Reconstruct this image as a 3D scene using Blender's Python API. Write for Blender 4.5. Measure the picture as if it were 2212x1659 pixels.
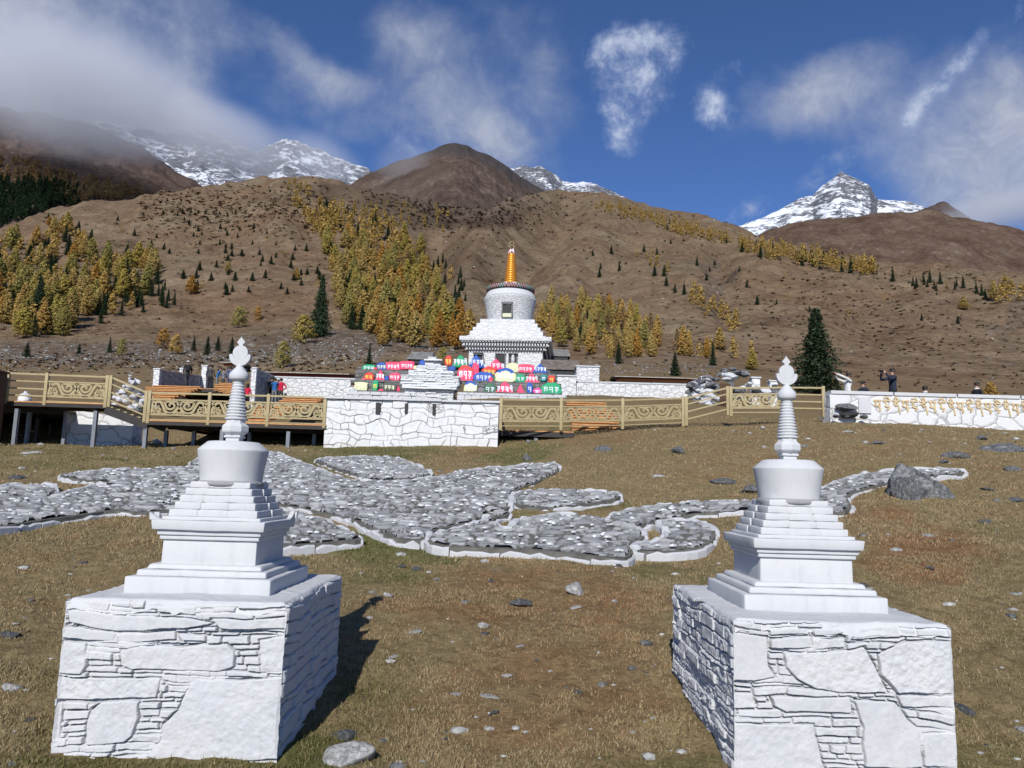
import bpy, bmesh, math, random
import numpy as np
from mathutils import Vector, Matrix, Quaternion
random.seed(7); RNG = np.random.default_rng(7)
scene = bpy.context.scene
for o in list(bpy.data.objects): bpy.data.objects.remove(o)
R = math.radians
# ---------------------------------------------------------------- camera
FPX, CX, CY = 1658.0, 1106.0, 829.5        # focal length and centre on a 2212 x 1659 sheet
PITCH, ROLL, CAMZ = R(7.5), R(1.6), 1.6
_f = Vector((0, math.cos(PITCH), math.sin(PITCH)))
_r0 = Vector((1, 0, 0)); _u0 = Vector((0, -math.sin(PITCH), math.cos(PITCH)))
CR = math.cos(ROLL)*_r0 + math.sin(ROLL)*_u0
CU = -math.sin(ROLL)*_r0 + math.cos(ROLL)*_u0
cam = bpy.data.objects.new('camera', bpy.data.cameras.new('camera'))
scene.collection.objects.link(cam); scene.camera = cam
m = Matrix((( CR.x, CU.x, -_f.x, 0), (CR.y, CU.y, -_f.y, 0), (CR.z, CU.z, -_f.z, CAMZ), (0, 0, 0, 1)))
cam.matrix_world = m
cam.data.sensor_fit = 'HORIZONTAL'; cam.data.sensor_width = 36.0; cam.data.lens = 36.0*FPX/2212
cam.data.clip_start = 0.1; cam.data.clip_end = 60000
def ray(px, py):
    return _f + CR*((px-CX)/FPX) + CU*((CY-py)/FPX)
def at(px, py, d):
    v = ray(px, py); v = v*(d/v.y)
    return Vector((v.x, v.y, v.z+CAMZ))
def proj(p):
    v = Vector(p)-Vector((0, 0, CAMZ)); k = v.dot(_f)
    return CX+FPX*v.dot(CR)/k, CY-FPX*v.dot(CU)/k
# ---------------------------------------------------------------- light
SUN_AZ, SUN_EL = R(10), R(34)               # the sun stands behind the viewer, a little to the left
sd = Vector((-math.sin(SUN_AZ)*math.cos(SUN_EL), -math.cos(SUN_AZ)*math.cos(SUN_EL), math.sin(SUN_EL)))
sun = bpy.data.objects.new('sun', bpy.data.lights.new('sun', 'SUN')); scene.collection.objects.link(sun)
sun.data.energy = 4.1; sun.data.angle = R(0.53); sun.data.color = (1.0, 0.965, 0.91)
sun.rotation_euler = sd.to_track_quat('Z', 'Y').to_euler()
scene.view_settings.view_transform = 'Standard'; scene.view_settings.look = 'None'
scene.view_settings.exposure = 0.22; scene.view_settings.gamma = 1.0
scene.cycles.max_bounces = 6; scene.cycles.diffuse_bounces = 3; scene.cycles.transparent_max_bounces = 12
scene.cycles.volume_bounces = 3; scene.cycles.volume_max_steps = 96; scene.cycles.volume_step_rate = 2.0
# ---------------------------------------------------------------- node helpers
class NT:
    def __init__(s, tree): s.t = tree; s.n = tree.nodes; s.l = tree.links; s.n.clear()
    def new(s, typ, props=None, **inp):
        nd = s.n.new(typ)
        for k, v in (props or {}).items(): setattr(nd, k, v)
        for k, v in inp.items():
            key = int(k[1:]) if k[0] == 'i' and k[1:].isdigit() else k.replace('_', ' ')
            s.put(nd, key, v)
        return nd
    def put(s, nd, key, v):
        sk = nd.inputs[key]
        if isinstance(v, bpy.types.NodeSocket): s.l.new(v, sk)
        elif isinstance(v, bpy.types.Node): s.l.new(v.outputs[0], sk)
        else: sk.default_value = v
    def math(s, op, a, b=None, clamp=False):
        nd = s.n.new('ShaderNodeMath'); nd.operation = op; nd.use_clamp = clamp
        s.put(nd, 0, a)
        if b is not None: s.put(nd, 1, b)
        return nd.outputs[0]
    def vmath(s, op, a, b=None):
        nd = s.n.new('ShaderNodeVectorMath'); nd.operation = op
        s.put(nd, 0, a)
        if b is not None: s.put(nd, 1 if op != 'SCALE' else 3, b)
        return nd.outputs[0] if op not in ('LENGTH', 'DOT_PRODUCT') else nd.outputs[1]
    def mapr(s, v, a, b, c=0.0, d=1.0, smooth=False):
        nd = s.n.new('ShaderNodeMapRange'); nd.clamp = True
        if smooth: nd.interpolation_type = 'SMOOTHSTEP'
        for i, x in enumerate((v, a, b, c, d)): s.put(nd, i, x)
        return nd.outputs[0]
    def mix(s, f, a, b, mode='MIX'):
        nd = s.n.new('ShaderNodeMix'); nd.data_type = 'RGBA'; nd.blend_type = mode
        s.put(nd, 0, f)
        for k, v in ((6, a), (7, b)):
            if isinstance(v, (tuple, list)): v = tuple(v)+(1,)*(4-len(v))
            s.put(nd, k, v)
        return nd.outputs[2]
    def noise(s, vec, scale, detail=4, rough=0.55, dist=0.0):
        nd = s.n.new('ShaderNodeTexNoise')
        if vec is not None: s.put(nd, 'Vector', vec)
        nd.inputs['Scale'].default_value = scale; nd.inputs['Detail'].default_value = detail
        nd.inputs['Roughness'].default_value = rough; nd.inputs['Distortion'].default_value = dist
        return nd.outputs[0]
    def ramp(s, v, stops):
        nd = s.n.new('ShaderNodeValToRGB'); cr = nd.color_ramp
        while len(cr.elements) < len(stops): cr.elements.new(0.5)
        for e, (p, c) in zip(cr.elements, stops): e.position = p; e.color = tuple(c)+(1,)*(4-len(c))
        s.put(nd, 0, v); return nd.outputs[0]
    def attr(s, name, out='Fac'):
        nd = s.n.new('ShaderNodeAttribute'); nd.attribute_name = name; return nd.outputs[out]
    def bump(s, h, strength=0.5, dist=0.02):
        nd = s.n.new('ShaderNodeBump'); s.put(nd, 'Height', h)
        nd.inputs['Strength'].default_value = strength; nd.inputs['Distance'].default_value = dist
        return nd.outputs[0]
# ---------------------------------------------------------------- world: sky with clouds
world = bpy.data.worlds.new('World'); scene.world = world; world.use_nodes = True
w = NT(world.node_tree)
BG = 0.085
sky = w.new('ShaderNodeTexSky', dict(sky_type='NISHITA', sun_disc=False, sun_elevation=SUN_EL, sun_rotation=math.pi+SUN_AZ,
            altitude=3600, air_density=1.0, dust_density=0.15, ozone_density=2.5))
tc = w.new('ShaderNodeTexCoord'); D = tc.outputs['Generated']
sep = w.new('ShaderNodeSeparateXYZ', Vector=D)
az = w.math('ARCTAN2', sep.outputs[0], sep.outputs[1]); el = w.math('ARCSINE', sep.outputs[2])
P2 = w.new('ShaderNodeCombineXYZ', X=az, Y=el).outputs[0]
def warped(scale, amp, detail):
    nz = w.n.new('ShaderNodeTexNoise'); w.put(nz, 'Vector', D); nz.inputs['Scale'].default_value = scale; nz.inputs['Detail'].default_value = detail
    v = w.vmath('SUBTRACT', nz.outputs['Color'], (0.5, 0.5, 0.5)); v = w.vmath('SCALE', v, amp)
    return w.vmath('ADD', P2, v)
def azel(px, py):
    v = ray(px, py); v.normalize(); return math.atan2(v.x, v.y), math.asin(v.z)
def blobs(lst, vec):
    tot = None
    for (px, py, rx, ry, rot, wt) in lst:
        a, e = azel(px, py); a1, _ = azel(px+rx, py); _, e1 = azel(px, py-ry)
        mp = w.n.new('ShaderNodeMapping'); mp.vector_type = 'TEXTURE'; w.put(mp, 0, vec)
        mp.inputs['Location'].default_value = (a, e, 0); mp.inputs['Rotation'].default_value = (0, 0, R(rot))
        mp.inputs['Scale'].default_value = (abs(a1-a), abs(e1-e), 1)
        v = w.mapr(w.vmath('LENGTH', mp.outputs[0]), 1.6, 0.0, 0, wt*.88, True)
        tot = v if tot is None else w.math('SUBTRACT', w.math('ADD', tot, v), w.math('MULTIPLY', tot, v))
    return tot
soft = [(60,40,300,330,10,.95),(120,220,330,190,-25,1.0),(-20,270,300,80,0,1.0),(350,190,120,150,-25,.62),(330,270,230,90,-10,1.0),
        (900,60,110,150,10,.55),(960,180,190,130,-30,.62),(690,150,130,55,-25,.62),(640,215,90,50,0,.3),(900,270,240,90,-15,.55),
        (1190,60,130,120,0,.38),(1230,230,120,120,0,.34),(720,300,130,50,0,.35),(560,60,160,90,0,.22),(1060,330,260,70,0,.32),
        (1800,215,170,85,0,.85),(1740,270,120,70,0,.55),(2170,210,130,120,35,.7),(2130,440,260,80,10,.95),(2020,370,150,70,15,.6),
        (1960,150,140,60,30,.3),(2240,330,130,110,0,.8),(1600,330,120,60,0,.15),(1500,40,300,80,0,.15),(1960,270,150,90,25,.55),(2090,330,160,80,10,.6),(1880,330,110,60,20,.45),(440,100,120,140,0,.3)]
crisp = [(1390,90,100,68,0,1.0),(1455,115,62,66,0,.9),(1300,120,60,70,0,.9),(1330,195,75,85,0,.85),(1410,190,62,70,0,.85),(1352,275,52,72,0,1.0),
         (1552,235,50,58,-15,.95),(1515,225,34,28,30,.7),(2010,205,34,66,-50,.8),(1985,240,42,46,0,.75),(2070,165,30,64,-45,.75),(2125,95,26,46,-30,.6),
         (2205,35,22,60,-10,.75),(1615,452,48,34,25,.75),(1565,472,56,22,20,.7),(880,300,70,60,-30,.45),(935,325,40,30,0,.4),(1605,165,44,40,0,.6),
         (1760,400,66,40,35,.6),(1830,365,56,28,20,.65),(1895,330,24,52,-30,.65),(1130,170,60,70,0,.35),(770,165,60,50,0,.3),(1960,300,30,80,-35,.35)]
fbS = w.noise(D, 7.0, 9, 0.58, 0.15); fbC = w.noise(D, 20.0, 12, 0.68, 0.15); fbF = w.noise(D, 26.0, 9, 0.66, 0.8)
ms = blobs(soft, warped(5.0, 0.14, 5)); mc = blobs(crisp, warped(9.0, 0.07, 8))
dS = w.math('MULTIPLY', w.mapr(w.math('ADD', ms, w.math('MULTIPLY', w.math('SUBTRACT', fbS, 0.5), 1.5)), 0.10, 1.0, 0, 1, True), 0.92)
dC = w.math('ADD', mc, w.math('MULTIPLY', w.math('SUBTRACT', fbC, 0.5), 2.3))
dC = w.math('MULTIPLY', w.mapr(dC, 0.26, 1.25, 0, 0.95, True), w.mapr(mc, 0.06, 0.34, 0, 1, True))
skyc = w.mix(1.0, sky.outputs[0], (0.76, 0.97, 1.30), 'MULTIPLY')
k = 1.0/BG
def cc(r, g, b): return (r*k, g*k, b*k)
colS = w.mix(w.mapr(fbF, 0.3, 0.7), cc(0.26, 0.30, 0.42), cc(0.45, 0.48, 0.56))
colC = w.mix(w.mapr(dC, 0.35, 1.25), cc(0.26, 0.33, 0.52), cc(0.62, 0.67, 0.77))
c1 = w.mix(dS, skyc, colS); c2 = w.mix(dC, c1, colC)
bg = w.new('ShaderNodeBackground', Color=c2); bg.inputs['Strength'].default_value = BG
out = w.new('ShaderNodeOutputWorld', Surface=bg)
# ---------------------------------------------------------------- object helpers
COL = scene.collection
def tag(o, label=None, cat=None, group=None, kind=None):
    if label: o['label'] = label
    if cat: o['category'] = cat
    if group: o['group'] = group
    if kind: o['kind'] = kind
    return o
def thing(name, label, cat, loc=(0, 0, 0), rz=0.0, group=None):
    o = bpy.data.objects.new(name, None); COL.objects.link(o)
    o.empty_display_size = 0.1
    o.location = loc; o.rotation_euler = (0, 0, rz)
    return tag(o, label, cat, group)
def link(name, me, parent=None, mat=None):
    o = bpy.data.objects.new(name, me); COL.objects.link(o)
    if mat is not None and len(me.materials) == 0: me.materials.append(mat)
    if parent is not None: o.parent = parent
    return o
def clone(o, parent=None):
    c = o.copy(); COL.objects.link(c)
    if parent is not None: c.parent = parent
    for ch in list(o.children): clone(ch, c)
    return c
class MB:
    """collects geometry for ONE mesh object"""
    def __init__(s): s.v = []; s.f = []; s.mi = []; s.sm = []
    def add(s, vs, fs, mi=0, smooth=False):
        b = len(s.v); s.v += [tuple(p) for p in vs]
        for f in fs: s.f.append([b+i for i in f]); s.mi.append(mi); s.sm.append(smooth)
    def box(s, c, size, M=None, mi=0, taper=1.0):
        x, y, z = size[0]/2, size[1]/2, size[2]/2
        vs = [(-x,-y,-z),(x,-y,-z),(x,y,-z),(-x,y,-z),(-x*taper,-y*taper,z),(x*taper,-y*taper,z),(x*taper,y*taper,z),(-x*taper,y*taper,z)]
        vs = [Vector(v) for v in vs]
        if M is not None: vs = [M @ v for v in vs]
        vs = [v+Vector(c) for v in vs]
        s.add(vs, [(3,2,1,0),(4,5,6,7),(0,1,5,4),(1,2,6,5),(2,3,7,6),(3,0,4,7)], mi)
    def bar(s, a, b, wd, h, mi=0, up=Vector((0, 0, 1))):
        a = Vector(a); b = Vector(b); t = (b-a); L = t.length
        if L < 1e-6: return
        t.normalize()
        sx = t.cross(up)
        if sx.length < 1e-3: sx = t.cross(Vector((0, 1, 0)))
        sx.normalize(); uz = sx.cross(t)
        vs = []
        for p in (a, b):
            for (i, j) in ((-1,-1),(1,-1),(1,1),(-1,1)): vs.append(p+sx*(wd/2*i)+uz*(h/2*j))
        s.add(vs, [(0,1,2,3),(7,6,5,4),(4,5,1,0),(5,6,2,1),(6,7,3,2),(7,4,0,3)], mi)
    def lathe(s, prof, c=(0, 0, 0), n=32, mi=0, smooth=True, cap=True):
        vs = []; fs = []
        for (r, z) in prof:
            for i in range(n):
                a = 2*math.pi*i/n; vs.append((c[0]+r*math.cos(a), c[1]+r*math.sin(a), c[2]+z))
        for k_ in range(len(prof)-1):
            for i in range(n):
                j = (i+1) % n; fs.append((k_*n+i, k_*n+j, (k_+1)*n+j, (k_+1)*n+i))
        if cap: fs.append(tuple(reversed(range(n)))); fs.append(tuple(range((len(prof)-1)*n, len(prof)*n)))
        s.add(vs, fs, mi, smooth)
    def tube(s, pts, rad, n=8, mi=0):
        vs = []; fs = []; pts = [Vector(p) for p in pts]
        rads = rad if isinstance(rad, (list, tuple)) else [rad]*len(pts)
        for i, p in enumerate(pts):
            t = (pts[min(i+1, len(pts)-1)]-pts[max(i-1, 0)]).normalized()
            a = t.cross(Vector((0.01, 0.02, 1))); a = a.normalized() if a.length > 0.05 else t.cross(Vector((1, 0, 0))).normalized()
            b = t.cross(a)
            for j in range(n):
                q = 2*math.pi*j/n; vs.append(p+(a*math.cos(q)+b*math.sin(q))*rads[i])
        for i in range(len(pts)-1):
            for j in range(n):
                k_ = (j+1) % n; fs.append((i*n+j, i*n+k_, (i+1)*n+k_, (i+1)*n+j))
        fs.append(tuple(reversed(range(n)))); fs.append(tuple(range((len(pts)-1)*n, len(pts)*n)))
        s.add(vs, fs, mi, True)
    def prism(s, poly, mfun, t, mi=0, mi_side=None):
        """poly: 2-D outline, mfun maps (x, y, depth) to 3-D; thickness t"""
        n = len(poly); vs = [mfun(x, y, 0) for x, y in poly]+[mfun(x, y, t) for x, y in poly]
        s.add(vs, [tuple(range(n)), tuple(reversed(range(n, 2*n)))], mi)
        b = len(s.v)-2*n
        for i in range(n):
            j = (i+1) % n; s.f.append([b+i, b+n+i, b+n+j, b+j]); s.mi.append(mi if mi_side is None else mi_side); s.sm.append(False)
    def mesh(s, name, mats):
        me = bpy.data.meshes.new(name); me.from_pydata(s.v, [], s.f)
        for m_ in (mats if isinstance(mats, (list, tuple)) else [mats]): me.materials.append(m_)
        me.polygons.foreach_set('material_index', s.mi); me.polygons.foreach_set('use_smooth', s.sm)
        me.update(); return me
    def build(s, name, mats, parent=None, fix=False):
        me = s.mesh(name, mats)
        if fix:
            bm = bmesh.new(); bm.from_mesh(me); bmesh.ops.recalc_face_normals(bm, faces=bm.faces); bm.to_mesh(me); bm.free()
        return link(name, me, parent)
def fast_mesh(name, V, F, mats, smooth=False, mi=None):
    """V (n,3) array, F (m,k) array with k fixed"""
    me = bpy.data.meshes.new(name); V = np.asarray(V, np.float32); F = np.asarray(F, np.int32)
    me.vertices.add(len(V)); me.vertices.foreach_set('co', V.ravel())
    me.loops.add(F.size); me.loops.foreach_set('vertex_index', F.ravel())
    me.polygons.add(len(F)); me.polygons.foreach_set('loop_start', np.arange(0, F.size, F.shape[1], dtype=np.int32))
    me.polygons.foreach_set('loop_total', np.full(len(F), F.shape[1], np.int32))
    if smooth: me.polygons.foreach_set('use_smooth', np.ones(len(F), bool))
    if mi is not None: me.polygons.foreach_set('material_index', np.asarray(mi, np.int32))
    for m_ in (mats if isinstance(mats, (list, tuple)) else [mats]): me.materials.append(m_)
    me.update(calc_edges=True); me.validate(); return me
def grid_faces(nr, nc):
    a = (np.arange(nr-1)[:, None]*nc+np.arange(nc-1)[None, :]).ravel()
    return np.stack([a, a+1, a+nc+1, a+nc], 1)
def add_attr(me, name, vals):
    at_ = me.attributes.new(name, 'FLOAT', 'POINT'); at_.data.foreach_set('value', np.asarray(vals, np.float32).ravel())
# ---------------------------------------------------------------- numpy noise
_PERM = np.random.default_rng(3).random(65536)
def _h(i, j, s): return _PERM[((i*374761393+j*668265263+s*1274126177) & 0x7fffffff) % 65536]
def vnoise(x, y, s=0):
    x = np.asarray(x, float); y = np.asarray(y, float)
    xi = np.floor(x).astype(np.int64); yi = np.floor(y).astype(np.int64); fx = x-xi; fy = y-yi
    fx = fx*fx*(3-2*fx); fy = fy*fy*(3-2*fy)
    a = _h(xi, yi, s)*(1-fx)+_h(xi+1, yi, s)*fx; b = _h(xi, yi+1, s)*(1-fx)+_h(xi+1, yi+1, s)*fx
    return a*(1-fy)+b*fy
def fbm(x, y, oct=5, s=0, g=0.5):
    t = 0; a = 1; n = 0
    for o in range(oct): t = t+a*(vnoise(x*2**o+o*17.3, y*2**o-o*9.1, s+o)-0.5); n += a; a *= g
    return t/n*2
def ridged(x, y, oct=5, s=0, g=0.5):
    t = 0; a = 1; n = 0
    for o in range(oct): t = t+a*(1-np.abs(2*vnoise(x*2**o+o*5.3, y*2**o+o*3.1, s+o)-1)); n += a; a *= g
    return t/n
# ---------------------------------------------------------------- material helpers
def mat(name):
    m_ = bpy.data.materials.new(name); m_.use_nodes = True; return m_, NT(m_.node_tree)
def finish(nt, color, rough=0.8, normal=None, spec=0.3, metal=0.0, **kw):
    b = nt.n.new('ShaderNodeBsdfPrincipled')
    if isinstance(color, (tuple, list)): color = tuple(color)+(1,)*(4-len(color))
    nt.put(b, 'Base Color', color); nt.put(b, 'Roughness', rough); nt.put(b, 'Metallic', metal)
    nt.put(b, 'Specular IOR Level', spec)
    if normal is not None: nt.put(b, 'Normal', normal)
    for k_, v in kw.items(): nt.put(b, k_.replace('_', ' '), v)
    o = nt.n.new('ShaderNodeOutputMaterial'); nt.l.new(b.outputs[0], o.inputs[0]); return b
def simple(name, col, var=0.12, scale=8.0, rough=0.75, bumpd=0.004, col2=None, spec=0.3, metal=0.0, detail=5):
    m_, t = mat(name); c = t.new('ShaderNodeTexCoord').outputs['Object']
    n1 = t.noise(c, scale, detail, 0.6); n2 = t.noise(c, scale*5, 4, 0.6)
    a = tuple(max(0, x*(1-var)) for x in col); b = tuple(min(1, x*(1+var)) for x in col) if col2 is None else col2
    cc_ = t.mix(t.mapr(n1, 0.3, 0.7), a, b)
    finish(t, cc_, rough, t.bump(t.math('ADD', n1, t.math('MULTIPLY', n2, 0.5)), 0.5, bumpd), spec, metal)
    return m_
def whitewash(name, base=0.72, grime=0.35, scale=3.0, bumpd=0.012):
    """lime-washed plaster / stone: chalky white with faint blue-grey stains and chips"""
    m_, t = mat(name); c = t.new('ShaderNodeTexCoord').outputs['Object']
    n1 = t.noise(c, scale, 6, 0.6, 0.4); n2 = t.noise(c, scale*9, 6, 0.65); n3 = t.noise(c, scale*30, 4, 0.6)
    col = t.mix(t.mapr(n1, 0.35, 0.75), (base*.90, base*.915, base*.935), (base, base, base*.99))
    mp = t.n.new('ShaderNodeMapping'); t.put(mp, 0, c); mp.inputs['Scale'].default_value = (1, 1, .22)
    dr = t.noise(mp.outputs[0], scale*5, 5, .65, .3); col = t.mix(t.mapr(dr, .52, .75, 0, .38), col, (base*.70, base*.71, base*.72))
    st = t.math('MULTIPLY', t.mapr(n2, 0.62, 0.78), t.mapr(n1, 0.55, 0.7))
    col = t.mix(t.math('MULTIPLY', st, grime), col, (base*.55, base*.56, base*.58))
    chip = t.mapr(t.noise(c, scale*14, 3, 0.5), 0.77, 0.80)
    col = t.mix(t.math('MULTIPLY', chip, grime), col, (0.3, 0.3, 0.29))
    h = t.math('ADD', t.math('MULTIPLY', n1, 0.5), t.math('ADD', t.math('MULTIPLY', n2, 0.5), t.math('MULTIPLY', n3, 0.25)))
    finish(t, col, 0.85, t.bump(h, 0.45, bumpd), 0.2)
    return m_
# ================================================================ ground and hills
def nproj(X, Y, Z):
    Z = Z-CAMZ
    k_ = X*_f.x+Y*_f.y+Z*_f.z; k_ = np.where(k_ > 1e-3, k_, 1e-3)
    return CX+FPX*(X*CR.x+Y*CR.y+Z*CR.z)/k_, CY-FPX*(X*CU.x+Y*CU.y+Z*CU.z)/k_
PXS = [-500, 0, 400, 750, 1106, 1500, 1850, 2212, 2700]
def zrow(d, zs):
    """heights below are relative to the eye (1.6 m up)"""
    return [((px-CX)/FPX*1.0, d, z+CAMZ) for px, z in zip(PXS, zs)]
def yrow(d, ys, pxs=PXS):
    r = []
    for i, (px, y) in enumerate(zip(pxs, ys)):
        dd = d[i] if isinstance(d, (list, tuple)) else d
        p = at(px, y, dd); r.append((p.x/p.y, dd, p.z))
    return r
RPX = [-500,-200,0,60,150,300,430,560,640,690,730,770,850,950,1040,1120,1190,1240,1300,1350,1400,1450,1500,1560,1590,1640,1700,1760,1800,1870,1950,2050,2120,2212,2400,2700]
RY  = [560,520,497,480,462,432,418,402,394,390,396,410,436,456,462,446,430,432,440,450,461,476,490,505,513,532,546,556,566,578,590,606,618,630,660,690]
RD  = [900,900,900,900,920,950,980,1000,1000,1000,1020,1050,1100,1150,1150,1120,1080,1060,1040,1020,1000,980,940,900,880,840,800,770,750,720,690,660,640,620,580,560]
ROWS = [
 zrow(1.0, [-1.62]*9), zrow(3.0, [-1.55,-1.57,-1.58,-1.58,-1.60,-1.57,-1.54,-1.54,-1.5]),
 zrow(4.6, [-1.45,-1.48,-1.50,-1.50,-1.56,-1.52,-1.50,-1.50,-1.45]),
 zrow(8, [-1.1,-1.15,-1.17,-1.2,-1.2,-1.12,-1.0,-.95,-.9]),
 zrow(11, [-.72,-.76,-.84,-.90,-.88,-.78,-.58,-.48,-.4]),
 zrow(16, [-.15,-.20,-.24,-.20,-.13,.05,.42,.55,.6]),
 zrow(20, [.2,.2,.25,.3,.36,.78,1.2,1.4,1.5]),
 zrow(25, [.65,.68,.78,.88,.98,1.65,2.15,2.0,1.9]),
 zrow(28, [.9,.95,1.05,1.12,1.3,2.1,2.68,2.45,2.4]),
 zrow(33, [1.2,1.25,1.45,1.9,2.9,2.95,3.1,3.1,3.1]),
 zrow(40, [2.6,2.7,3.0,3.6,4.5,4.45,4.2,4.1,4.0]),
 zrow(55, [4.9,4.8,4.5,5.7,6.5,6.4,6.0,5.8,5.6]),
 yrow(80, [800,796,793,790,795,800,832,846,850]),
 yrow(120, [768,762,752,748,758,768,800,818,825]),
 yrow(200, [726,720,722,722,728,728,742,768,780]),
 yrow(400, [630,622,636,652,640,636,662,690,700]),
 yrow(620, [572,556,538,528,560,572,600,631,660]),
 yrow(RD, RY, RPX),
 [(u, d*1.25, z-d*0.10) for (u, d, z) in yrow(RD, RY, RPX)],
 [(u, d*1.9, z-d*0.30) for (u, d, z) in yrow(RD, RY, RPX)],
]
UT = np.linspace(-1.15, 1.15, 700)
_D = np.array([[np.interp(UT, [q[0] for q in row], [q[1] for q in row])] for row in ROWS])[:, 0]
_Z = np.array([[np.interp(UT, [q[0] for q in row], [q[2] for q in row])] for row in ROWS])[:, 0]
# smooth across columns
_k = np.exp(-np.linspace(-2, 2, 21)**2); _k /= _k.sum()
def _sm(a, w_):
    p = np.pad(a, (w_, w_), 'edge'); return np.convolve(p, _k, 'same')[w_:-w_]
for i in range(len(ROWS)-3): _Z[i] = _sm(_Z[i], 30)
NL = 1400
LD = np.linspace(math.log(1.0), math.log(1800), NL)
TAB = np.zeros((NL, len(UT)))
for j in range(len(UT)):
    TAB[:, j] = np.interp(LD, np.log(_D[:, j]), _Z[:, j])
_k2 = np.exp(-np.linspace(-2, 2, 61)**2); _k2 /= _k2.sum()
for j in range(len(UT)):
    c_ = TAB[:, j]; p_ = np.concatenate([np.full(30, c_[0]), c_, np.full(30, c_[-1])])
    s_ = np.convolve(p_, _k2, 'same')[30:-30]
    wgt = 1-np.clip((LD-math.log(_D[-3, j])+0.16)/0.12, 0, 1)*np.clip((math.log(_D[-3, j])+0.18-LD)/0.12, 0, 1)*0.8
    TAB[:, j] = s_*wgt+c_*(1-wgt)
def base_h(X, Y):
    X = np.asarray(X, float); Y = np.asarray(Y, float); Yc = np.maximum(Y, 1.0)
    u = np.clip(X/Yc, UT[0], UT[-1]); l = np.clip(np.log(Yc), LD[0], LD[-1])
    fi = (l-LD[0])/(LD[1]-LD[0]); fj = (u-UT[0])/(UT[1]-UT[0])
    i = np.clip(fi.astype(int), 0, NL-2); j = np.clip(fj.astype(int), 0, len(UT)-2); a = fi-i; b = fj-j
    return (TAB[i, j]*(1-a)+TAB[i+1, j]*a)*(1-b)+(TAB[i, j+1]*(1-a)+TAB[i+1, j+1]*a)*b
PATHS = []
def relief_paths(X, d):
    u = X/d; l = np.log(d); t_ = np.zeros(np.shape(u))
    for (ls, us_, A, w_) in PATHS:
        uc = np.interp(l, ls, us_); win = np.clip((l-ls[0]+.12)/.3, 0, 1)*np.clip((ls[-1]+.10-l)/.22, 0, 1)
        t_ = t_+A*d/1000*np.exp(-((u-uc)/w_)**2)*win
    return t_
def ground_h(X, Y):
    X = np.asarray(X, float); Y = np.asarray(Y, float)
    z = base_h(X, Y); d = np.maximum(Y, 1.0)
    near = np.clip(1-(d-25)/40, 0, 1)
    flat = np.clip(((X+1.75)**2+(Y-4.9)**2-0.9)/2.5, 0, 1)*np.clip(((X-1.75)**2+(Y-4.9)**2-0.9)/2.5, 0, 1)
    z = z+near*(fbm(X*0.45, Y*0.45, 4, 1)*0.10*np.clip(d/9, 0.3, 1)*(0.3+0.7*flat)+fbm(X*2.2, Y*2.2, 3, 5)*0.035+fbm(X*9, Y*9, 3, 6)*0.018*np.clip(1.6-d/14, 0, 1))
    mid = np.clip((d-18)/20, 0, 1)*np.clip(1-(d-120)/200, 0, 1)
    z = z+mid*(fbm(X*0.16, Y*0.16, 4, 11)*0.30)
    if PATHS: z = z+relief_paths(X, d)
    far = np.clip((d-70)/160, 0, 1); far2 = np.clip((d-180)/300, 0, 1)
    # rills and gullies running down the slope, leaning left towards the valley
    s_ = X*0.9+Y*0.35; t_ = Y
    g1 = ridged(s_/150, t_/520, 4, 21)-0.5; g2 = ridged(s_/42, t_/170, 4, 33)-0.5
    far3 = np.clip((d-140)/200, 0, 1)*np.clip((1300-d)/300, 0, 1)
    g3 = ridged(s_/75, t_/330, 4, 57)-0.5
    z = z+far2*g1*34+far3*g3*17+far*g2*7+far*fbm(X/28, Y/28, 5, 41)*4.5+np.clip((d-55)/60, 0, 1)*fbm(X/9, Y/9, 4, 45)*1.1
    return z
_lg = np.exp(np.linspace(math.log(2.5), math.log(1750), 420))
def ghit(px, py, dmin=2.5):
    """the spot of ground seen at a point of the photo"""
    v = ray(px, py); X = v.x/v.y*_lg; Z = v.z/v.y*_lg+CAMZ
    h = ground_h(X, _lg); below = (Z < h) & (_lg > dmin)
    if not below.any(): return None
    i = int(np.argmax(below)); lo, hi = (_lg[i-1] if i else dmin), _lg[i]
    ds = np.linspace(lo, hi, 12); hh = ground_h(v.x/v.y*ds, ds); zz = v.z/v.y*ds+CAMZ; b2 = zz <= hh
    d = ds[int(np.argmax(b2))] if b2.any() else hi
    x = v.x/v.y*d; return Vector((x, d, float(ground_h(x, d))))
def base_spot(px, py):
    v = ray(px, py); X = v.x/v.y*_lg; below = v.z/v.y*_lg+CAMZ < base_h(X, _lg); i = int(np.argmax(below)) if below.any() else len(_lg)-1
    return v.x/v.y, math.log(_lg[i])
_pl = []
for pts_, A, w_ in (([(1190,446),(1120,492),(1060,545),(1010,605),(992,672)], 34, .032), ([(1010,468),(955,505),(930,560),(938,620),(962,684)], -26, .028), ([(1562,535),(1545,600),(1562,670),(1622,742)], -14, .020),
        ([(690,402),(640,452),(600,560),(560,680)], 15, .055), ([(668,408),(740,480),(800,560),(835,640),(880,720)], -15, .040), ([(1700,560),(1610,640),(1500,705)], 13, .035), ([(1330,452),(1290,520),(1250,600),(1210,660)], 14, .03),
        ([(1250,450),(1200,520),(1150,600),(1110,660)], -12, .022), ([(1950,600),(1900,680),(1800,760)], -9, .03), ([(330,440),(300,520),(330,600),(420,690)], -9, .035)):
    q = sorted((base_spot(a, c_) for a, c_ in pts_), key=lambda s: s[1]); _pl.append(([s[1] for s in q], [s[0] for s in q], A, w_))
PATHS += _pl
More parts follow.
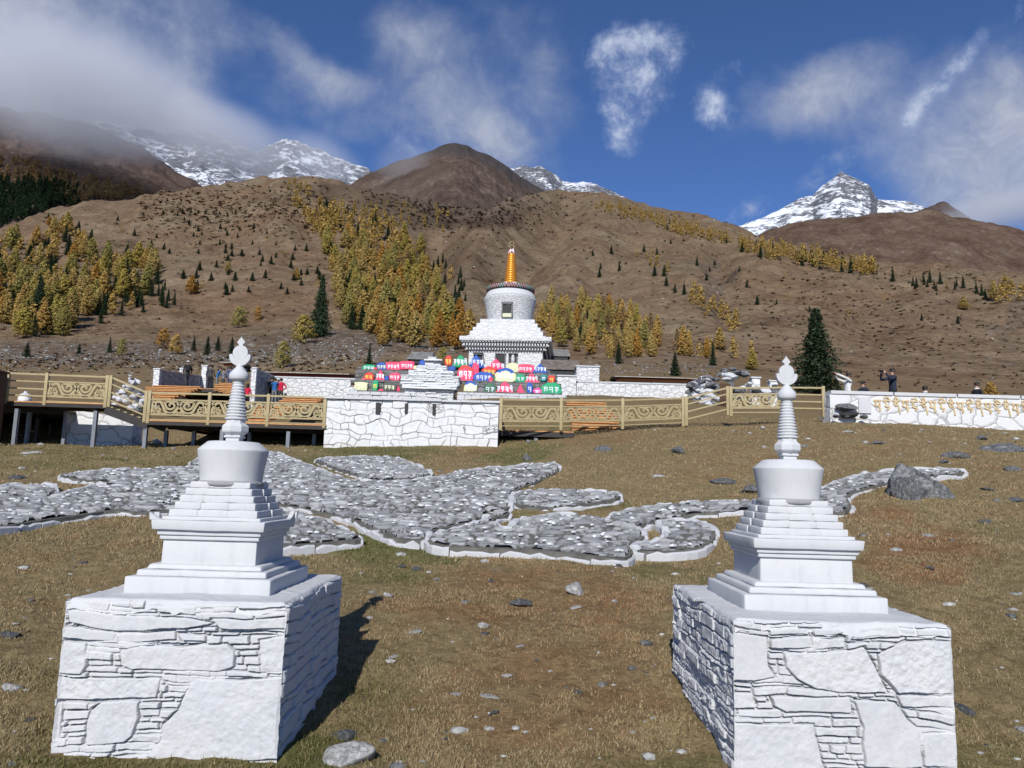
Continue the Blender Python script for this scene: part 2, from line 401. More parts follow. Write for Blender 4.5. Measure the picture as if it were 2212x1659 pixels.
def ghits(pxs, pys, dmin=2.5):
    """many spots at once: (n, 3) array, nan where the sky is seen"""
    out_ = np.full((len(pxs), 3), np.nan); rv = np.array([tuple(ray(a, b)) for a, b in zip(pxs, pys)]); sx = rv[:, 0]/rv[:, 1]; sz2 = rv[:, 2]/rv[:, 1]
    for i0 in range(0, len(pxs), 500):
        a = sx[i0:i0+500, None]; c_ = sz2[i0:i0+500, None]; d = _lg[None, :]
        bl = (c_*d+CAMZ < ground_h(a*d, d+0*a)) & (d > dmin); ok = bl.any(1); i = np.argmax(bl, 1); hi = _lg[i]; lo = _lg[np.maximum(i-1, 0)]
        for _ in range(5):
            m_ = (lo+hi)/2; b2 = c_[:, 0]*m_+CAMZ < ground_h(a[:, 0]*m_, m_); hi = np.where(b2, m_, hi); lo = np.where(b2, lo, m_)
        q = np.stack([a[:, 0]*hi, hi, ground_h(a[:, 0]*hi, hi)], 1); out_[i0:i0+500][ok] = q[ok]
    return out_
def gz(x, y): return float(ground_h(x, y))
def inpoly(px, py, poly):
    ins = np.zeros(np.shape(px), bool); n = len(poly)
    for i in range(n):
        x1, y1 = poly[i]; x2, y2 = poly[(i+1) % n]
        c_ = ((y1 > py) != (y2 > py)) & (px < (x2-x1)*(py-y1)/(y2-y1+1e-9)+x1); ins ^= c_
    return ins
def blobmask(px, py, lst):
    t_ = np.zeros(np.shape(px))
    for (x, y, rx, ry, a) in lst:
        q = ((px-x)/rx)**2+((py-y)/ry)**2; t_ = np.maximum(t_, a*np.clip(1.6-q*1.3, 0, 1))
    return t_
# mesh: fine fan in front of the viewer, coarse elsewhere
us = np.concatenate([np.linspace(-3, -.9, 14)[:-1], np.linspace(-.9, .9, 780), np.linspace(.9, 3, 14)[1:]])
ds_ = np.exp(np.concatenate([np.linspace(math.log(1.5), math.log(60), 330)[:-1], np.linspace(math.log(60), math.log(1750), 430)]))
GY = np.repeat(ds_[:, None], len(us), 1); GX = GY*us[None, :]
GZ = ground_h(GX, GY)
V = np.stack([GX.ravel(), GY.ravel(), GZ.ravel()], 1); F = grid_faces(len(ds_), len(us))
# the part behind and beside the viewer
bx_ = np.linspace(-60, 60, 61); by_ = np.linspace(-40, 1.5, 22)
BX, BY = np.meshgrid(bx_, by_); BZ = ground_h(BX, BY)-0.01-0.0*BX
V2 = np.stack([BX.ravel(), BY.ravel(), BZ.ravel()], 1)
F = np.concatenate([F, grid_faces(len(by_), len(bx_))+len(V)]); V = np.concatenate([V, V2])
PX_, PY_ = nproj(V[:, 0], V[:, 1], V[:, 2]); wob = fbm(V[:, 0]/np.maximum(V[:, 1], 1)*30, np.log(np.maximum(V[:, 1], 1))*14, 4, 77)
wx = PX_+wob*60; wy = PY_+wob*14
green = blobmask(wx, wy, [(820,965,160,28,1),(1120,985,90,26,.8),(640,1000,120,26,.6),(860,1130,80,50,.9),(900,1190,110,30,.8),(790,1180,90,40,.8),
    (1120,1110,60,30,.7),(150,985,300,45,.40),(300,1010,200,30,.4),(820,1245,120,24,.6),(1320,1090,70,14,.7),(640,1630,160,60,.8),(1700,1650,400,30,.6),(250,1650,300,26,.5),
    (1470,1130,60,30,.6),(1150,950,60,20,.8),(1230,930,60,16,.6),(1480,1240,150,18,.5),(1060,1290,200,14,.3),(2100,1640,120,40,.5)])
rust = blobmask(wx, wy, [(1150,1300,330,90,.55),(1200,1480,330,180,.55),(1000,1560,200,120,.4),(2000,1200,150,70,1),(1900,1110,90,30,.7),(800,960,120,10,.7),(1010,975,90,12,.8),
    (1750,960,300,50,.35),(1600,1010,200,40,.4),(1280,940,160,24,.5),(2050,1000,160,60,.3),(1350,1500,150,130,.35)])
rocky = blobmask(wx, wy, [(300,760,520,26,1),(700,740,220,34,1),(950,752,120,26,.8),(1380,795,200,16,.5),(1000,430,180,46,.8),(860,470,120,40,.6),(1540,620,26,80,.8),
    (2190,690,40,70,.7),(2050,500,160,26,.35),(1350,480,200,30,.25),(1900,700,250,40,.2),(1400,770,120,16,.5)])
dark = blobmask(wx, wy, [(960,470,170,26,.9),(880,440,120,24,.8),(730,415,90,20,.5),(1050,560,130,60,.25),(1480,560,120,40,.2),(600,430,80,14,.3),(300,780,400,8,.4)])  # darker hill patches; those below the peak paint the gully's shade
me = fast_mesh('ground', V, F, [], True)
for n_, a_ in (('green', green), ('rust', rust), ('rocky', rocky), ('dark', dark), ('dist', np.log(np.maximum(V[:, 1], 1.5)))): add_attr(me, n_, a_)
gm, t = mat('ground'); c = t.new('ShaderNodeTexCoord').outputs['Object']
ld = t.attr('dist')
n01 = t.noise(c, 0.011, 6, .6); n1 = t.noise(c, 0.07, 6, .62); n3 = t.noise(c, .35, 5, .6); n2 = t.noise(c, 1.3, 6, .6); n10 = t.noise(c, 9, 6, .65, .4); n40 = t.noise(c, 45, 5, .7); n120 = t.noise(c, 140, 3, .6)
# near: short dry turf
fine = t.math('ADD', t.math('MULTIPLY', n10, .45), t.math('ADD', t.math('MULTIPLY', n40, .4), t.math('MULTIPLY', n120, .15)))
near = t.ramp(fine, [(.32, (.085, .062, .033)), (.45, (.185, .138, .070)), (.56, (.285, .220, .115)), (.70, (.40, .32, .185))])
near = t.mix(t.mapr(n2, .35, .7, 0, .5), near, t.mix(1.0, near, (.78, .74, .66), 'MULTIPLY'))
rustc = t.ramp(fine, [(.32, (.075, .040, .022)), (.46, (.18, .095, .045)), (.58, (.28, .16, .078)), (.72, (.40, .26, .14))])
greenc = t.ramp(fine, [(.32, (.045, .047, .018)), (.46, (.105, .108, .040)), (.60, (.17, .165, .065)), (.74, (.28, .25, .11))])
near = t.mix(t.mapr(t.math('ADD', t.attr('rust'), t.math('MULTIPLY', t.math('SUBTRACT', n2, .5), 1.6)), .25, .95, 0, .85), near, rustc)
near = t.mix(t.mapr(t.math('ADD', t.attr('green'), t.math('MULTIPLY', t.math('SUBTRACT', n2, .5), 1.3)), .25, .85, 0, .9), near, greenc)
# far: brown alpine grass with shrubs and stones
hn = t.math('ADD', t.math('MULTIPLY', n1, .5), t.math('MULTIPLY', n3, .5))
far = t.ramp(hn, [(.32, (.072, .048, .031)), (.44, (.140, .099, .063)), (.55, (.200, .149, .096)), (.68, (.275, .213, .145))])
far = t.mix(t.mapr(n01, .4, .68, 0, .7), far, t.mix(1.0, far, (.86, .70, .62), 'MULTIPLY'))
far = t.mix(t.mapr(n3, .62, .66, 0, .75), far, (.032, .024, .016))
sp = t.noise(c, .8, 4, .6); far = t.mix(t.math('MULTIPLY', t.mapr(sp, .66, .70), t.mapr(n1, .5, .62)), far, (.27, .25, .22))
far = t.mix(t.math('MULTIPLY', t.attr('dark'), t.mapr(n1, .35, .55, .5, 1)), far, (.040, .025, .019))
rk = t.ramp(t.math('ADD', t.math('MULTIPLY', t.noise(c, .55, 6, .75), .6), t.math('MULTIPLY', n3, .4)), [(.36, (.035, .026, .018)), (.5, (.115, .085, .058)), (.58, (.18, .15, .12)), (.68, (.30, .275, .24))])
far = t.mix(t.math('MULTIPLY', t.attr('rocky'), t.mapr(n3, .3, .55, .35, 1)), far, rk)
midc = t.mix(.5, near, (.115, .078, .042))
col = t.mix(t.mapr(ld, 2.9, 3.9), near, midc); col = t.mix(t.mapr(ld, 3.9, 4.6), col, far)
bn = t.math('ADD', t.math('MULTIPLY', n10, .6), t.math('MULTIPLY', n40, .5))
bn1 = t.n.new('ShaderNodeBump'); bn1.inputs['Distance'].default_value = .045; t.put(bn1, 'Height', bn); t.put(bn1, 'Strength', t.mapr(ld, 2.5, 4.2, .9, 0))
bn2 = t.n.new('ShaderNodeBump'); bn2.inputs['Distance'].default_value = 2.2; t.put(bn2, 'Height', t.math('ADD', n3, t.math('MULTIPLY', sp, .5))); t.put(bn2, 'Strength', t.mapr(ld, 3.8, 5, 0, .7)); t.put(bn2, 'Normal', bn1)
finish(t, col, .95, bn2.outputs[0], .05)
me.materials.append(gm)
tag(link('ground', me), kind='structure')
# ---------------------------------------------------------------- far mountains
def mountain(name, pts, D0, depth, drop, amp, mt, seed, ncol=420, nrow=150, lab=None, silh=0.5, back=0.6, px_pad=0, lean=None):
    """pts: ridge (px, py) in order; the slope comes down towards the viewer and again behind"""
    pxs = np.linspace(pts[0][0], pts[-1][0], ncol); pys = np.interp(pxs, [p[0] for p in pts], [p[1] for p in pts])
    vs = np.concatenate([np.linspace(-1, 0, nrow)**1, np.linspace(0, back, nrow//3)[1:]])
    ridge = np.array([at(a, b, D0) for a, b in zip(pxs, pys)])
    VV = np.zeros((len(vs), ncol, 3))
    for i, v_ in enumerate(vs):
        dd = D0+v_*depth
        X = ridge[:, 0]*(1.0 if v_ > 0 else dd/D0)
        fall = abs(v_)**1.0
        Z = CAMZ+(ridge[:, 2]-CAMZ)*(1-(0.0))-fall*drop
        a = amp*(silh+(1-silh)*min(1, abs(v_)*5))
        n_ = (ridged(X/(amp*5)+v_*0.8, (dd/(amp*16)) if lean is None else (dd+X*lean)/(amp*9), 6, seed, .55)-0.5)*a*1.6+fbm(X/(amp*1.6), np.full(ncol, dd)/(amp*1.6), 5, seed+9)*a*.7
        VV[i, :, 0] = X; VV[i, :, 1] = dd+fbm(X/(amp*4), np.full(ncol, v_*6), 3, seed+5)*amp*.8; VV[i, :, 2] = Z+n_
    me = fast_mesh(name, VV.reshape(-1, 3), grid_faces(len(vs), ncol), [mt], True)
    return tag(link(name, me), kind='structure')
def snow_mat(name, sc, amount, rock=(.13, .13, .145)):
    m_, t = mat(name); c = t.new('ShaderNodeTexCoord').outputs['Object']
    g = t.new('ShaderNodeNewGeometry'); nz = t.new('ShaderNodeSeparateXYZ', Vector=g.outputs['Normal']).outputs[2]
    mp = t.n.new('ShaderNodeMapping'); t.put(mp, 0, c); mp.inputs['Scale'].default_value = (1, .5, 2.6)
    n1 = t.noise(mp.outputs[0], sc, 8, .68, .5); n2 = t.noise(mp.outputs[0], sc*5, 6, .7, .3); n0 = t.noise(c, sc*.25, 4, .6)
    rc = t.mix(t.mapr(n2, .35, .65), tuple(x*.6 for x in rock), tuple(x*1.5 for x in rock))
    s_ = t.math('ADD', t.math('MULTIPLY', nz, .42), t.math('ADD', t.math('MULTIPLY', n1, 1.0), t.math('ADD', t.math('MULTIPLY', n2, .7), t.math('MULTIPLY', n0, .5))))
    col = t.mix(t.mapr(s_, 1.47-amount, 1.58-amount), rc, (.80, .83, .88))
    finish(t, col, .8, t.bump(t.math('ADD', n1, t.math('MULTIPLY', n2, .7)), 1.0, 6/sc*.02), .2)
    return m_
snowA = snow_mat('snowy_rock', .012, .06); snowB = snow_mat('snowy_rock_grey', .010, .04); snowC = snow_mat('snowy_rock_white', .010, .13)
def rockhill_mat(name, cols, sc, pale=.5):
    m_, t = mat(name); c = t.new('ShaderNodeTexCoord').outputs['Object']
    n1 = t.noise(c, sc, 7, .62, .2); n2 = t.noise(c, sc*7, 6, .7); n0 = t.noise(c, sc*.3, 4, .5)
    col = t.ramp(t.math('ADD', t.math('MULTIPLY', n1, .55), t.math('MULTIPLY', n2, .45)), [(.36, cols[0]), (.48, cols[1]), (.60, cols[2])])
    col = t.mix(t.mapr(n0, .45, .65, 0, .5), col, cols[3])
    col = t.mix(t.math('MULTIPLY', t.mapr(n2, .60, .66), t.mapr(n1, .48, .6, 0, pale)), col, (.26, .235, .21))
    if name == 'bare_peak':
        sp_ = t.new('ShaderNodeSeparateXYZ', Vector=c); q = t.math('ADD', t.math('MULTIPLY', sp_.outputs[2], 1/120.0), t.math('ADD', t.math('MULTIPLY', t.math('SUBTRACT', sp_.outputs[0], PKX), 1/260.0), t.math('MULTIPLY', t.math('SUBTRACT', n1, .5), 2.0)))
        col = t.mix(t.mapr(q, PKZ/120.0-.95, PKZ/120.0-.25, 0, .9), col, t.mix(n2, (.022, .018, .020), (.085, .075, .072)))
    finish(t, col, .95, t.bump(t.math('ADD', n1, n2), .9, .03/sc), .05); return m_
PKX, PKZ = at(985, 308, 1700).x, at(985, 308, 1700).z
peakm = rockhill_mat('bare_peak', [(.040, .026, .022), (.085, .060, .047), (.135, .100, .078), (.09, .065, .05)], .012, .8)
darkhill = rockhill_mat('dark_hillside', [(.040, .027, .022), (.080, .056, .045), (.13, .10, .082), (.075, .048, .038)], .012, .6)
# left dark hillside under the cloud
mountain('mountain', [(-500,150),(-200,190),(0,232),(100,252),(200,272),(270,300),(330,338),(390,378),(450,404),(540,436),(640,465)], 2000, 1100, 980, 26, darkhill, 5)
# snow-streaked mountain left of the peak
mountain('mountain', [(200,262),(350,284),(400,290),(440,286),(480,300),(520,318),(560,326),(585,310),(615,303),(650,318),(700,338),(750,356),(800,380),(860,420)], 3600, 1500, 900, 60, snowA, 15, lean=.6)
# bare brown peak
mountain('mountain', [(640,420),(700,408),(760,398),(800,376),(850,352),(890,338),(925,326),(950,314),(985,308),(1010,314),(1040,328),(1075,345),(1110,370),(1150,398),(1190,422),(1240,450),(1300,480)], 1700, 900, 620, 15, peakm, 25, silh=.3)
# snow ridge right of the peak
mountain('mountain', [(1040,350),(1110,364),(1130,359),(1170,366),(1190,374),(1215,394),(1240,396),(1275,398),(1300,408),(1330,420),(1370,440),(1400,448),(1430,457),(1480,474),(1520,488),(1580,505)], 4200, 1500, 900, 38, snowB, 35)
# snow pyramid on the right
mountain('mountain', [(1440,520),(1500,502),(1540,494),(1600,488),(1640,474),(1680,456),(1720,432),(1740,426),(1755,424),(1780,398),(1815,376),(1835,380),(1860,388),(1880,402),(1895,432),(1915,438),(1950,440),(2000,452),(2060,480)], 4600, 1500, 1300, 30, snowC, 45, silh=.25)
mountain('mountain', [(1880,428),(1920,432),(1960,438),(1990,446),(2020,470),(2060,500)], 5200, 900, 900, 30, snowC, 52, ncol=160, silh=.3)
mountain('mountain', [(1950,476),(1985,456),(2010,446),(2038,435),(2058,446),(2100,474),(2160,510)], 3300, 1500, 1100, 10, darkhill, 55, ncol=160)
# brown hill on the right, behind the near slope
mountain('hill', [(1540,560),(1590,524),(1650,502),(1700,486),(1740,478),(1790,474),(1850,468),(1900,460),(1960,457),(2000,458),(2050,464),(2100,472),(2150,484),(2212,500),(2400,530),(2700,560)], 1250, 600, 420, 11, rockhill_mat('brown_hillside', [(.050, .030, .021), (.095, .062, .044), (.140, .100, .072), (.10, .062, .045)], .02, .7), 65, silh=.35)
# ================================================================ dry-stone faces
WHITE = whitewash('limewash', .57, .50, 3.0, .006)
WHITE_ROUGH = whitewash('limewash_stone', .57, .38, 5.0, .010); WHITE_PILE = whitewash('limewash_slabs', .72, .35, 3.0, .014)
def poly_dist(u, v, poly):
    """signed-ish distance (inside positive) of points to a polygon, same units as u, v"""
    d = np.full(u.shape, 1e9); n = len(poly)
    for i in range(n):
        x1, y1 = poly[i]; x2, y2 = poly[(i+1) % n]; ex, ey = x2-x1, y2-y1
        t_ = np.clip(((u-x1)*ex+(v-y1)*ey)/(ex*ex+ey*ey+1e-12), 0, 1)
        d = np.minimum(d, np.hypot(u-x1-t_*ex, v-y1-t_*ey))
    return np.where(inpoly(u, v, poly), d, -d)
def voronoi_cells(u, v, W, H, cw, ch, seed, jit=.75):
    """F1/F2 style cell id and distance to the joint, brick-offset jittered seeds"""
    rng = np.random.default_rng(seed); nx = int(W/cw)+4; ny = int(H/ch)+4
    ox = rng.uniform(-.5, .5, (ny, nx))*jit; oy = rng.uniform(-.5, .5, (ny, nx))*jit
    gi = np.floor(v/ch).astype(int); best = np.full(u.shape, 1e9); sec = best.copy(); bid = np.zeros(u.shape, int)
    for dy in (-2, -1, 0, 1, 2):
        row = gi+dy; r_ = np.clip(row+2, 0, ny-1); off = (row % 2)*.5
        gj = np.floor(u/cw-off).astype(int)
        for dx in (-2, -1, 0, 1, 2):
            c_ = gj+dx; c2 = np.clip(c_+2, 0, nx-1)
            px = (c_+.5+off+ox[r_, c2]); py = (row+.5+oy[r_, c2])
            d = np.hypot((u/cw-px), (v/ch-py)*1.15); m_ = d < best
            sec = np.where(m_, best, np.minimum(sec, d)); bid = np.where(m_, r_*nx+c2, bid); best = np.where(m_, d, best)
    return bid, (sec-best)*.5*min(cw, ch)
def course_cells(u, v, W, H, cw, ch, seed):
    """thin laid courses: id and distance to the nearest joint"""
    rng = np.random.default_rng(seed); hs = rng.uniform(.55, 1.7, 400)*ch; ed = np.concatenate([[-.5], -.5+np.cumsum(hs)])
    r_ = np.clip(np.searchsorted(ed, v)-1, 0, 399); dv = np.minimum(v-ed[r_], ed[r_+1]-v)
    wid = rng.uniform(.5, 1.8, (401, 60))*cw; ce = np.concatenate([np.zeros((401, 1)), np.cumsum(wid, 1)], 1)-rng.uniform(.3, .9, (401, 1))*1.0
    c_ = np.zeros(u.shape, int); du = np.full(u.shape, 9.0)
    for k_ in range(60):
        m_ = u > ce[r_, k_]; c_ = np.where(m_, k_, c_); du = np.minimum(du, np.abs(u-ce[r_, k_]))
    return r_*60+c_, np.minimum(dv, du)
def stone_relief(W, H, nu, nv, seed, stones=(), cw=.16, ch=.030, crack=.03, mid=None, rough=.006, warp=.008):
    """outward displacement over a W x H wall, v measured DOWN from the top"""
    u, v = np.meshgrid(np.linspace(0, W, nu), np.linspace(0, H, nv))
    uw = u+fbm(u*14, v*14, 3, seed)*warp; vw = v+fbm(u*11+5, v*22, 3, seed+3)*warp*.75+fbm(u*2.2, v*2.2, 2, seed+6)*.03
    bid, dj = course_cells(uw, vw+fbm(u*3.1, v*3.1, 2, seed+31)*.02, W, H, cw, ch, seed)
    if mid is not None:       # patches of bigger blocks between the thin courses
        b2, d2 = voronoi_cells(uw, vw, W, H, mid[0], mid[1], seed+50)
        rr = np.random.default_rng(seed+51).random(b2.max()+1); use = rr[b2] < mid[2]
        dj = np.where(use, d2, np.minimum(dj, np.where(d2 < .012, d2, dj))); bid = np.where(use, b2+5000, bid)
    for k_, pl in enumerate(stones):
        d = poly_dist(uw, vw, pl); ins = d > 0
        dj = np.where(ins, d, np.where(d > -.008, np.minimum(dj, -d), dj)); bid = np.where(ins, 20000+k_, bid)
    rr = np.random.default_rng(seed+1).random((bid.max()+1, 4))
    off = (rr[bid, 0]-.5)*.026; tilt = (rr[bid, 1]-.5)*.05*(u-W/2)*.3
    mask = np.clip(1.15-fbm(u*5, v*5, 3, seed+12)*1.3-rr[bid, 3]*.55, .15, 1)       # how open the joint is
    edge = 1-np.clip((dj-.0022)/(.0022+.0030*mask), 0, 1)
    rn = fbm(u*30, v*30, 5, seed+20)*rough*(0.25+1.1*rr[bid, 3]**2)+fbm(u*4+fbm(u*6, v*6, 3, seed+25), v*5, 4, seed+22)*rough*1.2
    big = np.where(bid >= 20000, 1.0, 0.0)
    return off*(1-.35*big)+tilt+rn-edge**1.3*(crack*mask+crack*1.4*np.clip(mask-.6, 0, 1)), u, v
def masonry_block(name, W, Dp, H, faces, mt, parent, ppm=330, topround=.02, seed=1, bottom_wave=0.0):
    """a block wrapped in four relief faces: order front, right, back, left; origin at base centre"""
    segs = [(W, 'f'), (Dp, 'r'), (W, 'b'), (Dp, 'l')]
    cols = []; 
    for i, (L, nm) in enumerate(segs):
        p_ = ppm if faces[nm] else 60
        n_ = int(L*p_); nv = int(H*ppm)
        if faces[nm]: g, uu, vv = stone_relief(L, H, n_, nv, seed+i*7, **faces[nm])
        else:
            g, uu, vv = stone_relief(L, H, n_, nv, seed+i*7, cw=.3, ch=.1)
        fade = np.clip(np.minimum(uu, L-uu)/.015, 0, 1); ew = fbm(vv*20, vv*0+i, 3, seed+90)*.006
        g = g*fade+ew*(1-fade)
        g = g-(np.clip(1-vv/topround, 0, 1)**2)*topround*.8
        cols.append((uu, vv, g, nm))
    Vs = []; ncol = 0
    for uu, vv, g, nm in cols:
        z = H-vv
        if nm == 'f': X = -W/2+uu; Y = -Dp/2-g
        if nm == 'r': X = W/2+g; Y = -Dp/2+uu
        if nm == 'b': X = W/2-uu; Y = Dp/2+g
        if nm == 'l': X = -W/2-g; Y = Dp/2-uu
        Vs.append(np.stack([X, Y, z+g*0], -1)); ncol += uu.shape[1]
    VV = np.concatenate(Vs, 1); nv = VV.shape[0]
    F = grid_faces(nv, ncol)[:, ::-1]
    a = (np.arange(nv-1))*ncol; F2 = np.stack([a+ncol-1, a+ncol*2-1, a+ncol, a], 1)
    me = fast_mesh(name, VV.reshape(-1, 3), np.concatenate([F, F2[:, :]]), [mt], False)
    return link(name, me, parent)
def mortar_top(name, W, Dp, H, mt, parent, seed, n=150):
    """trowelled top slab with a ragged lip over the stones"""
    x = np.linspace(-W/2, W/2, n); y = np.linspace(-Dp/2, Dp/2, n); X, Y = np.meshgrid(x, y)
    e = np.minimum(W/2-np.abs(X), Dp/2-np.abs(Y))
    Z = H+.006+fbm(X*4, Y*4, 4, seed)*.010+fbm(X*22, Y*22, 4, seed+3)*.0035-np.clip(1-e/.03, 0, 1)**2*.03
    ox = 1+fbm(X*9, Y*9, 4, seed+5)*.018*np.clip(1-e/.1, 0, 1)
    X2 = X*ox; Y2 = Y*ox
    edge_lo = e < 1e-9
    Z = np.where(edge_lo, Z-.035-fbm(X*12, Y*12, 3, seed+8)*.03, Z)
    me = fast_mesh(name, np.stack([X2.ravel(), Y2.ravel(), Z.ravel()], 1), grid_faces(n, n), [mt], True)
    return link(name, me, parent)
def soft_box(mb, c, sx, sy, sz, bev=.006, top=None, seed=0, mi=0, jit=.002):
    """box (or frustum with a top half-size) with rounded edges and slightly wavy hand-plastered faces"""
    bm = bmesh.new(); tx, ty = (sx, sy) if top is None else top
    vs = [bm.verts.new(p) for p in [(-sx/2,-sy/2,0),(sx/2,-sy/2,0),(sx/2,sy/2,0),(-sx/2,sy/2,0),(-tx/2,-ty/2,sz),(tx/2,-ty/2,sz),(tx/2,ty/2,sz),(-tx/2,ty/2,sz)]]
    for f in [(3,2,1,0),(4,5,6,7),(0,1,5,4),(1,2,6,5),(2,3,7,6),(3,0,4,7)]: bm.faces.new([vs[i] for i in f])
    n_ = max(1, int(max(sx, sy)/.07))
    bmesh.ops.bevel(bm, geom=bm.edges[:], offset=bev, segments=2, affect='EDGES', profile=.5)
    for ax, L in ((0, sx), (1, sy)):
        for k_ in range(1, n_):
            nrm = (1, 0, 0) if ax == 0 else (0, 1, 0); co = [0, 0, 0]; co[ax] = -L/2+L*k_/n_
            bmesh.ops.bisect_plane(bm, geom=bm.verts[:]+bm.edges[:]+bm.faces[:], plane_co=co, plane_no=nrm)
    bm.verts.index_update()
    pts = np.array([v.co for v in bm.verts])
    j = np.stack([fbm(pts[:, 1]*9+pts[:, 2]*7, pts[:, 0]*9, 3, seed+k_*11) for k_ in range(3)], 1)*jit*1.6
    pts = pts+j+np.array(c)
    mb.add([tuple(p) for p in pts], [[v.index for v in f.verts] for f in bm.faces], mi, True); bm.free()
def bilin(corners):
    (x0, y0), (x1, y1), (x2, y2), (x3, y3) = corners      # TL TR BR BL
    def inv(p, W, H):
        u, v = .5, .5
        for _ in range(12):
            xl = x0+(x3-x0)*v; xr = x1+(x2-x1)*v; u = (p[0]-xl)/(xr-xl)
            yt = y0+(y1-y0)*u; yb = y3+(y2-y3)*u; v = (p[1]-yt)/(yb-yt)
        return (u*W, v*H)
    return inv
def small_stupa(label, X, Y, z0, W, Dp, H, faces, seed, chipped, rz=0.0):
    root = thing('white_stupa', label, 'stupa', (X, Y, z0), rz, 'small white stupas on dry-stone bases')
    masonry_block('stone_base', W, Dp, H, faces, WHITE_ROUGH, root, seed=seed)
    mortar_top('mortar_cap', W-.006, Dp-.006, H, WHITE, root, seed+40)
    def lv(z): return z+.69+H                           # heights below are eye-relative for a base top at -.69
    b = MB(); z = lv(-.69)-.01
    soft_box(b, (0, 0, z), .86, .86, .105, .008, seed=seed); b.build('plinth', WHITE, root)
    b = MB(); soft_box(b, (0, 0, z+.106), .775, .775, .036, .008, (.765, .765), seed+1); soft_box(b, (0, 0, z+.143), .69, .69, .028, .008, (.665, .665), seed+2)
    b.build('plinth_step', WHITE, root)
    b = MB(); soft_box(b, (0, 0, lv(-.555)+.0), .574, .574, .172, .004, (.570, .570), seed+3, jit=.0012); b.build('body', WHITE, root)
    b = MB(); soft_box(b, (0, 0, lv(-.384)), .605, .605, .026, .004, seed=seed+4, jit=.001); soft_box(b, (0, 0, lv(-.357)), .628, .628, .030, .004, seed=seed+5, jit=.001)
    b.build('moulding', WHITE, root)
    b = MB(); soft_box(b, (0, 0, lv(-.326)), .674, .674, .058, .005, (.686, .686), seed+6)
    if chipped:   # upturned corner horns, the far ones still whole
        for sx, sy in ((-1, -1), (1, 1)):
            zc = lv(-.268)-.002
            tri = [(-.012, .004), (.085, 0), (.05, .008), (-.016, .048)]
            for (px_, py_, ax) in ((sx*.342, sy*.342, 'x'),):
                b.prism(tri, lambda a_, c_, d_: (px_-sx*a_, py_-sy*d_, zc+c_), .030)
                b.prism(tri, lambda a_, c_, d_: (px_-sx*(d_+.001), py_-sy*(a_+.045), zc+c_), .030)
    b.build('cornice', WHITE, root, fix=True)
    b = MB(); wd = [.602, .552, .510, .468, .426, .384]; zs = [-.268, -.247, -.203, -.158, -.114, -.070]
    soft_box(b, (0, 0, lv(zs[0])-.001), wd[0], wd[0], zs[1]-zs[0]+.001, .004, seed=seed+8)
    for k_ in range(1, 6):
        h_ = (zs[k_+1]-zs[k_]) if k_ < 5 else .040
        w_ = wd[k_]; g = .0045; z_ = lv(zs[k_])
        for ix in range(3):
            for iy in range(2):
                cx_ = (ix-1)*w_/3; cy_ = (iy-.5)*w_/2
                if ix == 1: pass
                soft_box(b, (cx_, cy_, z_), w_/3-g*(1 if ix != 2 else 2.2), w_/2-g, h_-.001, .006, (w_/3-g*2, w_/2-g*2.2), seed+9+k_*6+ix+iy*3, jit=.003)
        soft_box(b, (0, 0, z_), w_-.012, w_-.012, h_-.003, .002, seed=seed+60+k_)
        for sx in (-1, 1):                              # mortar ribs down the middle of each side
            soft_box(b, (sx*w_/2, 0, z_), .016, .012, h_-.002, .003, (.012, .010), seed+80+k_)
    b.build('stepped_terrace', WHITE, root)
    b = MB(); n = 48; zb = lv(-.032)
    b.lathe([(.200, -.004), (.206, .006), (.204, .022), (.190, .032)], (0, 0, lv(-.052)), 48); b.build('neck_ring', WHITE, root)
    rows = []; prof = [(.190, -.028), (.192, 0), (.195, .03), (.199, .07), (.207, .115), (.215, .160), (.2215, .198), (.2225, .205), (.219, .211), (.200, .228), (.178, .247), (.166, .2575), (.160, .261), (.145, .263), (.05, .265)]
    vv = []; fs = []
    for r_, z_ in prof:
        for i in range(n):
            a = 2*math.pi*i/n; facet = 1/math.cos(((a+math.pi/20) % (math.pi/10))-math.pi/20)*.5+.5 if z_ > .19 else 1
            rr = r_*facet*(1+float(fbm(a*3, z_*14, 4, seed+20))*.014+float(fbm(a*14, z_*60, 3, seed+21))*.008)
            vv.append((rr*math.cos(a), rr*math.sin(a), z_+zb))
    for k_ in range(len(prof)-1):
        for i in range(n):
            j = (i+1) % n; fs.append((k_*n+i, k_*n+j, (k_+1)*n+j, (k_+1)*n+i))
    fs.append(tuple(range((len(prof)-1)*n, len(prof)*n)))
    b.add(vv, fs, 0, True); b.build('dome', WHITE, root)
    b = MB(); zz = lv(0)
    soft_box(b, (0, 0, zz+.228), .088, .088, .030, .003, seed=seed); soft_box(b, (0, 0, zz+.257), .108, .108, .016, .004, seed=seed)
    oc = [(.058, .272), (.084, .292), (.088, .300), (.088, .330), (.084, .337), (.066, .352), (.060, .378)]
    b.lathe([(r_, z_) for r_, z_ in oc], (0, 0, zz), 8, smooth=False); b.build('harmika', WHITE, root)
    b = MB(); prof = []; nr = 13; z0_, z1_ = .374, .632
    for k_ in range(nr):
        r_ = .070-(.070-.037)*k_/(nr-1); h_ = (z1_-z0_)/nr; zb_ = z0_+k_*h_
        prof += [(r_*.86, zb_), (r_*.97, zb_+h_*.15), (r_*1.02, zb_+h_*.42), (r_*.99, zb_+h_*.66), (r_*.84, zb_+h_*.92)]
    b.lathe(prof, (0, 0, zz), 28); b.build('ringed_spire', WHITE, root)
    b = MB(); b.lathe([(.034, .630), (.040, .634), (.058, .642), (.063, .650), (.064, .668), (.061, .682), (.052, .695), (.040, .708), (.028, .722), (.022, .734), (.024, .740)], (0, 0, zz), 10 if not chipped else 26)
    b.build('canopy', WHITE, root)
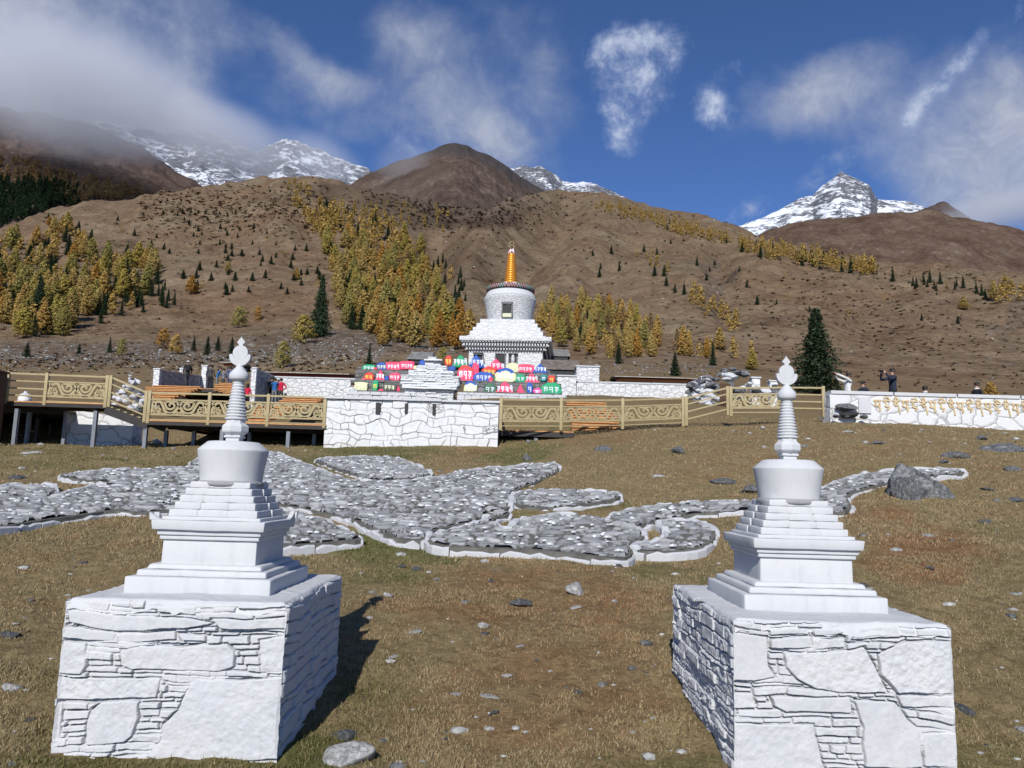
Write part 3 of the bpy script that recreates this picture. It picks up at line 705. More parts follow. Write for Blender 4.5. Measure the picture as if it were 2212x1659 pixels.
    def plate(pl, nm, th):
        q = MB(); q.prism(pl, lambda a_, c_, d_: (a_, d_-th/2, zz+c_), th); o = q.build(nm, WHITE, root, fix=True)
        bv = o.modifiers.new('edge', 'BEVEL'); bv.width = .003; bv.segments = 2; bv.limit_method = 'ANGLE'
    cr = []
    for k_ in range(33):
        a = math.pi*(1.055-(-.0))+ (math.pi*.89)*k_/32; cr.append((.0725*math.cos(a), .806+.0725*math.sin(a)+(.018 if k_ in (0, 32) else 0)))
    for k_ in range(25):
        a = math.pi*1.93-math.pi*.86*k_/24; cr.append((.052*math.cos(a), .826+.052*math.sin(a)))
    plate(cr, 'crescent', .034)
    plate([(.0505*math.cos(2*math.pi*k_/40), .824+.0505*math.sin(2*math.pi*k_/40)) for k_ in range(40)], 'sun_disc', .028)
    plate([(-.010, .868), (.010, .868), (.014, .878), (.028, .894), (.020, .906), (.006, .922), (0, .936), (-.006, .922), (-.020, .906), (-.028, .894), (-.014, .878)], 'jewel', .026)
    return root
LP = [[(190,780),(300,775),(900,800),(1035,830),(850,870),(460,870),(200,850)],[(1010,800),(1435,805),(1430,875),(1050,862)],[(165,865),(450,872),(470,885),(450,930),(155,930)],
 [(475,885),(800,880),(800,940),(480,935)],[(810,895),(975,890),(980,935),(830,940)],[(160,940),(295,935),(300,1060),(270,1110),(140,1110)],
 [(490,985),(600,955),(850,970),(960,945),(1100,940),(1140,985),(1140,1080),(1060,1105),(800,1110),(560,1095),(490,1070)],[(1280,930),(1430,915),(1430,1120),(1300,1120),(1285,1040)],
 [(140,1120),(720,1155),(700,1260),(400,1255),(120,1240)],[(925,1150),(1425,1155),(1410,1610),(760,1590),(650,1560),(735,1480),(740,1400),(820,1320),(870,1220),(925,1160)],
 [(320,1300),(380,1260),(600,1265),(600,1370),(570,1460),(520,1490),(300,1475),(300,1390)],[(115,1250),(165,1250),(150,1450),(110,1450)],[(690,735),(920,730),(915,785),(690,770)],[(185,730),(425,725),(425,770),(185,770)]]
RPl = [[(515,555),(720,565),(730,740),(770,800),(640,825),(520,820)],[(730,530),(950,535),(970,575),(730,565)],[(735,580),(975,575),(980,635),(735,640)],[(990,590),(1170,580),(1175,640),(1000,645)],
 [(1200,600),(1260,545),(1480,545),(1510,610),(1270,610)],[(820,660),(1180,650),(1280,640),(1380,800),(1420,880),(1150,875),(1000,850),(900,800),(830,740)],
 [(1360,690),(1520,625),(1810,625),(1810,870),(1480,880),(1380,790)],[(525,875),(640,880),(660,960),(525,960)],[(740,895),(1200,895),(1210,985),(830,985),(760,950)],
 [(1470,885),(1815,880),(1815,935),(1500,950)],[(525,1035),(990,1040),(1010,1120),(1055,1290),(535,1290)],[(1220,910),(1460,920),(1540,1010),(1600,1050),(1615,1240),(1280,1250),(1270,1050)],
 [(1620,1070),(1815,1060),(1815,1240),(1620,1240)],[(965,535),(1130,535),(1180,565),(990,578)]]
BASEH = .93
invL = bilin([(182, 712), (1440, 735), (1400, 1645), (103, 1528)]); invR = bilin([(512, 500), (1805, 545), (1815, 1290), (537, 1300)])
stL = [[invL(p, 1.22, .84) for p in pl] for pl in LP]; stR = [[invR(p, 1.21, .80) for p in pl] for pl in RPl]
side = dict(cw=.22, ch=.05, crack=.036, rough=.010)
small_stupa('white stupa with upturned cornice horns on a stone base, shadowed right side', -1.815, 5.06, CAMZ-.69-BASEH, 1.215, 1.40, BASEH,
    dict(f=dict(stones=stL, crack=.030), r=side, b=None, l=side), 3, True)
small_stupa('white stupa with plain cornice on a stone base beside the brown earth patch', 1.855, 5.14, CAMZ-.705-BASEH, 1.20, 1.56, BASEH,
    dict(f=dict(stones=stR, crack=.030), r=side, b=None, l=dict(cw=.16, ch=.042, crack=.024, rough=.012)), 23, False)
# ================================================================ zoom frames: pixel readings taken from enlargements of the photo
def frame(x0, y0, w_, n=2212):
    k_ = w_/n*2212/3264; return lambda x, y: (x0*2212/3264+x*k_, y0*2212/3264+y*k_)
Z4 = frame(0, 1080, 800); Z5 = frame(700, 1050, 600); Z6 = frame(1050, 1080, 800); Z7 = frame(1700, 1080, 800); Z8 = frame(2464, 1080, 800)
Z9 = frame(460, 1130, 460); ZL = frame(1080, 1100, 420); ZR = frame(1420, 1100, 400); ZS = frame(1400, 700, 450, 1357)
ZP = frame(900, 1380, 1600); ZQ = frame(0, 1380, 1400)
# ---------------------------------------------------------------- materials
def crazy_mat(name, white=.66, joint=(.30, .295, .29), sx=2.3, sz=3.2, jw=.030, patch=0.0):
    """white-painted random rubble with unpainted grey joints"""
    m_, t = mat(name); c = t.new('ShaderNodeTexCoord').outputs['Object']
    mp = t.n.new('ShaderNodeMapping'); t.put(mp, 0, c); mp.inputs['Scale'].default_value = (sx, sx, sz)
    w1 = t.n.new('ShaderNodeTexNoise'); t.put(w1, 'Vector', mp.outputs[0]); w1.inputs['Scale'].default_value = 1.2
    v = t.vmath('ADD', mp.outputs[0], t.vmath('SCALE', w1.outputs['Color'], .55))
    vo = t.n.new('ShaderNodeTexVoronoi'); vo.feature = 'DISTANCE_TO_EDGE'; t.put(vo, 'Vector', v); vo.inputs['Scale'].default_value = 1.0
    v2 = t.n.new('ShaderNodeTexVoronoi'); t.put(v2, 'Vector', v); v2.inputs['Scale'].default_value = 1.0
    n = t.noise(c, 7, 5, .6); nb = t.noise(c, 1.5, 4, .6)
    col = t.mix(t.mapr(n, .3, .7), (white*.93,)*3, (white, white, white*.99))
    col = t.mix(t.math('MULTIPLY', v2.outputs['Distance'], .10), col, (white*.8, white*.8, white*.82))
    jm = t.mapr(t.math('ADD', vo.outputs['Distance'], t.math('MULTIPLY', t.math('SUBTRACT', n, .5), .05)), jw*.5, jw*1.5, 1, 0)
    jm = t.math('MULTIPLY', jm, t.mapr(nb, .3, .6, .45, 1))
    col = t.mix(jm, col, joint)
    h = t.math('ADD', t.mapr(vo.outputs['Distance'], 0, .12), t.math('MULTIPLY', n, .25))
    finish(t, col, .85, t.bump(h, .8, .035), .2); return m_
CRAZY = crazy_mat('rubble_white'); CRAZY_BIG = crazy_mat('rubble_white_big', sx=1.25, sz=1.9, jw=.026); 
BRICKW = crazy_mat('coursed_white', .66, (.44, .44, .44), 1.6, 4.2, .035)
DRUMW = crazy_mat('slate_drum_white', .62, (.36, .37, .38), 2.0, 6.0, .05)
SLATE = simple('slate', (.135, .135, .14), .3, 3.0, .7, .01, (.23, .23, .235))
DARKSLATE = simple('dark_slate', (.12, .122, .115), .3, 4.0, .8, .02, (.25, .25, .24))
RAILM = simple('painted_timber', (.36, .29, .155), .10, 6.0, .6, .002, (.41, .335, .185))
PLANK = simple('orange_timber', (.50, .24, .085), .2, 5.0, .6, .002, (.60, .31, .12))
BEAM = simple('dark_steel', (.035, .030, .027), .2, 4, .6, .002)
STEEL = simple('grey_steel', (.19, .20, .22), .15, 6, .5, .001, metal=.2)
BLACKW = simple('flat_black', (.030, .030, .030), .2, 5, .6, .003)  # near-black standing for the shade inside openings and slots; also hut walls
GREYF = simple('grey_frame', (.14, .14, .145), .2, 5, .6, .003)
SHINGLE = simple('slate_roof', (.17, .165, .155), .3, 2.5, .8, .02, (.28, .275, .26))
REDM = simple('dark_red_paint', (.20, .025, .015), .2, 5, .55, .002)
ORANGEM = simple('orange_paint', (.62, .24, .07), .15, 5, .55, .002)
GOLDM = simple('gold_leaf_orange', (.86, .36, .045), .06, 2, .34, .001, metal=.55, spec=.6)
BRASS = simple('tarnished_brass', (.12, .09, .05), .2, 3, .35, .001, metal=.9)
SCARF = simple('pale_scarf', (.75, .58, .60), .1, 6, .8, .003)
BROWNW = simple('brown_timber', (.085, .045, .028), .2, 5, .7, .002)
CREAMM = simple('cream_paint', (.60, .60, .42), .1, 5, .7, .002)
# ---------------------------------------------------------------- walls
def wall_between(name, label, cat, A, B, zA, zB, th, mt, cap=None, group=None, capm=None, out=.05):
    """upright wall from top corner A to top corner B (front face), bottom heights zA, zB, thickness going away from the viewer"""
    A = Vector(A); B = Vector(B); mid = (A+B)/2; t_ = Vector((B.x-A.x, B.y-A.y, 0)); L = t_.length; t_.normalize(); n_ = Vector((-t_.y, t_.x, 0))
    if n_.y < 0 and abs(n_.y) > .2: n_ = -n_
    root = thing(name, label, cat, (mid.x, mid.y, min(zA, zB)), 0, group); o = root.location.copy(); b = MB(); nseg = max(2, int(L/.5))
    rows = []
    for i in range(nseg+1):
        f_ = i/nseg; p = A.lerp(B, f_); zb = zA+(zB-zA)*f_
        wv = float(fbm(p.x*.8+p.y, 1.0, 3, 4))*.03
        rows.append([Vector((p.x, p.y, p.z-(cap or 0)+wv*0))-o, Vector((p.x, p.y, zb))-o, Vector((p.x, p.y, zb))+n_*th-o, p-Vector((0, 0, cap or 0))+n_*th-o])
    vs = [q for r_ in rows for q in r_]; fs = []
    for i in range(nseg):
        for k_ in range(4): j = (k_+1) % 4; fs.append((i*4+k_, i*4+j, (i+1)*4+j, (i+1)*4+k_))
    fs += [(0, 1, 2, 3), tuple(nseg*4+k_ for k_ in (3, 2, 1, 0))]
    b.add(vs, fs); b.build('wall', mt, root, fix=True)
    if cap:
        b = MB(); ns = max(2, int(L/2.1)); rng = random.Random(int(L*100))
        for i in range(ns):
            a_ = A.lerp(B, i/ns+.002); c_ = A.lerp(B, (i+1)/ns-.002); dz = rng.uniform(-.008, .008)
            m0 = a_-Vector((0, 0, cap/2-dz))+n_*(th/2)-o; m1 = c_-Vector((0, 0, cap/2-dz))+n_*(th/2)-o
            b.bar(m0, m1, th+out*2, cap*1.02)
        b.build('coping', capm or WHITE, root, fix=True)
    return root
# the stone platform in the middle, with modelled stones
def relief_wall(name, W, H, Dp, ppm, seed, parent, cw, ch, crack=.05, joint=.15):
    nu, nv = int(W*ppm), int(H*ppm)
    u, v = np.meshgrid(np.linspace(0, W, nu), np.linspace(0, H, nv))
    uw = u+fbm(u*1.6, v*1.6, 3, seed)*.30; vw = v+fbm(u*1.5+9, v*1.5, 3, seed+2)*.22
    bid, dj = course_cells(uw, vw, W, H, cw, ch, seed); dj = np.minimum(dj, .2); r_ = np.random.default_rng(seed+1).random((bid.max()+1, 3))
    b2, d2 = voronoi_cells(uw, vw, W, H, cw*.45, ch*.5, seed+8, .9); sel = np.random.default_rng(seed+9).random(bid.max()+1)[bid] < .04
    dj = np.where(sel, np.minimum(dj, d2), dj)
    g = (r_[bid, 0]-.5)*.05-(1-np.clip(dj/.022, 0, 1))**1.6*crack*.6+fbm(u*6, v*6, 4, seed+20)*.015
    g = g*np.clip(np.minimum(u, W-u)/.03, 0, 1)
    me = fast_mesh(name, np.stack([(u-W/2).ravel(), (-g).ravel(), (H-v).ravel()], 1), grid_faces(nv, nu)[:, ::-1], [CRZREL], False)
    add_attr(me, 'joint', 1-np.clip((dj-.004)/.018, 0, 1)); o = link(name, me, parent); return o
m_, t = mat('rubble_relief'); c = t.new('ShaderNodeTexCoord').outputs['Object']; n_ = t.noise(c, 6, 5, .6)
CRZREL = m_; col = t.mix(t.mapr(n_, .3, .7), (.61, .615, .625), (.68, .68, .675)); nb = t.noise(c, 1.2, 3, .5)
low = t.mapr(t.new('ShaderNodeSeparateXYZ', Vector=c).outputs[2], .0, .5, .5, 0); col = t.mix(t.math('MULTIPLY', low, t.mapr(nb, .4, .6)), col, (.52, .47, .38))
col = t.mix(t.math('MULTIPLY', t.attr('joint'), t.mapr(nb, .3, .55, .6, 1)), col, (.21, .205, .195)); finish(t, col, .85, t.bump(n_, .5, .02), .2)
pA = at(705, 858, 28); pB = at(1077.5, 868, 28.0); zt = (pA.z+pB.z)/2; W_ = (pB-pA).length; Hh = zt-.06-(gz(0, 28)-.25)
root = thing('stone_platform', 'long white stone platform of irregular blocks with narrow dark slots, below the painted stones', 'platform', ((pA.x+pB.x)/2, 28, zt-.06-Hh))
relief_wall('front_wall', W_, Hh, 4, 62, 91, root, .42, .21)
b = MB(); b.box((0, 7.05, Hh/2), (W_-.01, 14, Hh)); b.build('core', CRAZY_BIG, root)
b = MB(); rng = random.Random(5); n_ = 9
for i in range(n_):
    x0 = -W_/2-.06+(W_+.12)*i/n_; x1 = -W_/2-.06+(W_+.12)*(i+1)/n_-.012; b.box(((x0+x1)/2, 6.95, Hh+.045+rng.uniform(-.006, .006)), (x1-x0, 14.1, .075))
b.build('coping', WHITE, root)
for (x0, x1, y0, y1) in ((413, 447, 562, 662), (668, 688, 570, 655), (912, 934, 575, 668)):
    a_ = at(*Z6(x0, y0), 28); c_ = at(*Z6(x1, y1), 28); b = MB(); b.box(((a_.x+c_.x)/2-root.location.x, .0, (a_.z+c_.z)/2-root.location.z), (c_.x-a_.x, .16, a_.z-c_.z)); b.build('drain_slot', BLACKW, root)  # solid near-black blocks, coloured as the shade inside the slots
# ---------------------------------------------------------------- slate shelves carrying the painted stones
def stacked(name, parent, boxes, mt, seed, *a_, **k_):
    for i_, bx_ in enumerate(boxes): o_ = stacked1(name, parent, [bx_], mt, seed+i_*17, *a_, **k_)
    return o_
def stacked1(name, parent, boxes, mt, seed, th=(.07, .16), ln=(.35, .95), rag=.07, sm=None):
    """dry-laid slabs filling each box (x0, x1, y0, y1, z0, z1), front ragged"""
    b = MB(); rng = random.Random(seed)
    for (x0, x1, y0, y1, z0, z1) in boxes:
        z = z0
        while z < z1-.02:
            h = min(rng.uniform(*th), z1-z); x = x0-rng.uniform(0, rag)
            while x < x1:
                L = rng.uniform(*ln); xe = min(x+L, x1+rng.uniform(0, rag)); 
                if xe-x < .05: break
                f_ = rng.uniform(-rag, rag*.4); n_ = 7; pts = []
                cx_, hw = (x+xe)/2, (xe-x)/2-.006
                for k_ in range(n_+1): pts.append((cx_-hw+2*hw*k_/n_, y0+f_+rng.uniform(-.012, .012)+(.03 if k_ in (0, n_) else 0)))
                tilt = rng.uniform(-.02, .02); ch_ = rng.uniform(.010, .022)
                vs = []; 
                for (yy, zz_) in ((.012, z+.004), (0, z+ch_), (0, z+h-ch_), (.014, z+h-.006)):
                    vs += [(px_, py_+yy, zz_+tilt*(px_-cx_)) for px_, py_ in pts]
                vs += [(pts[-1][0], y1, z+h-.006), (pts[0][0], y1, z+h-.006), (pts[-1][0], y1, z+.004), (pts[0][0], y1, z+.004)]
                m1 = n_+1; fs = []
                for r_ in range(3):
                    for k_ in range(n_): fs.append((r_*m1+k_, r_*m1+k_+1, (r_+1)*m1+k_+1, (r_+1)*m1+k_))
                t0 = 4*m1; fs.append(tuple(range(3*m1, 4*m1))+(t0, t0+1)); fs.append((m1-1, t0+2, t0, 4*m1-1, 3*m1-1, 2*m1-1)); fs.append((3*m1, t0+1, t0+3, 0, m1, 2*m1))
                b.add(vs, fs); x = xe
            z += h
    return b.build(name, mt, parent)
def shelf_box(fr, x0, x1, ytop, ybot, d, dep):
    a_ = at(*fr(x0, ybot), d); c_ = at(*fr(x1, ytop), d); return (a_.x, c_.x, d, d+dep, a_.z, c_.z)
loc = Vector((at(820, 850, 44).x, 44, at(820, 850, 44).z-.3))
def rel(bx, o): return (bx[0]-o.x, bx[1]-o.x, bx[2]-o.y, bx[3]-o.y, bx[4]-o.z, bx[5]-o.z)
root = thing('stone_shelf', 'three-step slate shelf left of the pale slab pile, lined with painted stones', 'shelf', loc, 0, 'slate shelves for painted stones')
L3, L2, L1 = 43.2, 44.0, 44.8
stacked('slate_courses', root, [rel(shelf_box(ZL, 185, 1130, 610, 790, L3+.30, .9), loc), rel(shelf_box(ZL, 285, 1200, 432, 605, L2+.30, .9), loc), rel(shelf_box(ZL, 330, 1320, 380, 432, L1+.32, 1.2), loc)], DARKSLATE, 3)
stacked('shelf_edge', root, [rel(shelf_box(ZL, 160, 1130, 772, 800, L3-.12, .5), loc), rel(shelf_box(ZL, 280, 1200, 598, 620, L2-.12, .5), loc), rel(shelf_box(ZL, 320, 1320, 424, 446, L1-.12, .5), loc)], DARKSLATE, 4, (.05, .09))
stacked('white_footing', root, [rel(shelf_box(ZL, 120, 1200, 800, 925, 42.0, 2.0), loc)], WHITE_ROUGH, 5, (.12, .22), (.3, .8))
loc = Vector((at(1100, 850, 44).x, 44, at(1100, 850, 44).z-.3))
root = thing('stone_shelf', 'three-step slate shelf right of the pale slab pile, crowded with painted stones', 'shelf', loc, 0, 'slate shelves for painted stones')
stacked('slate_courses', root, [rel(shelf_box(ZR, 330, 2040, 680, 868, L3+.30, .9), loc), rel(shelf_box(ZR, 230, 1960, 500, 676, L2+.30, .9), loc), rel(shelf_box(ZR, 60, 1840, 440, 500, L1+.32, 1.2), loc)], DARKSLATE, 6)
stacked('shelf_edge', root, [rel(shelf_box(ZR, 310, 2040, 856, 880, L3-.12, .5), loc), rel(shelf_box(ZR, 230, 1960, 664, 686, L2-.12, .5), loc), rel(shelf_box(ZR, 100, 1840, 488, 510, L1-.12, .5), loc)], DARKSLATE, 7, (.05, .09))
stacked('white_footing', root, [rel(shelf_box(ZR, 220, 2120, 880, 1020, 42.0, 2.0), loc)], WHITE_ROUGH, 8, (.16, .28), (.3, .8))
_f2 = shelf_box(ZR, 1020, 2080, 1015, 1300, 42.6, 1.2); b = MB(); _f3 = rel(_f2, loc); b.box(((_f3[0]+_f3[1])/2, (_f3[2]+_f3[3])/2, (_f3[4]+_f3[5])/2-.3), (_f3[1]-_f3[0], 1.2, _f3[5]-_f3[4]+.6)); b.build('foundation', DARKSLATE, root)
loc = Vector((at(931, 860, 42.6).x, 42.6, at(931, 862, 42.6).z-.15))
root = thing('stone_cairn', 'tall stepped pile of pale slate slabs between the two rows of painted stones', 'cairn', loc)
D0 = 42.3
stacked('slab_courses', root, [rel(shelf_box(ZL, *q), loc) for q in ((1110,1925,735,905,D0,1.5), (1080,1960,722,740,D0+.1,1.3), (1040,2010,520,655,D0-.05,1.5), (1180,1915,430,520,D0+.2,1.2), (1310,1815,345,430,D0+.3,1.1), (1450,1705,240,345,D0+.35,.9))], WHITE_PILE, 9, (.05, .10), (.25, .75), .07)
stacked('ledge_slab', root, [rel(shelf_box(ZL, *q), loc) for q in ((1065,1975,672,722,D0-.28,1.8), (1440,1730,238,258,D0+.2,1.1))], WHITE_PILE, 10, (.10, .14), (1.0, 1.6), .06)
stacked('core', root, [rel(shelf_box(ZL, *q), loc) for q in ((1140,1900,650,680,D0+.35,1.0),)], DARKSLATE, 12)
stacked('crown_stone', root, [rel(shelf_box(ZL, *q), loc) for q in ((1510,1640,195,238,D0+.4,.6),)], WHITE_PILE, 11, (.05, .08), (.3, .5))
# ---------------------------------------------------------------- painted stones with carved letters
GL = {  # strokes of the six-syllable script, unit boxes, y up
 0: [[(.05,.95),(.9,.95)], [(.25,.95),(.12,.7),(.3,.6),(.5,.75),(.5,.95)], [(.8,.95),(.8,.3)], [(.35,.6),(.2,.35),(.45,.3)]],
 1: [[(.05,.95),(.9,.95)], [(.3,.95),(.15,.62),(.38,.5),(.75,.62)], [(.78,.95),(.78,.05)]],
 2: [[(.05,.9),(.9,.9)], [(.2,.9),(.35,.6),(.15,.4),(.5,.35)], [(.6,.9),(.6,.2)], [(.85,.9),(.85,.1)]],
 3: [[(.05,.95),(.9,.95)], [(.15,.95),(.2,.55),(.5,.5)], [(.55,.95),(.5,.1)], [(.8,.95),(.85,.5),(.7,.3)]],
 4: [[(.1,1.05),(.5,1.2),(.85,1.0)], [(.05,.9),(.9,.9)], [(.3,.9),(.2,.55),(.55,.5),(.8,.9)], [(.8,.9),(.8,.1)]],
 5: [[(.05,.95),(.9,.95)], [(.2,.95),(.6,.7),(.2,.5),(.6,.35),(.35,.1)], [(.8,.95),(.8,.4)]]}
def glyphs(b, n_, seed, x0, x1, z0, z1, yf, wd, th, seq=None, M=None):
    rng = random.Random(seed); cw_ = (x1-x0)/n_
    for i in range(n_):
        g = GL[(seq[i % len(seq)] if seq else (i+seed) % 6)]
        for st in g:
            P_ = [Vector((x0+cw_*(i+.06+.84*a_), yf((x0+cw_*(i+a_)), z0+(z1-z0)*c_), z0+(z1-z0)*c_)) for a_, c_ in st]
            for a_, c_ in zip(P_[:-1], P_[1:]): b.bar(a_, c_, th, wd, 0, up=Vector((0, 0.001, 1)) if abs((c_-a_).normalized().z) < .95 else Vector((1, 0, 0)))
PAL = dict(pink=(.78,.055,.13), red=(.68,.05,.035), green=(.012,.30,.13), blue=(.018,.085,.36), cream=(.62,.62,.38), white=(.66,.66,.66), grey=(.16,.16,.165), dkgreen=(.04,.13,.07), teal=(.02,.22,.22), magenta=(.72,.07,.30), dark=(.07,.07,.065))
PMAT = {k_: simple('paint_'+k_, v_, .10, 9, .6, .004, detail=3) for k_, v_ in PAL.items()}
LW, LY, LC = simple('letter_white', (.72,.75,.80), .08, 6), simple('letter_yellow', (.80,.66,.12), .1, 6), simple('letter_cream', (.74,.74,.50), .1, 6)
LET = dict(w=LW, y=LY, c=LC)
def outline(kind, rng, n_=22):
    pts = []
    for k_ in range(n_):
        a = math.pi*2*k_/n_-math.pi/2; x, z = math.cos(a), math.sin(a)
        if kind == 'dome': px_, pz_ = x*1.0, (z*.98+0 if z > 0 else -.92*(abs(z)**.35)); px_ = px_ if z > 0 else math.copysign(min(1, abs(x)**.45), x)
        elif kind == 'peak': pz_ = (1-abs(x)**1.25)*1.95-.95 if z > 0 else -.95; px_ = x if z > 0 else math.copysign(abs(x)**.5, x)*.97
        elif kind == 'slab': px_ = math.copysign(abs(x)**.4, x); pz_ = math.copysign(abs(z)**.4, z)*.94
        elif kind == 'tall': px_ = math.copysign(abs(x)**.7, x); pz_ = math.copysign(abs(z)**.75, z)
        else: px_, pz_ = x, z
        pts.append((px_*(1+rng.uniform(-.10, .10)), pz_*(1+rng.uniform(-.10, .09))))
    return pts
def painted_stone(fr, x0, y0, x1, y1, d, kind, colr, let, nl, label, seed, top=None):
    rng = random.Random(seed); a_ = at(*fr(x0, y1), d); c_ = at(*fr(x1, y0), d); W2, H2 = (c_.x-a_.x)/2*1.17, (c_.z-a_.z)/2*1.20
    root = thing('painted_stone', label, 'painted stone', ((a_.x+c_.x)/2, d, a_.z), 0, 'painted prayer stones on the slate shelves')
    lean = .18; b = MB(); ol = outline(kind, rng)
    f_ = lambda x, z, y: (x*W2, y+(z+1)*H2*lean, (z+1)*H2)
    n_ = len(ol); rings = [(1.0, .11), (1.0, .03), (.93, .004), (.6, -.012)]
    vs = []; 
    for s_, yy in rings: vs += [f_(x*s_, z*s_, yy) for x, z in ol]
    fs = [(k_*n_+i, (k_+1)*n_+i, (k_+1)*n_+(i+1) % n_, k_*n_+(i+1) % n_) for k_ in range(3) for i in range(n_)]
    fs += [tuple(range(3*n_, 4*n_)), tuple(reversed(range(n_)))]
    if top: 
        b.add(vs, fs, 0, False)
        b.mi = [1 if (sum(vs[i][2] for i in f__)/len(f__)) > H2*1.25 else 0 for f__ in fs]
        b.build('slab', [PMAT[colr], PMAT[top]], root)
    else: b.add(vs, fs, 0, False); b.build('slab', PMAT[colr], root)
    if let:
        g = MB(); zc0, zc1 = H2*.28, H2*(1.22 if not top else 1.3); wl = max(.032, min(.060, H2*.11))
        glyphs(g, nl, seed, -W2*.78, W2*.78, zc0, zc1, lambda x, z: z*lean-.028, wl, .018, [0, 1, 5, 3, 2, 4][seed % 3:])
        g.build('lettering', LET[let], root)
    return root
PS = [
 (ZL,400,335,605,430,L1,'dome','green','w',3,'small green stone with white letters at the far left of the top left shelf'),
 (ZL,585,378,645,430,L1-.05,'round','red',None,0,'tiny red stone wedged between the green and blue ones, top left shelf'),
 (ZL,630,312,800,420,L1,'dome','blue','c',3,'blue-topped stone with cream letters between green and pink on the top left shelf'),
 (ZL,800,300,1030,420,L1,'slab','pink','w',4,'wide pink stone beside the blue-topped one on the top left shelf'),
 (ZL,1035,285,1250,415,L1,'slab','pink','w',4,'wide pink stone with a white slab on its head, next to the slab pile'),
 (ZL,1250,350,1312,412,L1,'round','cream',None,0,'little cream stone leaning on the pale slab pile'),
 (ZL,1350,262,1450,345,L1+.3,'dome','blue',None,0,'blue stone half hidden behind the pale slab pile'),
 (ZL,430,478,572,600,L2,'dome','red','y',2,'red stone with yellow letters on the middle left shelf'),
 (ZL,385,560,445,600,L2-.05,'round','pink',None,0,'tiny pink stone at the left end of the middle left shelf'),
 (ZL,610,438,770,600,L2,'peak','pink','w',3,'tall pink stone with white letters in the centre of the middle left shelf'),
 (ZL,845,482,1030,605,L2,'round','pink','w',3,'round pink stone at the right of the middle left shelf'),
 (ZL,765,530,830,600,L2-.04,'tall','blue',None,0,'small blue stone between two pink ones on the middle left shelf'),
 (ZL,245,640,468,772,L3,'slab','cream','c',3,'cream slab beside the seated person on the bottom left shelf'),
 (ZL,560,617,652,775,L3,'tall','green','y',1,'upright green stone with a yellow letter on the bottom left shelf'),
 (ZL,662,742,745,776,L3-.05,'round','pink',None,0,'flat pink pebble-like stone on the bottom left shelf'),
 (ZL,745,640,948,776,L3,'dome','dark','c',3,'dark unpainted stone with cream letters on the bottom left shelf'),
 (ZL,965,690,1028,776,L3,'peak','pink',None,0,'small pointed pink stone near the foot of the slab pile'),
 (ZR,-10,205,105,372,L1,'dome','red','y',2,'red stone with yellow letters right beside the top of the slab pile'),
 (ZR,120,196,400,395,L1,'peak','green','w',4,'big pointed green stone on the top right shelf'),
 (ZR,385,207,690,402,L1-.03,'peak','blue','w',4,'big pointed blue stone in front of the stupa window'),
 (ZR,715,277,1062,442,L1,'peak','pink','w',4,'wide pointed pink stone below the stupa doorway'),
 (ZR,1070,330,1290,482,L1,'dome','cream','c',3,'cream stone with pale letters right of the stupa doorway'),
 (ZR,1280,360,1540,486,L1,'slab','pink','w',4,'flat-topped pink stone between cream and blue on the top right shelf'),
 (ZR,1545,352,1790,492,L1,'peak','blue','w',4,'low blue stone at the right end of the top right shelf'),
 (ZR,55,376,168,452,L1-.15,'dome','blue',None,0,'small blue stone below the green peak, beside the slab pile'),
 (ZR,215,397,482,652,L2,'dome','pink','w',3,'big red-topped pink stone with two rows of letters','red'),
 (ZR,460,358,582,650,L2+.12,'tall','pink',None,0,'narrow upright pink stone with a round head'),
 (ZR,655,402,880,542,L2+.25,'dome','red','y',3,'red stone with yellow letters under the wide pink peak'),
 (ZR,520,497,822,652,L2-.04,'dome','blue','w',4,'broad blue stone on the middle right shelf'),
 (ZR,765,572,832,656,L2-.12,'round','pink',None,0,'tiny pink stone on the right flank of the broad blue one'),
 (ZR,890,442,1212,656,L2-.03,'dome','cream','w',3,'large blue-topped cream stone in the middle of the right shelves','blue'),
 (ZR,830,545,905,655,L2+.03,'round','dkgreen',None,0,'dull green round stone left of the large blue-topped cream one'),
 (ZR,1235,532,1406,657,L2,'dome','green','w',2,'small green dome on the middle right shelf'),
 (ZR,1400,516,1642,667,L2,'peak','pink','w',4,'pink stone sloping to the right on the middle right shelf'),
 (ZR,1688,537,1778,640,L2,'tall','teal','w',1,'dark teal stone near the right end of the middle right shelf'),
 (ZR,1818,552,1922,672,L2,'tall','red','y',1,'small red and yellow stone at the right end of the middle right shelf'),
 (ZR,335,660,547,847,L3,'dome','cream','w',3,'blue-topped cream stone at the left of the bottom right shelf','blue'),
 (ZR,568,756,682,850,L3,'round','grey',None,0,'plain grey round stone on the bottom right shelf'),
 (ZR,690,702,882,852,L3,'dome','dkgreen','w',2,'dull green stone with a white letter on the bottom right shelf'),
 (ZR,880,676,1212,862,L3,'peak','pink','w',4,'widest pink stone, in the middle of the bottom right shelf'),
 (ZR,1255,712,1388,862,L3,'peak','pink',None,0,'small triangular pink stone on the bottom right shelf'),
 (ZR,1440,692,1532,856,L3,'tall','blue','w',1,'narrow upright blue stone on the bottom right shelf'),
 (ZR,1550,772,1692,872,L3,'round','magenta','w',1,'little magenta stone beside the narrow blue one'),
 (ZR,1705,690,2022,872,L3,'dome','green','w',3,'wide green stone at the right end of the bottom right shelf')]
for i, q in enumerate(PS): painted_stone(*q[:11], 11+i*7 if False else 11+i, q[11] if len(q) > 11 else None)
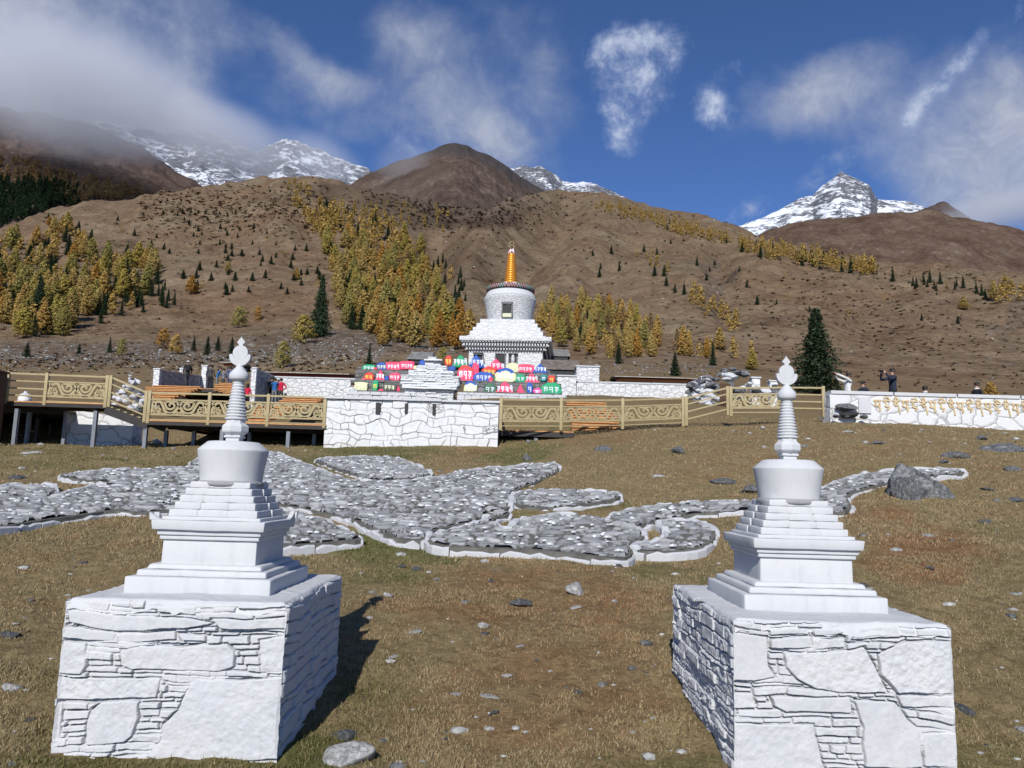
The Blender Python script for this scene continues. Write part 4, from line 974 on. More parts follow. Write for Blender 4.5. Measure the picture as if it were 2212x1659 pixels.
# ---------------------------------------------------------------- the big stupa
DS = 70.0; mpp = at(*ZS(1000, 1200), DS).x-at(*ZS(999, 1200), DS).x
SX = at(*ZS(632, 1200), DS).x; YAW = R(-4.5)
def sz(y): return at(*ZS(640, y), DS).z
Z0 = sz(1500)
big = thing('great_stupa', 'great white stupa with an orange-gold ringed spire behind the painted stones', 'stupa', (SX+.35, DS+3.4, Z0), YAW)
def hz(y): return sz(y)-Z0
def tier(b, hw, y1, y0, bev=.03): h_ = hz(y1)-hz(y0); soft_box(b, (0, 0, hz(y0)), hw*2*mpp, hw*2*mpp, h_, bev, seed=int(y0), jit=.004)
b = MB(); b.box((0, 0, (hz(1262)+0)/2), (710*mpp, 710*mpp, hz(1262))); b.build('lower_body', BRICKW, big)
b = MB()
tier(b, 440, 1138, 1180); b.build('cornice', BRICKW, big)
b = MB(); 
for hw, y1, y0 in ((268, 938, 992), (298, 984, 1037), (329, 1029, 1084), (355, 1072, 1132), (380, 1120, 1140)): tier(b, hw, y1, y0)
b.build('stepped_terrace', BRICKW, big)
b = MB()
for hw, y1, y0 in ((418, 1180, 1202), (400, 1202, 1235), (372, 1235, 1263)): b.box((0, 0, (hz(y1)+hz(y0))/2), (hw*2*mpp-.12, hw*2*mpp-.12, hz(y1)-hz(y0)))
b.build('cornice_beam', GREYF, big)
b = MB(); jn = 0
for hw, yc, n_, dh in ((424, 1186, 30, 9), (410, 1212, 30, 19), (383, 1246, 28, 19)):
    for side_ in range(4):
        Mr = Matrix.Rotation(math.pi/2*side_, 4, 'Z')
        for i in range(n_):
            x = -hw*mpp+(i+.5)*2*hw*mpp/n_; p = Mr @ Vector((x, -hw*mpp, hz(yc)))
            s_ = 2*hw*mpp/n_*.52; 
            if side_ == 0: jb = MB(); jb.box(p, (s_, s_, dh*mpp*1.25), Mr.to_3x3()); jb.build('joist_end', WHITE, big)
            else: b.box(p, (s_, s_, dh*mpp*1.25), Mr.to_3x3())
tag(b.build('joist_end', WHITE, big), kind='stuff')
b = MB(); zb = hz(943); prof = [(216, 943), (219, 935), (228, 880), (238, 820), (251, 750), (262, 705), (266, 690)]
b.lathe([(r_*mpp, hz(y)) for r_, y in prof], (0, 0, 0), 64); b.build('drum', DRUMW, big)
b = MB(); b.lathe([(x*mpp, hz(y)) for x, y in ((266, 690), (258, 676), (250, 662), (238, 634), (226, 618), (100, 612))], (0, 0, 0), 64); b.build('shoulder', WHITE, big)
m_, t = mat('painted_frieze'); c = t.new('ShaderNodeTexCoord').outputs['Object']; sp_ = t.new('ShaderNodeSeparateXYZ', Vector=c)
ang = t.math('MULTIPLY', t.math('ARCTAN2', sp_.outputs[0], sp_.outputs[1]), 18)
tri = t.math('PINGPONG', ang, 1.0); zf = t.math('MULTIPLY', t.math('SUBTRACT', sp_.outputs[2], hz(612)), 1/(hz(574)-hz(612)))
line = t.math('ABSOLUTE', t.math('SUBTRACT', tri, zf)); wv = t.mapr(line, .08, .2, 1, 0)
colr = t.mix(t.mapr(t.noise(c, 1.6, 2, .5), .5, .52), (.03, .10, .07), (.16, .02, .03)); colr = t.mix(wv, colr, (.5, .5, .48))
finish(t, colr, .6)
b = MB(); b.lathe([(x*mpp, hz(y)) for x, y in ((222, 616), (240, 614), (246, 612), (247, 578), (243, 574), (90, 566))], (0, 0, 0), 72); b.build('frieze_band', m_, big)
b = MB(); soft_box(b, (0, 0, hz(570)), 160*mpp, 160*mpp, hz(533)-hz(570), .03); soft_box(b, (0, 0, hz(534)), 120*mpp, 120*mpp, hz(520)-hz(534), .03); b.build('harmika', WHITE, big)
prof = []; nr = 13
for k_ in range(nr):
    f_ = k_/nr; r_ = (68-(68-40)*k_/(nr-1))*mpp; z_ = hz(525)+(hz(226)-hz(525))*f_; h_ = (hz(226)-hz(525))/nr
    prof += [(r_*.84, z_), (r_*.98, z_+h_*.12), (r_*1.02, z_+h_*.45), (r_*.98, z_+h_*.75), (r_*.84, z_+h_*.96)]
b = MB(); b.lathe(prof, (0, 0, 0), 40); b.build('ringed_spire', GOLDM, big)
b = MB(); rr_ = random.Random(2)
for k_ in range(7):
    a = k_*.9; b.tube([(math.cos(a)*12*mpp, math.sin(a)*12*mpp, hz(165+k_*3)), (math.cos(a)*20*mpp, math.sin(a)*18*mpp-.05, hz(200)), (math.cos(a)*(26+k_*3)*mpp, math.sin(a)*22*mpp-.08, hz(222+k_))], [.05, .08, .05], 6)
b.build('scarf', SCARF, big)
def ringp(b, cx_, cy_, r_, wd, a0, a1, n_=36, th=.10):
    pl = [(cx_+r_*math.cos(a0+(a1-a0)*k_/n_), cy_+r_*math.sin(a0+(a1-a0)*k_/n_)) for k_ in range(n_+1)]
    pl2 = [(cx_+(r_-wd(k_/n_))*math.cos(a0+(a1-a0)*k_/n_), cy_+(r_-wd(k_/n_))*math.sin(a0+(a1-a0)*k_/n_)) for k_ in range(n_, -1, -1)]
    b.prism(pl+pl2, lambda x, z, y: (x, y-th/2, z), th)
b = MB(); b.lathe([(.05, hz(175)), (.14, hz(168)), (.16, hz(160)), (.05, hz(150))], (0, 0, 0), 16); ringp(b, 0, hz(128), 40*mpp, lambda f_: 10*mpp*math.sin(math.pi*f_)+.01, math.pi*1.08, math.pi*1.92)
b.build('crescent', BRASS, big, fix=True)
b = MB(); ringp(b, 0, hz(120), 24*mpp, lambda f_: 5*mpp, 0, math.pi*1.999, 40, .14); b.build('sun_ring', BRASS, big, fix=True)
b = MB(); b.lathe([(.02, hz(90)), (.09, hz(84)), (.06, hz(78)), (.015, hz(68))], (0, 0, 0), 12); b.build('jewel', BRASS, big)
# niche in the drum
nf = -245*mpp; b = MB(); x0, x1 = -62*mpp, 48*mpp
for (a_, c_, e_, f_) in ((x0, x0+12*mpp, 765, 912), (x1-12*mpp, x1, 765, 912), (x0, x1, 765, 785)): b.box(((a_+c_)/2, nf+.08, (hz(e_)+hz(f_))/2), (c_-a_, .34, hz(e_)-hz(f_)))
niche = b.build('niche_frame', GREYF, big)
b = MB(); b.box(((x0+x1)/2, nf+.13, hz(830)), (x1-x0-24*mpp, .22, hz(785)-hz(876))); b.build('niche_opening', BLACKW, niche)  # black block painted as the shade inside the niche
b = MB(); b.box(((x0+x1)/2, nf+.12, hz(893)), (x1-x0-24*mpp, .28, hz(876)-hz(911))); b.build('niche_panel', CREAMM, niche)
bf = -355*mpp
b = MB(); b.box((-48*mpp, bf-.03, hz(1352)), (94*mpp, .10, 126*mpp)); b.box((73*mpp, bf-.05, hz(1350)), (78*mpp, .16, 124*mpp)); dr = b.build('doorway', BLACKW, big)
b = MB()
for x in (-96, -2, 34, 112): b.box((x*mpp, bf-.08, hz(1350)), (9*mpp, .14, 128*mpp))
b.box((-46*mpp, bf-.08, hz(1291)), (110*mpp, .16, 10*mpp)); b.box((74*mpp, bf-.16, hz(1290)), (92*mpp, .34, 12*mpp)); b.build('door_frame', GREYF, dr)
b = MB(); b.lathe([(.19, hz(1400)), (.17, hz(1350)), (.2, hz(1335)), (.12, hz(1318)), (.16, hz(1308)), (.04, hz(1296))], (73*mpp, bf-.14, 0), 14); b.build('shrine_figure', WHITE, dr)
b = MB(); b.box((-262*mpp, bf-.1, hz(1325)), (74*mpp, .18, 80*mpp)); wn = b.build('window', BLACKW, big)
b = MB(); b.box((-262*mpp, bf-.25, hz(1290)), (100*mpp, .5, 9*mpp)); b.box((-262*mpp, bf-.22, hz(1303)), (84*mpp, .4, 8*mpp)); b.bar((-222*mpp, bf-.24, hz(1290)), (-205*mpp, bf-.24, hz(1372)), .12, .12); b.build('window_canopy', GREYF, wn)
# ---------------------------------------------------------------- outbuildings behind
def hut(name, label, fr, x0, x1, ytop, ymid, ybot, d, dep, kind='slab', wallm=BLACKW, roofm=SHINGLE, group=None, ov=.25):
    a_ = at(*fr(x0, ybot), d); c_ = at(*fr(x1, ymid), d); zt_ = at(*fr((x0+x1)/2, ytop), d+dep*.5).z
    W2 = (c_.x-a_.x)/2; root = thing(name, label, 'building', ((a_.x+c_.x)/2, d+dep/2, a_.z), 0, group); h = c_.z-a_.z; H = zt_-a_.z
    b = MB(); b.box((0, 0, h/2), (W2*2-ov*2, dep-.3, h)); b.build('wall', wallm, root)
    b = MB()
    if kind == 'slab':       # low-pitched slab roof, rising away
        vs = [(-W2, -dep/2, h), (W2, -dep/2, h), (W2*.93, 0, H), (-W2*.86, 0, H), (W2, dep/2, h), (-W2, dep/2, h)]; vs2 = [(x, y, z-.10) for x, y, z in vs]
        fs = [(0, 1, 2, 3), (3, 2, 4, 5), (0, 3, 5), (1, 4, 2)]; b.add(vs, fs); b.add(vs2, [tuple(reversed(f_)) for f_ in fs]); b.add(vs+vs2, [(0, 6, 7, 1), (1, 7, 10, 4), (4, 10, 11, 5), (5, 11, 6, 0)])
    b.build('roof', roofm, root, fix=True); return root
hut('stone_hut', 'small hut with a pale slate roof right behind the great stupa', ZS, 1020, 1262, 1247, 1306, 1385, 76, 4, roofm=SHINGLE)
hut('stone_hut', 'low hut with a wide brownish hipped roof right of the great stupa', ZR, 1650, 2400, 262, 420, 560, 60, 5, roofm=simple('weathered_roof', (.13, .105, .085), .3, 2, .8, .02, (.24, .20, .17)))
hut('stone_hut', 'small hut with a ragged slate roof behind the left painted stones', ZL, 1140, 1560, 115, 225, 300, 62, 4)
def block(label, fr, x0, x1, ytop, ybot, d, dep, capn=.10):
    a_ = at(*fr(x0, ybot), d); c_ = at(*fr(x1, ytop), d); zb = min(a_.z, gz((a_.x+c_.x)/2, d))-.3
    root = thing('white_block', label, 'building', ((a_.x+c_.x)/2, d+dep/2, zb)); W2 = (c_.x-a_.x)
    b = MB(); b.box((0, 0, (c_.z-zb-capn)/2), (W2, dep, c_.z-zb-capn)); b.build('wall', CRAZY, root)
    b = MB(); soft_box(b, (0, 0, c_.z-zb-capn), W2+.16, dep+.16, capn, .02); b.build('coping', WHITE, root); return root
block('tall white stone block behind the right courtyard wall with a small arched opening', Z7, 378, 582, 240, 480, 58, 3)
block('lower white stone block next to the right end of the painted stones', Z7, 170, 378, 322, 500, 53.5, 3)
# courtyard walls
A_ = at(*Z7(378, 384), 54); B_ = at(*Z7(1372, 384), 54); B_.z = (A_.z+B_.z)/2; A_.z = B_.z
wall_between('courtyard_wall', 'white rubble courtyard wall behind the right railing', 'wall', A_, B_, gz(A_.x, 54)-.5, gz(B_.x, 54)-.5, .5, CRAZY, .09)
A_ = at(592, 812.5, 53); B_ = at(768, 817, 53); B_.z = (A_.z+B_.z)/2; A_.z = B_.z
wall_between('courtyard_wall', 'white rubble courtyard wall behind the left railing, ending at the painted stones', 'wall', A_, B_, gz(A_.x, 53)-.8, gz(B_.x, 53)-.8, .5, CRAZY, .09)
SHADEW = crazy_mat('rubble_shaded', .40, (.05, .05, .05), sx=1.7, sz=2.4)  # darkened copy of the white rubble: these walls' shade is in the colour
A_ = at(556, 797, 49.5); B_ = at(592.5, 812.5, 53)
wall_between('courtyard_wall', 'short shaded wall running back from the white pier nearest the red jacket', 'wall', A_, B_, gz(A_.x, 49.5)-.8, gz(B_.x, 53)-.6, .4, SHADEW, .08)
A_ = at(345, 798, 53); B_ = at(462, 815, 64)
wall_between('courtyard_wall', 'long shaded wall behind the hiker in the white cap', 'wall', A_, B_, gz(A_.x, 53)-.6, gz(B_.x, 64)-.9, .4, SHADEW, .08)
def pier(label, fr, x0, x1, y0, y1, d, grp='white gate piers'):
    a_ = at(*fr(x0, y1), d); c_ = at(*fr(x1, y0), d); W2 = c_.x-a_.x; zb = min(a_.z, gz(a_.x, d))-.2; H = c_.z-zb
    root = thing('stone_pier', label, 'pier', ((a_.x+c_.x)/2, d+W2/2, zb), 0, grp)
    b = MB(); soft_box(b, (0, 0, 0), W2*.9, W2*.9, H-.1, .02, seed=int(x0)); b.build('shaft', CRAZY, root)
    b = MB(); soft_box(b, (0, 0, H-.1), W2*1.12, W2*1.12, .10, .02, seed=int(x0)+3); b.build('cap_stone', WHITE, root)
pier('white pier at the left end of the shaded wall, left of the white cap', Z9, 118, 242, 210, 485, 52.8)
pier('white pier just left of the group of walkers', Z9, 865, 968, 160, 330, 61)
pier('small white pier hidden behind the hiker in the white cap', Z9, 530, 600, 205, 330, 58)
pier('white pier just right of the near left spire', Z9, 1615, 1726, 195, 655, 49.3)
pier('white pier left of the grey rock mound', Z7, 1478, 1535, 330, 520, 47.5)
pier('white pier right of the grey rock mound', Z7, 1925, 2005, 335, 430, 50)
pier('low white pier next to the near right spire', Z7, 2085, 2158, 365, 430, 49)
A_ = at(*Z7(1372, 384), 54); B_ = at(*Z7(1500, 338), 48)
wall_between('courtyard_wall', 'grey-white wall slanting forward to the pier by the rock mound', 'wall', A_, B_, gz(A_.x, 54)-1, gz(B_.x, 48)-.8, .4, CRAZY, .08)
def gallery(label, fr, x0, x1, yt, yb, d, dots):
    a_ = at(*fr(x0, yb), d); c_ = at(*fr(x1, yt), d); cz_ = at(*fr(x0, yt), d).z; zt_ = (c_.z+cz_)/2; W2 = c_.x-a_.x; root = thing('roofed_gallery', label, 'building', ((a_.x+c_.x)/2, d+2, a_.z-1.5)); H = zt_-a_.z+1.5
    b = MB(); b.box((0, .3, (H-.3)/2), (W2-.8, 3, H-.3)); b.build('wall', WHITE, root)
    b = MB(); b.box((0, -1.5, H-.30), (W2-.3, .3, .17)); b.build('fascia', REDM, root)
    b = MB(); b.box((0, -1.58, H-.43), (W2-.5, .12, .06)); b.build('orange_trim', ORANGEM, root)
    b = MB()
    if dots:
        n_ = 46
        for i in range(n_): b = MB(); b.box((-W2/2+.5+(W2-1)*i/n_, -1.67, H-.33), (.10, .06, .07)); b.build('joist_end', ORANGEM, root)
    b = MB(); vs = [(-W2/2, -2.2, H-.16), (W2/2, -2.2, H-.16), (W2/2, 0, H+.12), (-W2/2, 0, H+.12), (W2/2, 2.2, H-.16), (-W2/2, 2.2, H-.16)]
    vs2 = [(x, y, z-.06) for x, y, z in vs]; b.add(vs, [(0, 1, 2, 3), (3, 2, 4, 5)]); b.add(vs2, [(3, 2, 1, 0), (5, 4, 2, 3)]); b.add(vs+vs2, [(0, 6, 7, 1), (4, 10, 11, 5), (1, 7, 8, 2), (2, 8, 10, 4), (3, 9, 6, 0), (5, 11, 9, 3)])
    b.build('roof', simple('pale_roof', (.36, .33, .28), .3, 3, .8, .01), root, fix=True)
gallery('long low building with a red fascia behind the left courtyard wall', Z5, 500, 1530, 488, 566, 60, False)
gallery('long low building with a red fascia and gold dots behind the right courtyard wall', Z7, 712, 1440, 322, 388, 61, True)
gallery('small gatehouse roof with an orange beam behind the walkers', Z9, 1160, 1470, 95, 200, 72, False)
# ================================================================ raised stone-laid ornament in the meadow
m_, t = mat('laid_slate'); c = t.new('ShaderNodeTexCoord').outputs['Object']; g = t.new('ShaderNodeNewGeometry'); n1 = t.noise(c, 9, 5, .65)
col = t.ramp(t.math('ADD', t.math('MULTIPLY', t.attr('stone'), .7), t.math('MULTIPLY', n1, .3)), [(.12, (.20, .205, .21)), (.45, (.31, .315, .315)), (.85, (.44, .445, .44))])
col = t.mix(t.math('MULTIPLY', t.attr('gap'), .75), col, (.06, .058, .052))
finish(t, col, .8, t.bump(n1, .6, .02), .25); PAVE = m_
PEB = simple('white_pebble', (.62, .63, .63), .12, 9, .8, .003)
KERB = whitewash('kerb_white', .52, .7, 2.5, .03)
EARTH = simple('bedding_earth', (.12, .115, .10), .3, 6, .95, .01)
def top_pts(fr, poly, h, step=.22, smooth=0):
    P3 = []
    for (x, y) in poly:
        px, py = fr(x, y); v = ray(px, py)
        X = v.x/v.y*_lg; Z = v.z/v.y*_lg+CAMZ; hh = base_h(X, _lg)+h
        i = int(np.argmax(Z < hh)) if (Z < hh).any() else len(_lg)-1
        lo, hi = _lg[max(i-1, 0)], _lg[i]; ds = np.linspace(lo, hi, 16); k_ = int(np.argmax(v.z/v.y*ds+CAMZ < base_h(v.x/v.y*ds, ds)+h)); d = ds[k_]
        P3.append((v.x/v.y*d, d))
    for _ in range(smooth):
        q = []
        for i in range(len(P3)):
            a_, c_ = P3[i], P3[(i+1) % len(P3)]; q += [(a_[0]*.75+c_[0]*.25, a_[1]*.75+c_[1]*.25), (a_[0]*.25+c_[0]*.75, a_[1]*.25+c_[1]*.75)]
        P3 = q
    return P3
def resample(poly, step):
    out_ = []
    for i in range(len(poly)):
        a_ = Vector(poly[i]+(0,)); c_ = Vector(poly[(i+1) % len(poly)]+(0,)); n_ = max(1, int(round((c_-a_).length/step)))
        for k_ in range(n_): q = a_.lerp(c_, k_/n_); out_.append((q.x, q.y))
    return out_
def stone_bed(label, fr, poly, seed, h=.22, smooth=1, kerb=True, dens=1.0, kl=.62):
    rng = random.Random(seed); P2_ = top_pts(fr, poly, h, smooth=smooth); cx_ = sum(p[0] for p in P2_)/len(P2_); cy_ = sum(p[1] for p in P2_)/len(P2_); z0 = float(base_h(cx_, cy_))
    root = thing('stone_bed', label, 'stone bed', (cx_, cy_, z0), 0, 'raised stone-laid beds forming an ornament in the meadow')
    Q = resample(P2_, .25); n_ = len(Q); hb = lambda x, y: float(base_h(x, y))
    vs = [(x-cx_, y-cy_, hb(x, y)+h-.03-z0) for x, y in Q]+[(x-cx_, y-cy_, hb(x, y)-.20-z0) for x, y in Q]
    b = MB(); bm = bmesh.new(); tv = [bm.verts.new(p) for p in vs[:n_]]; f_ = bm.faces.new(tv); r_ = bmesh.ops.triangulate(bm, faces=[f_]); bm.verts.index_update()
    b.add([v.co for v in bm.verts], [[v.index for v in f.verts] for f in bm.faces]); bm.free()
    b.add(vs, [(i, i+n_, (i+1) % n_+n_, (i+1) % n_) for i in range(n_)]); b.build('bedding', EARTH, root, fix=True)
    arr = np.array(P2_); x0, x1, y0, y1 = arr[:, 0].min(), arr[:, 0].max(), arr[:, 1].min(), arr[:, 1].max()
    # fitted irregular slabs: a modelled surface of separate stone faces with sunken joints
    pb = MB(); st_ = .032; nx_ = int((x1-x0)/st_)+2; ny_ = int((y1-y0)/st_)+2; X, Y = np.meshgrid(x0+np.arange(nx_)*st_, y0+np.arange(ny_)*st_)
    ins = poly_dist(X, Y, P2_) > .035; u = X-x0+1; v = Y-y0+1; uw = u+fbm(u*3, v*3, 3, seed)*.10; vw = v+fbm(u*3+7, v*3, 3, seed+1)*.10
    bid, dj = voronoi_cells(uw, vw, x1-x0+3, y1-y0+3, .27, .19, seed, .9); b2, d2 = voronoi_cells(uw, vw, x1-x0+3, y1-y0+3, .13, .10, seed+4, .9)
    q = np.random.default_rng(seed+2).random((max(bid.max(), b2.max())+1, 5)); sm_ = q[bid, 4] < .38; key = np.where(sm_, b2, bid); dd = np.where(sm_, np.minimum(d2, dj), dj); q2 = np.random.default_rng(seed+3).random((key.max()+1, 4))
    gap = 1-np.clip((dd-.006)/.014, 0, 1); Z = base_h(X, Y)+h+(q2[key, 0]-.5)*.045+(q2[key, 1]-.5)*.16*((u*3.7) % 1-.5)*.0+(q2[key, 2]-.35)*.05*np.sin(v*9+key)+fbm(u*9, v*9, 3, seed+6)*.012-gap*.055
    F = grid_faces(ny_, nx_); F = F[ins.ravel()[F].all(1)]; used = np.unique(F); mp_ = np.full(nx_*ny_, -1); mp_[used] = np.arange(len(used))
    me = fast_mesh('slate_paving', np.stack([X.ravel()-cx_, Y.ravel()-cy_, Z.ravel()-z0], 1)[used], mp_[F], [PAVE], False); add_attr(me, 'stone', q2[key, 3].ravel()[used]); add_attr(me, 'gap', gap.ravel()[used]); link('slate_paving', me, root)
    for _ in range(int((x1-x0)*(y1-y0)*9*dens)):
        px_, py_ = rng.uniform(x0, x1), rng.uniform(y0, y1)
        if float(poly_dist(np.array([px_]), np.array([py_]), P2_)[0]) < .1: continue
        r_ = rng.uniform(.016, .045); ico_add(pb, (px_-cx_, py_-cy_, hb(px_, py_)+h-z0+.012), (r_*rng.uniform(.9, 1.8), r_, r_*.6), rng)
    tag(pb.build('pebbles', PEB, root), kind='stuff')
    if kerb:
        b = MB(); Q = resample(P2_, .12); n_ = len(Q); i = 0
        while i < n_:
            k_ = max(2, int(rng.uniform(.6, 1.4)*kl/.12)); j = min(i+k_, n_); seg = [Q[q % n_] for q in range(i, j+1)]
            if len(seg) >= 2:
                w_ = rng.uniform(.07, .14); up = rng.uniform(-.035, .02); lo_ = rng.uniform(-.10, -.04); vs = []
                for q, (x, y) in enumerate(seg):
                    a_ = Vector(seg[max(q-1, 0)]); c_ = Vector(seg[min(q+1, len(seg)-1)]); t_ = (c_-a_).normalized(); nn = Vector((t_.y, -t_.x)); jt = rng.uniform(-.012, .012); e_ = .018 if q in (0, len(seg)-1) else 0
                    if q == 0: x += t_.x*.008; y += t_.y*.008
                    if q == len(seg)-1: x -= t_.x*.008; y -= t_.y*.008
                    zt_ = hb(x, y)+h+up-z0+rng.uniform(-.025, .025)-e_; zb_ = hb(x, y)+lo_-z0; jt += rng.uniform(-.014, .014)
                    zt_ -= .05 if nn.y > .15 else 0
                    for (o_, z) in ((w_/2+jt-e_*.5, zb_), (w_/2+jt-e_*.5, zt_-.025), (w_/2-.02, zt_), (-w_/2+.02, zt_), (-w_/2, zt_-.02), (-w_/2, zb_)): vs.append((x-cx_+nn.x*o_, y-cy_+nn.y*o_, z))
                fs = [(q*6+r_, q*6+(r_+1) % 6, (q+1)*6+(r_+1) % 6, (q+1)*6+r_) for q in range(len(seg)-1) for r_ in range(6)]+[(0, 1, 2, 3, 4, 5), tuple((len(seg)-1)*6+r_ for r_ in (5, 4, 3, 2, 1, 0))]
                b.add(vs, fs)
            i = j
        b.build('white_kerb', KERB, root, fix=True)
    return root
_ico = bmesh.new(); bmesh.ops.create_icosphere(_ico, subdivisions=1, radius=1.0); _icoV = [v.co.copy() for v in _ico.verts]; _icoF = [[v.index for v in f.verts] for f in _ico.faces]; _ico.free()
def ico_add(b, c, s, rng, mi=0):
    b.add([(c[0]+v.x*s[0]*rng.uniform(.8, 1.15), c[1]+v.y*s[1]*rng.uniform(.8, 1.15), c[2]+v.z*s[2]*rng.uniform(.8, 1.15)) for v in _icoV], _icoF, mi)
BEDS = [
 ('long grey stone bed with a white kerb entering from the left edge', ZQ, [(-260,300),(0,262),(150,254),(262,256),(290,285),(240,325),(285,300),(470,262),(660,258),(800,256),(1020,262),(1100,330),(1080,372),(900,380),(690,392),(640,388),(560,380),(420,402),(215,428),(35,458),(-180,490)], .10),
 ('tapering bed tip with a white kerb pointing left behind the left stupa', ZQ, [(265,205),(420,192),(800,168),(1040,166),(1060,262),(800,256),(660,258),(500,262),(560,240),(430,232)], .10),
 ('small bed behind the dome of the left stupa', ZQ, [(945,150),(1000,118),(1200,90),(1385,92),(1440,108),(1445,128),(1400,150),(1200,172),(1000,166)], .10),
 ('largest bed of grey slate across the middle of the meadow', ZP, [(-220,130),(-100,118),(0,95),(70,120),(160,152),(260,195),(400,212),(560,205),(690,186),(800,160),(1000,141),(1190,124),(1222,136),(1222,162),(1150,200),(1040,240),(1010,262),(1010,300),(1000,326),(950,336),(910,345),(880,378),(760,400),(650,425),(640,462),(515,463),(400,418),(300,372),(200,352),(100,330),(-60,300),(-200,260)], .11),
 ('triangular bed in front of the stone platform, nearest to it', ZP, [(130,112),(260,104),(450,98),(510,108),(600,142),(668,170),(620,188),(520,200),(400,206),(300,176),(190,136)], .11),
 ('short bed with heavy white kerb at the right of the left stupa body', ZP, [(-160,330),(-40,322),(90,352),(170,366),(250,402),(350,448),(345,462),(250,470),(100,484),(-160,500)], .10),
 ('wing-shaped bed ending in a white point at the right of the largest bed', ZP, [(1020,262),(1080,250),(1200,242),(1380,252),(1488,254),(1492,280),(1400,298),(1280,316),(1160,326),(1040,318),(1010,296)], .10),
 ('scroll-shaped bed with white kerb in front of the largest bed', ZP, [(640,446),(720,418),(860,388),(905,372),(905,348),(940,338),(1000,336),(1004,352),(952,360),(925,378),(935,396),(985,416),(1004,416),(1020,388),(1080,364),(1180,354),(1300,356),(1420,374),(1540,398),(1592,428),(1598,452),(1540,478),(1545,500),(1540,528),(1505,546),(1440,540),(1290,525),(1140,508),(960,502),(800,494),(680,488),(640,470)], .11),
 ('rounded bed curling around the end of the scroll-shaped bed', ZP, [(1560,478),(1640,472),(1690,446),(1692,420),(1650,398),(1690,380),(1780,374),(1860,388),(1905,412),(1912,442),(1890,474),(1840,500),(1750,512),(1620,514),(1548,508)], .10),
 ('ribbon bed sweeping from the scroll towards the right stupa', ZP, [(1436,356),(1500,332),(1620,312),(1780,298),(1950,292),(2120,296),(2120,330),(1990,340),(1850,346),(1740,366),(1650,384),(1600,404),(1540,404),(1445,388)], .10),
 ('far ribbon bed behind the right stupa, leading to the big boulder', Z8, [(380,1330),(470,1280),(640,1215),(860,1170),(1120,1140),(1500,1130),(1690,1150),(1680,1180),(1400,1200),(1160,1230),(960,1275),(830,1305),(700,1350),(650,1390),(688,1440),(692,1480),(610,1525),(480,1510),(380,1470)], .10)]
for i, (lb, fr, pl, h_) in enumerate(BEDS): stone_bed(lb, fr, pl, 40+i, h_)
# ================================================================ boardwalks and railings
def swirl(b, cx_, cz_, r0, r1, a0, a1, wd, n_=22, yy=0):
    pts = []
    for k_ in range(n_+1):
        f_ = k_/n_; r_ = r0+(r1-r0)*f_; a = a0+(a1-a0)*f_; pts.append((cx_+r_*math.cos(a), cz_+r_*math.sin(a), wd*(1-.35*f_)))
    ribbon(b, pts, yy)
def ribbon(b, pts, yy=0, th=.02):
    n_ = len(pts); vs = []
    for i, (x, z, w_) in enumerate(pts):
        x0, z0, _ = pts[max(i-1, 0)]; x1, z1, _ = pts[min(i+1, n_-1)]; L = math.hypot(x1-x0, z1-z0)+1e-9; nx, nz = -(z1-z0)/L, (x1-x0)/L
        for yo in (-th/2, th/2): vs += [(x+nx*w_/2, yy+yo, z+nz*w_/2), (x-nx*w_/2, yy+yo, z-nz*w_/2)]
    fs = []
    for i in range(n_-1):
        a, c_ = i*4, (i+1)*4; fs += [(a, a+1, c_+1, c_), (a+2, c_+2, c_+3, a+3), (a, c_, c_+2, a+2), (a+1, a+3, c_+3, c_+1)]
    fs += [(0, 2, 3, 1), ((n_-1)*4, (n_-1)*4+1, (n_-1)*4+3, (n_-1)*4+2)]; b.add(vs, fs)
def scroll_mesh(L, H):
    """carved tendril panel: a wave of C-scrolls, mirrored about the middle"""
    b = MB(); ar = L
    def bez(p, wd):
        q = []
        for i in range(len(p)-1):
            p0 = p[max(i-1, 0)]; p1 = p[i]; p2 = p[i+1]; p3 = p[min(i+2, len(p)-1)]
            for k_ in range(7):
                t_ = k_/7; f_ = lambda a, c_, d, e: .5*((2*c_)+(-a+d)*t_+(2*a-5*c_+4*d-e)*t_*t_+(-a+3*c_-3*d+e)*t_**3)
                q.append((f_(p0[0], p1[0], p2[0], p3[0]), f_(p0[1], p1[1], p2[1], p3[1]), wd))
        q.append(p[-1]+(wd*.7,)); return q
    for s_ in (1, -1):
        X = lambda u: (u*L/2-L/2) if s_ == 1 else (L/2-u*L/2)
        W_ = H*.15
        for path, wd in (([(.02,.04),(.05,.5),(.16,.86),(.30,.92),(.40,.62),(.50,.22),(.64,.06),(.80,.12),(.93,.40),(1.0,.62)], W_*1.25),
                         ([(.46,.95),(.50,.66),(.58,.42),(.72,.36),(.82,.52),(.80,.74),(.70,.80),(.64,.68),(.68,.60)], W_),
                         ([(.44,.97),(.62,.93),(.98,.97)], W_*1.0), ([(.98,.97),(.93,.80),(1.0,.62)], W_*.8),
                         ([(.06,.05),(.16,.30),(.28,.62)], W_*.7), ([(.16,.30),(.24,.20),(.32,.26),(.30,.40),(.23,.44)], W_*.8), ([(.08,.30),(.12,.52),(.20,.56)], W_*.7),
                         ([(.22,.08),(.30,.12),(.38,.05)], W_*.7), ([(.02,.97),(.04,.78),(.12,.70)], W_*.8), ([(.10,.97),(.02,.97)], W_*.8),
                         ([(.88,.02),(.94,.16),(1.0,.06)], W_*.8), ([(.0,.03),(.5,.02),(1.0,.03)], W_*.45)):
            q = bez(path, wd); ribbon(b, [(X(x), z*H, w_) for x, z, w_ in q], 0, .022)
    return b
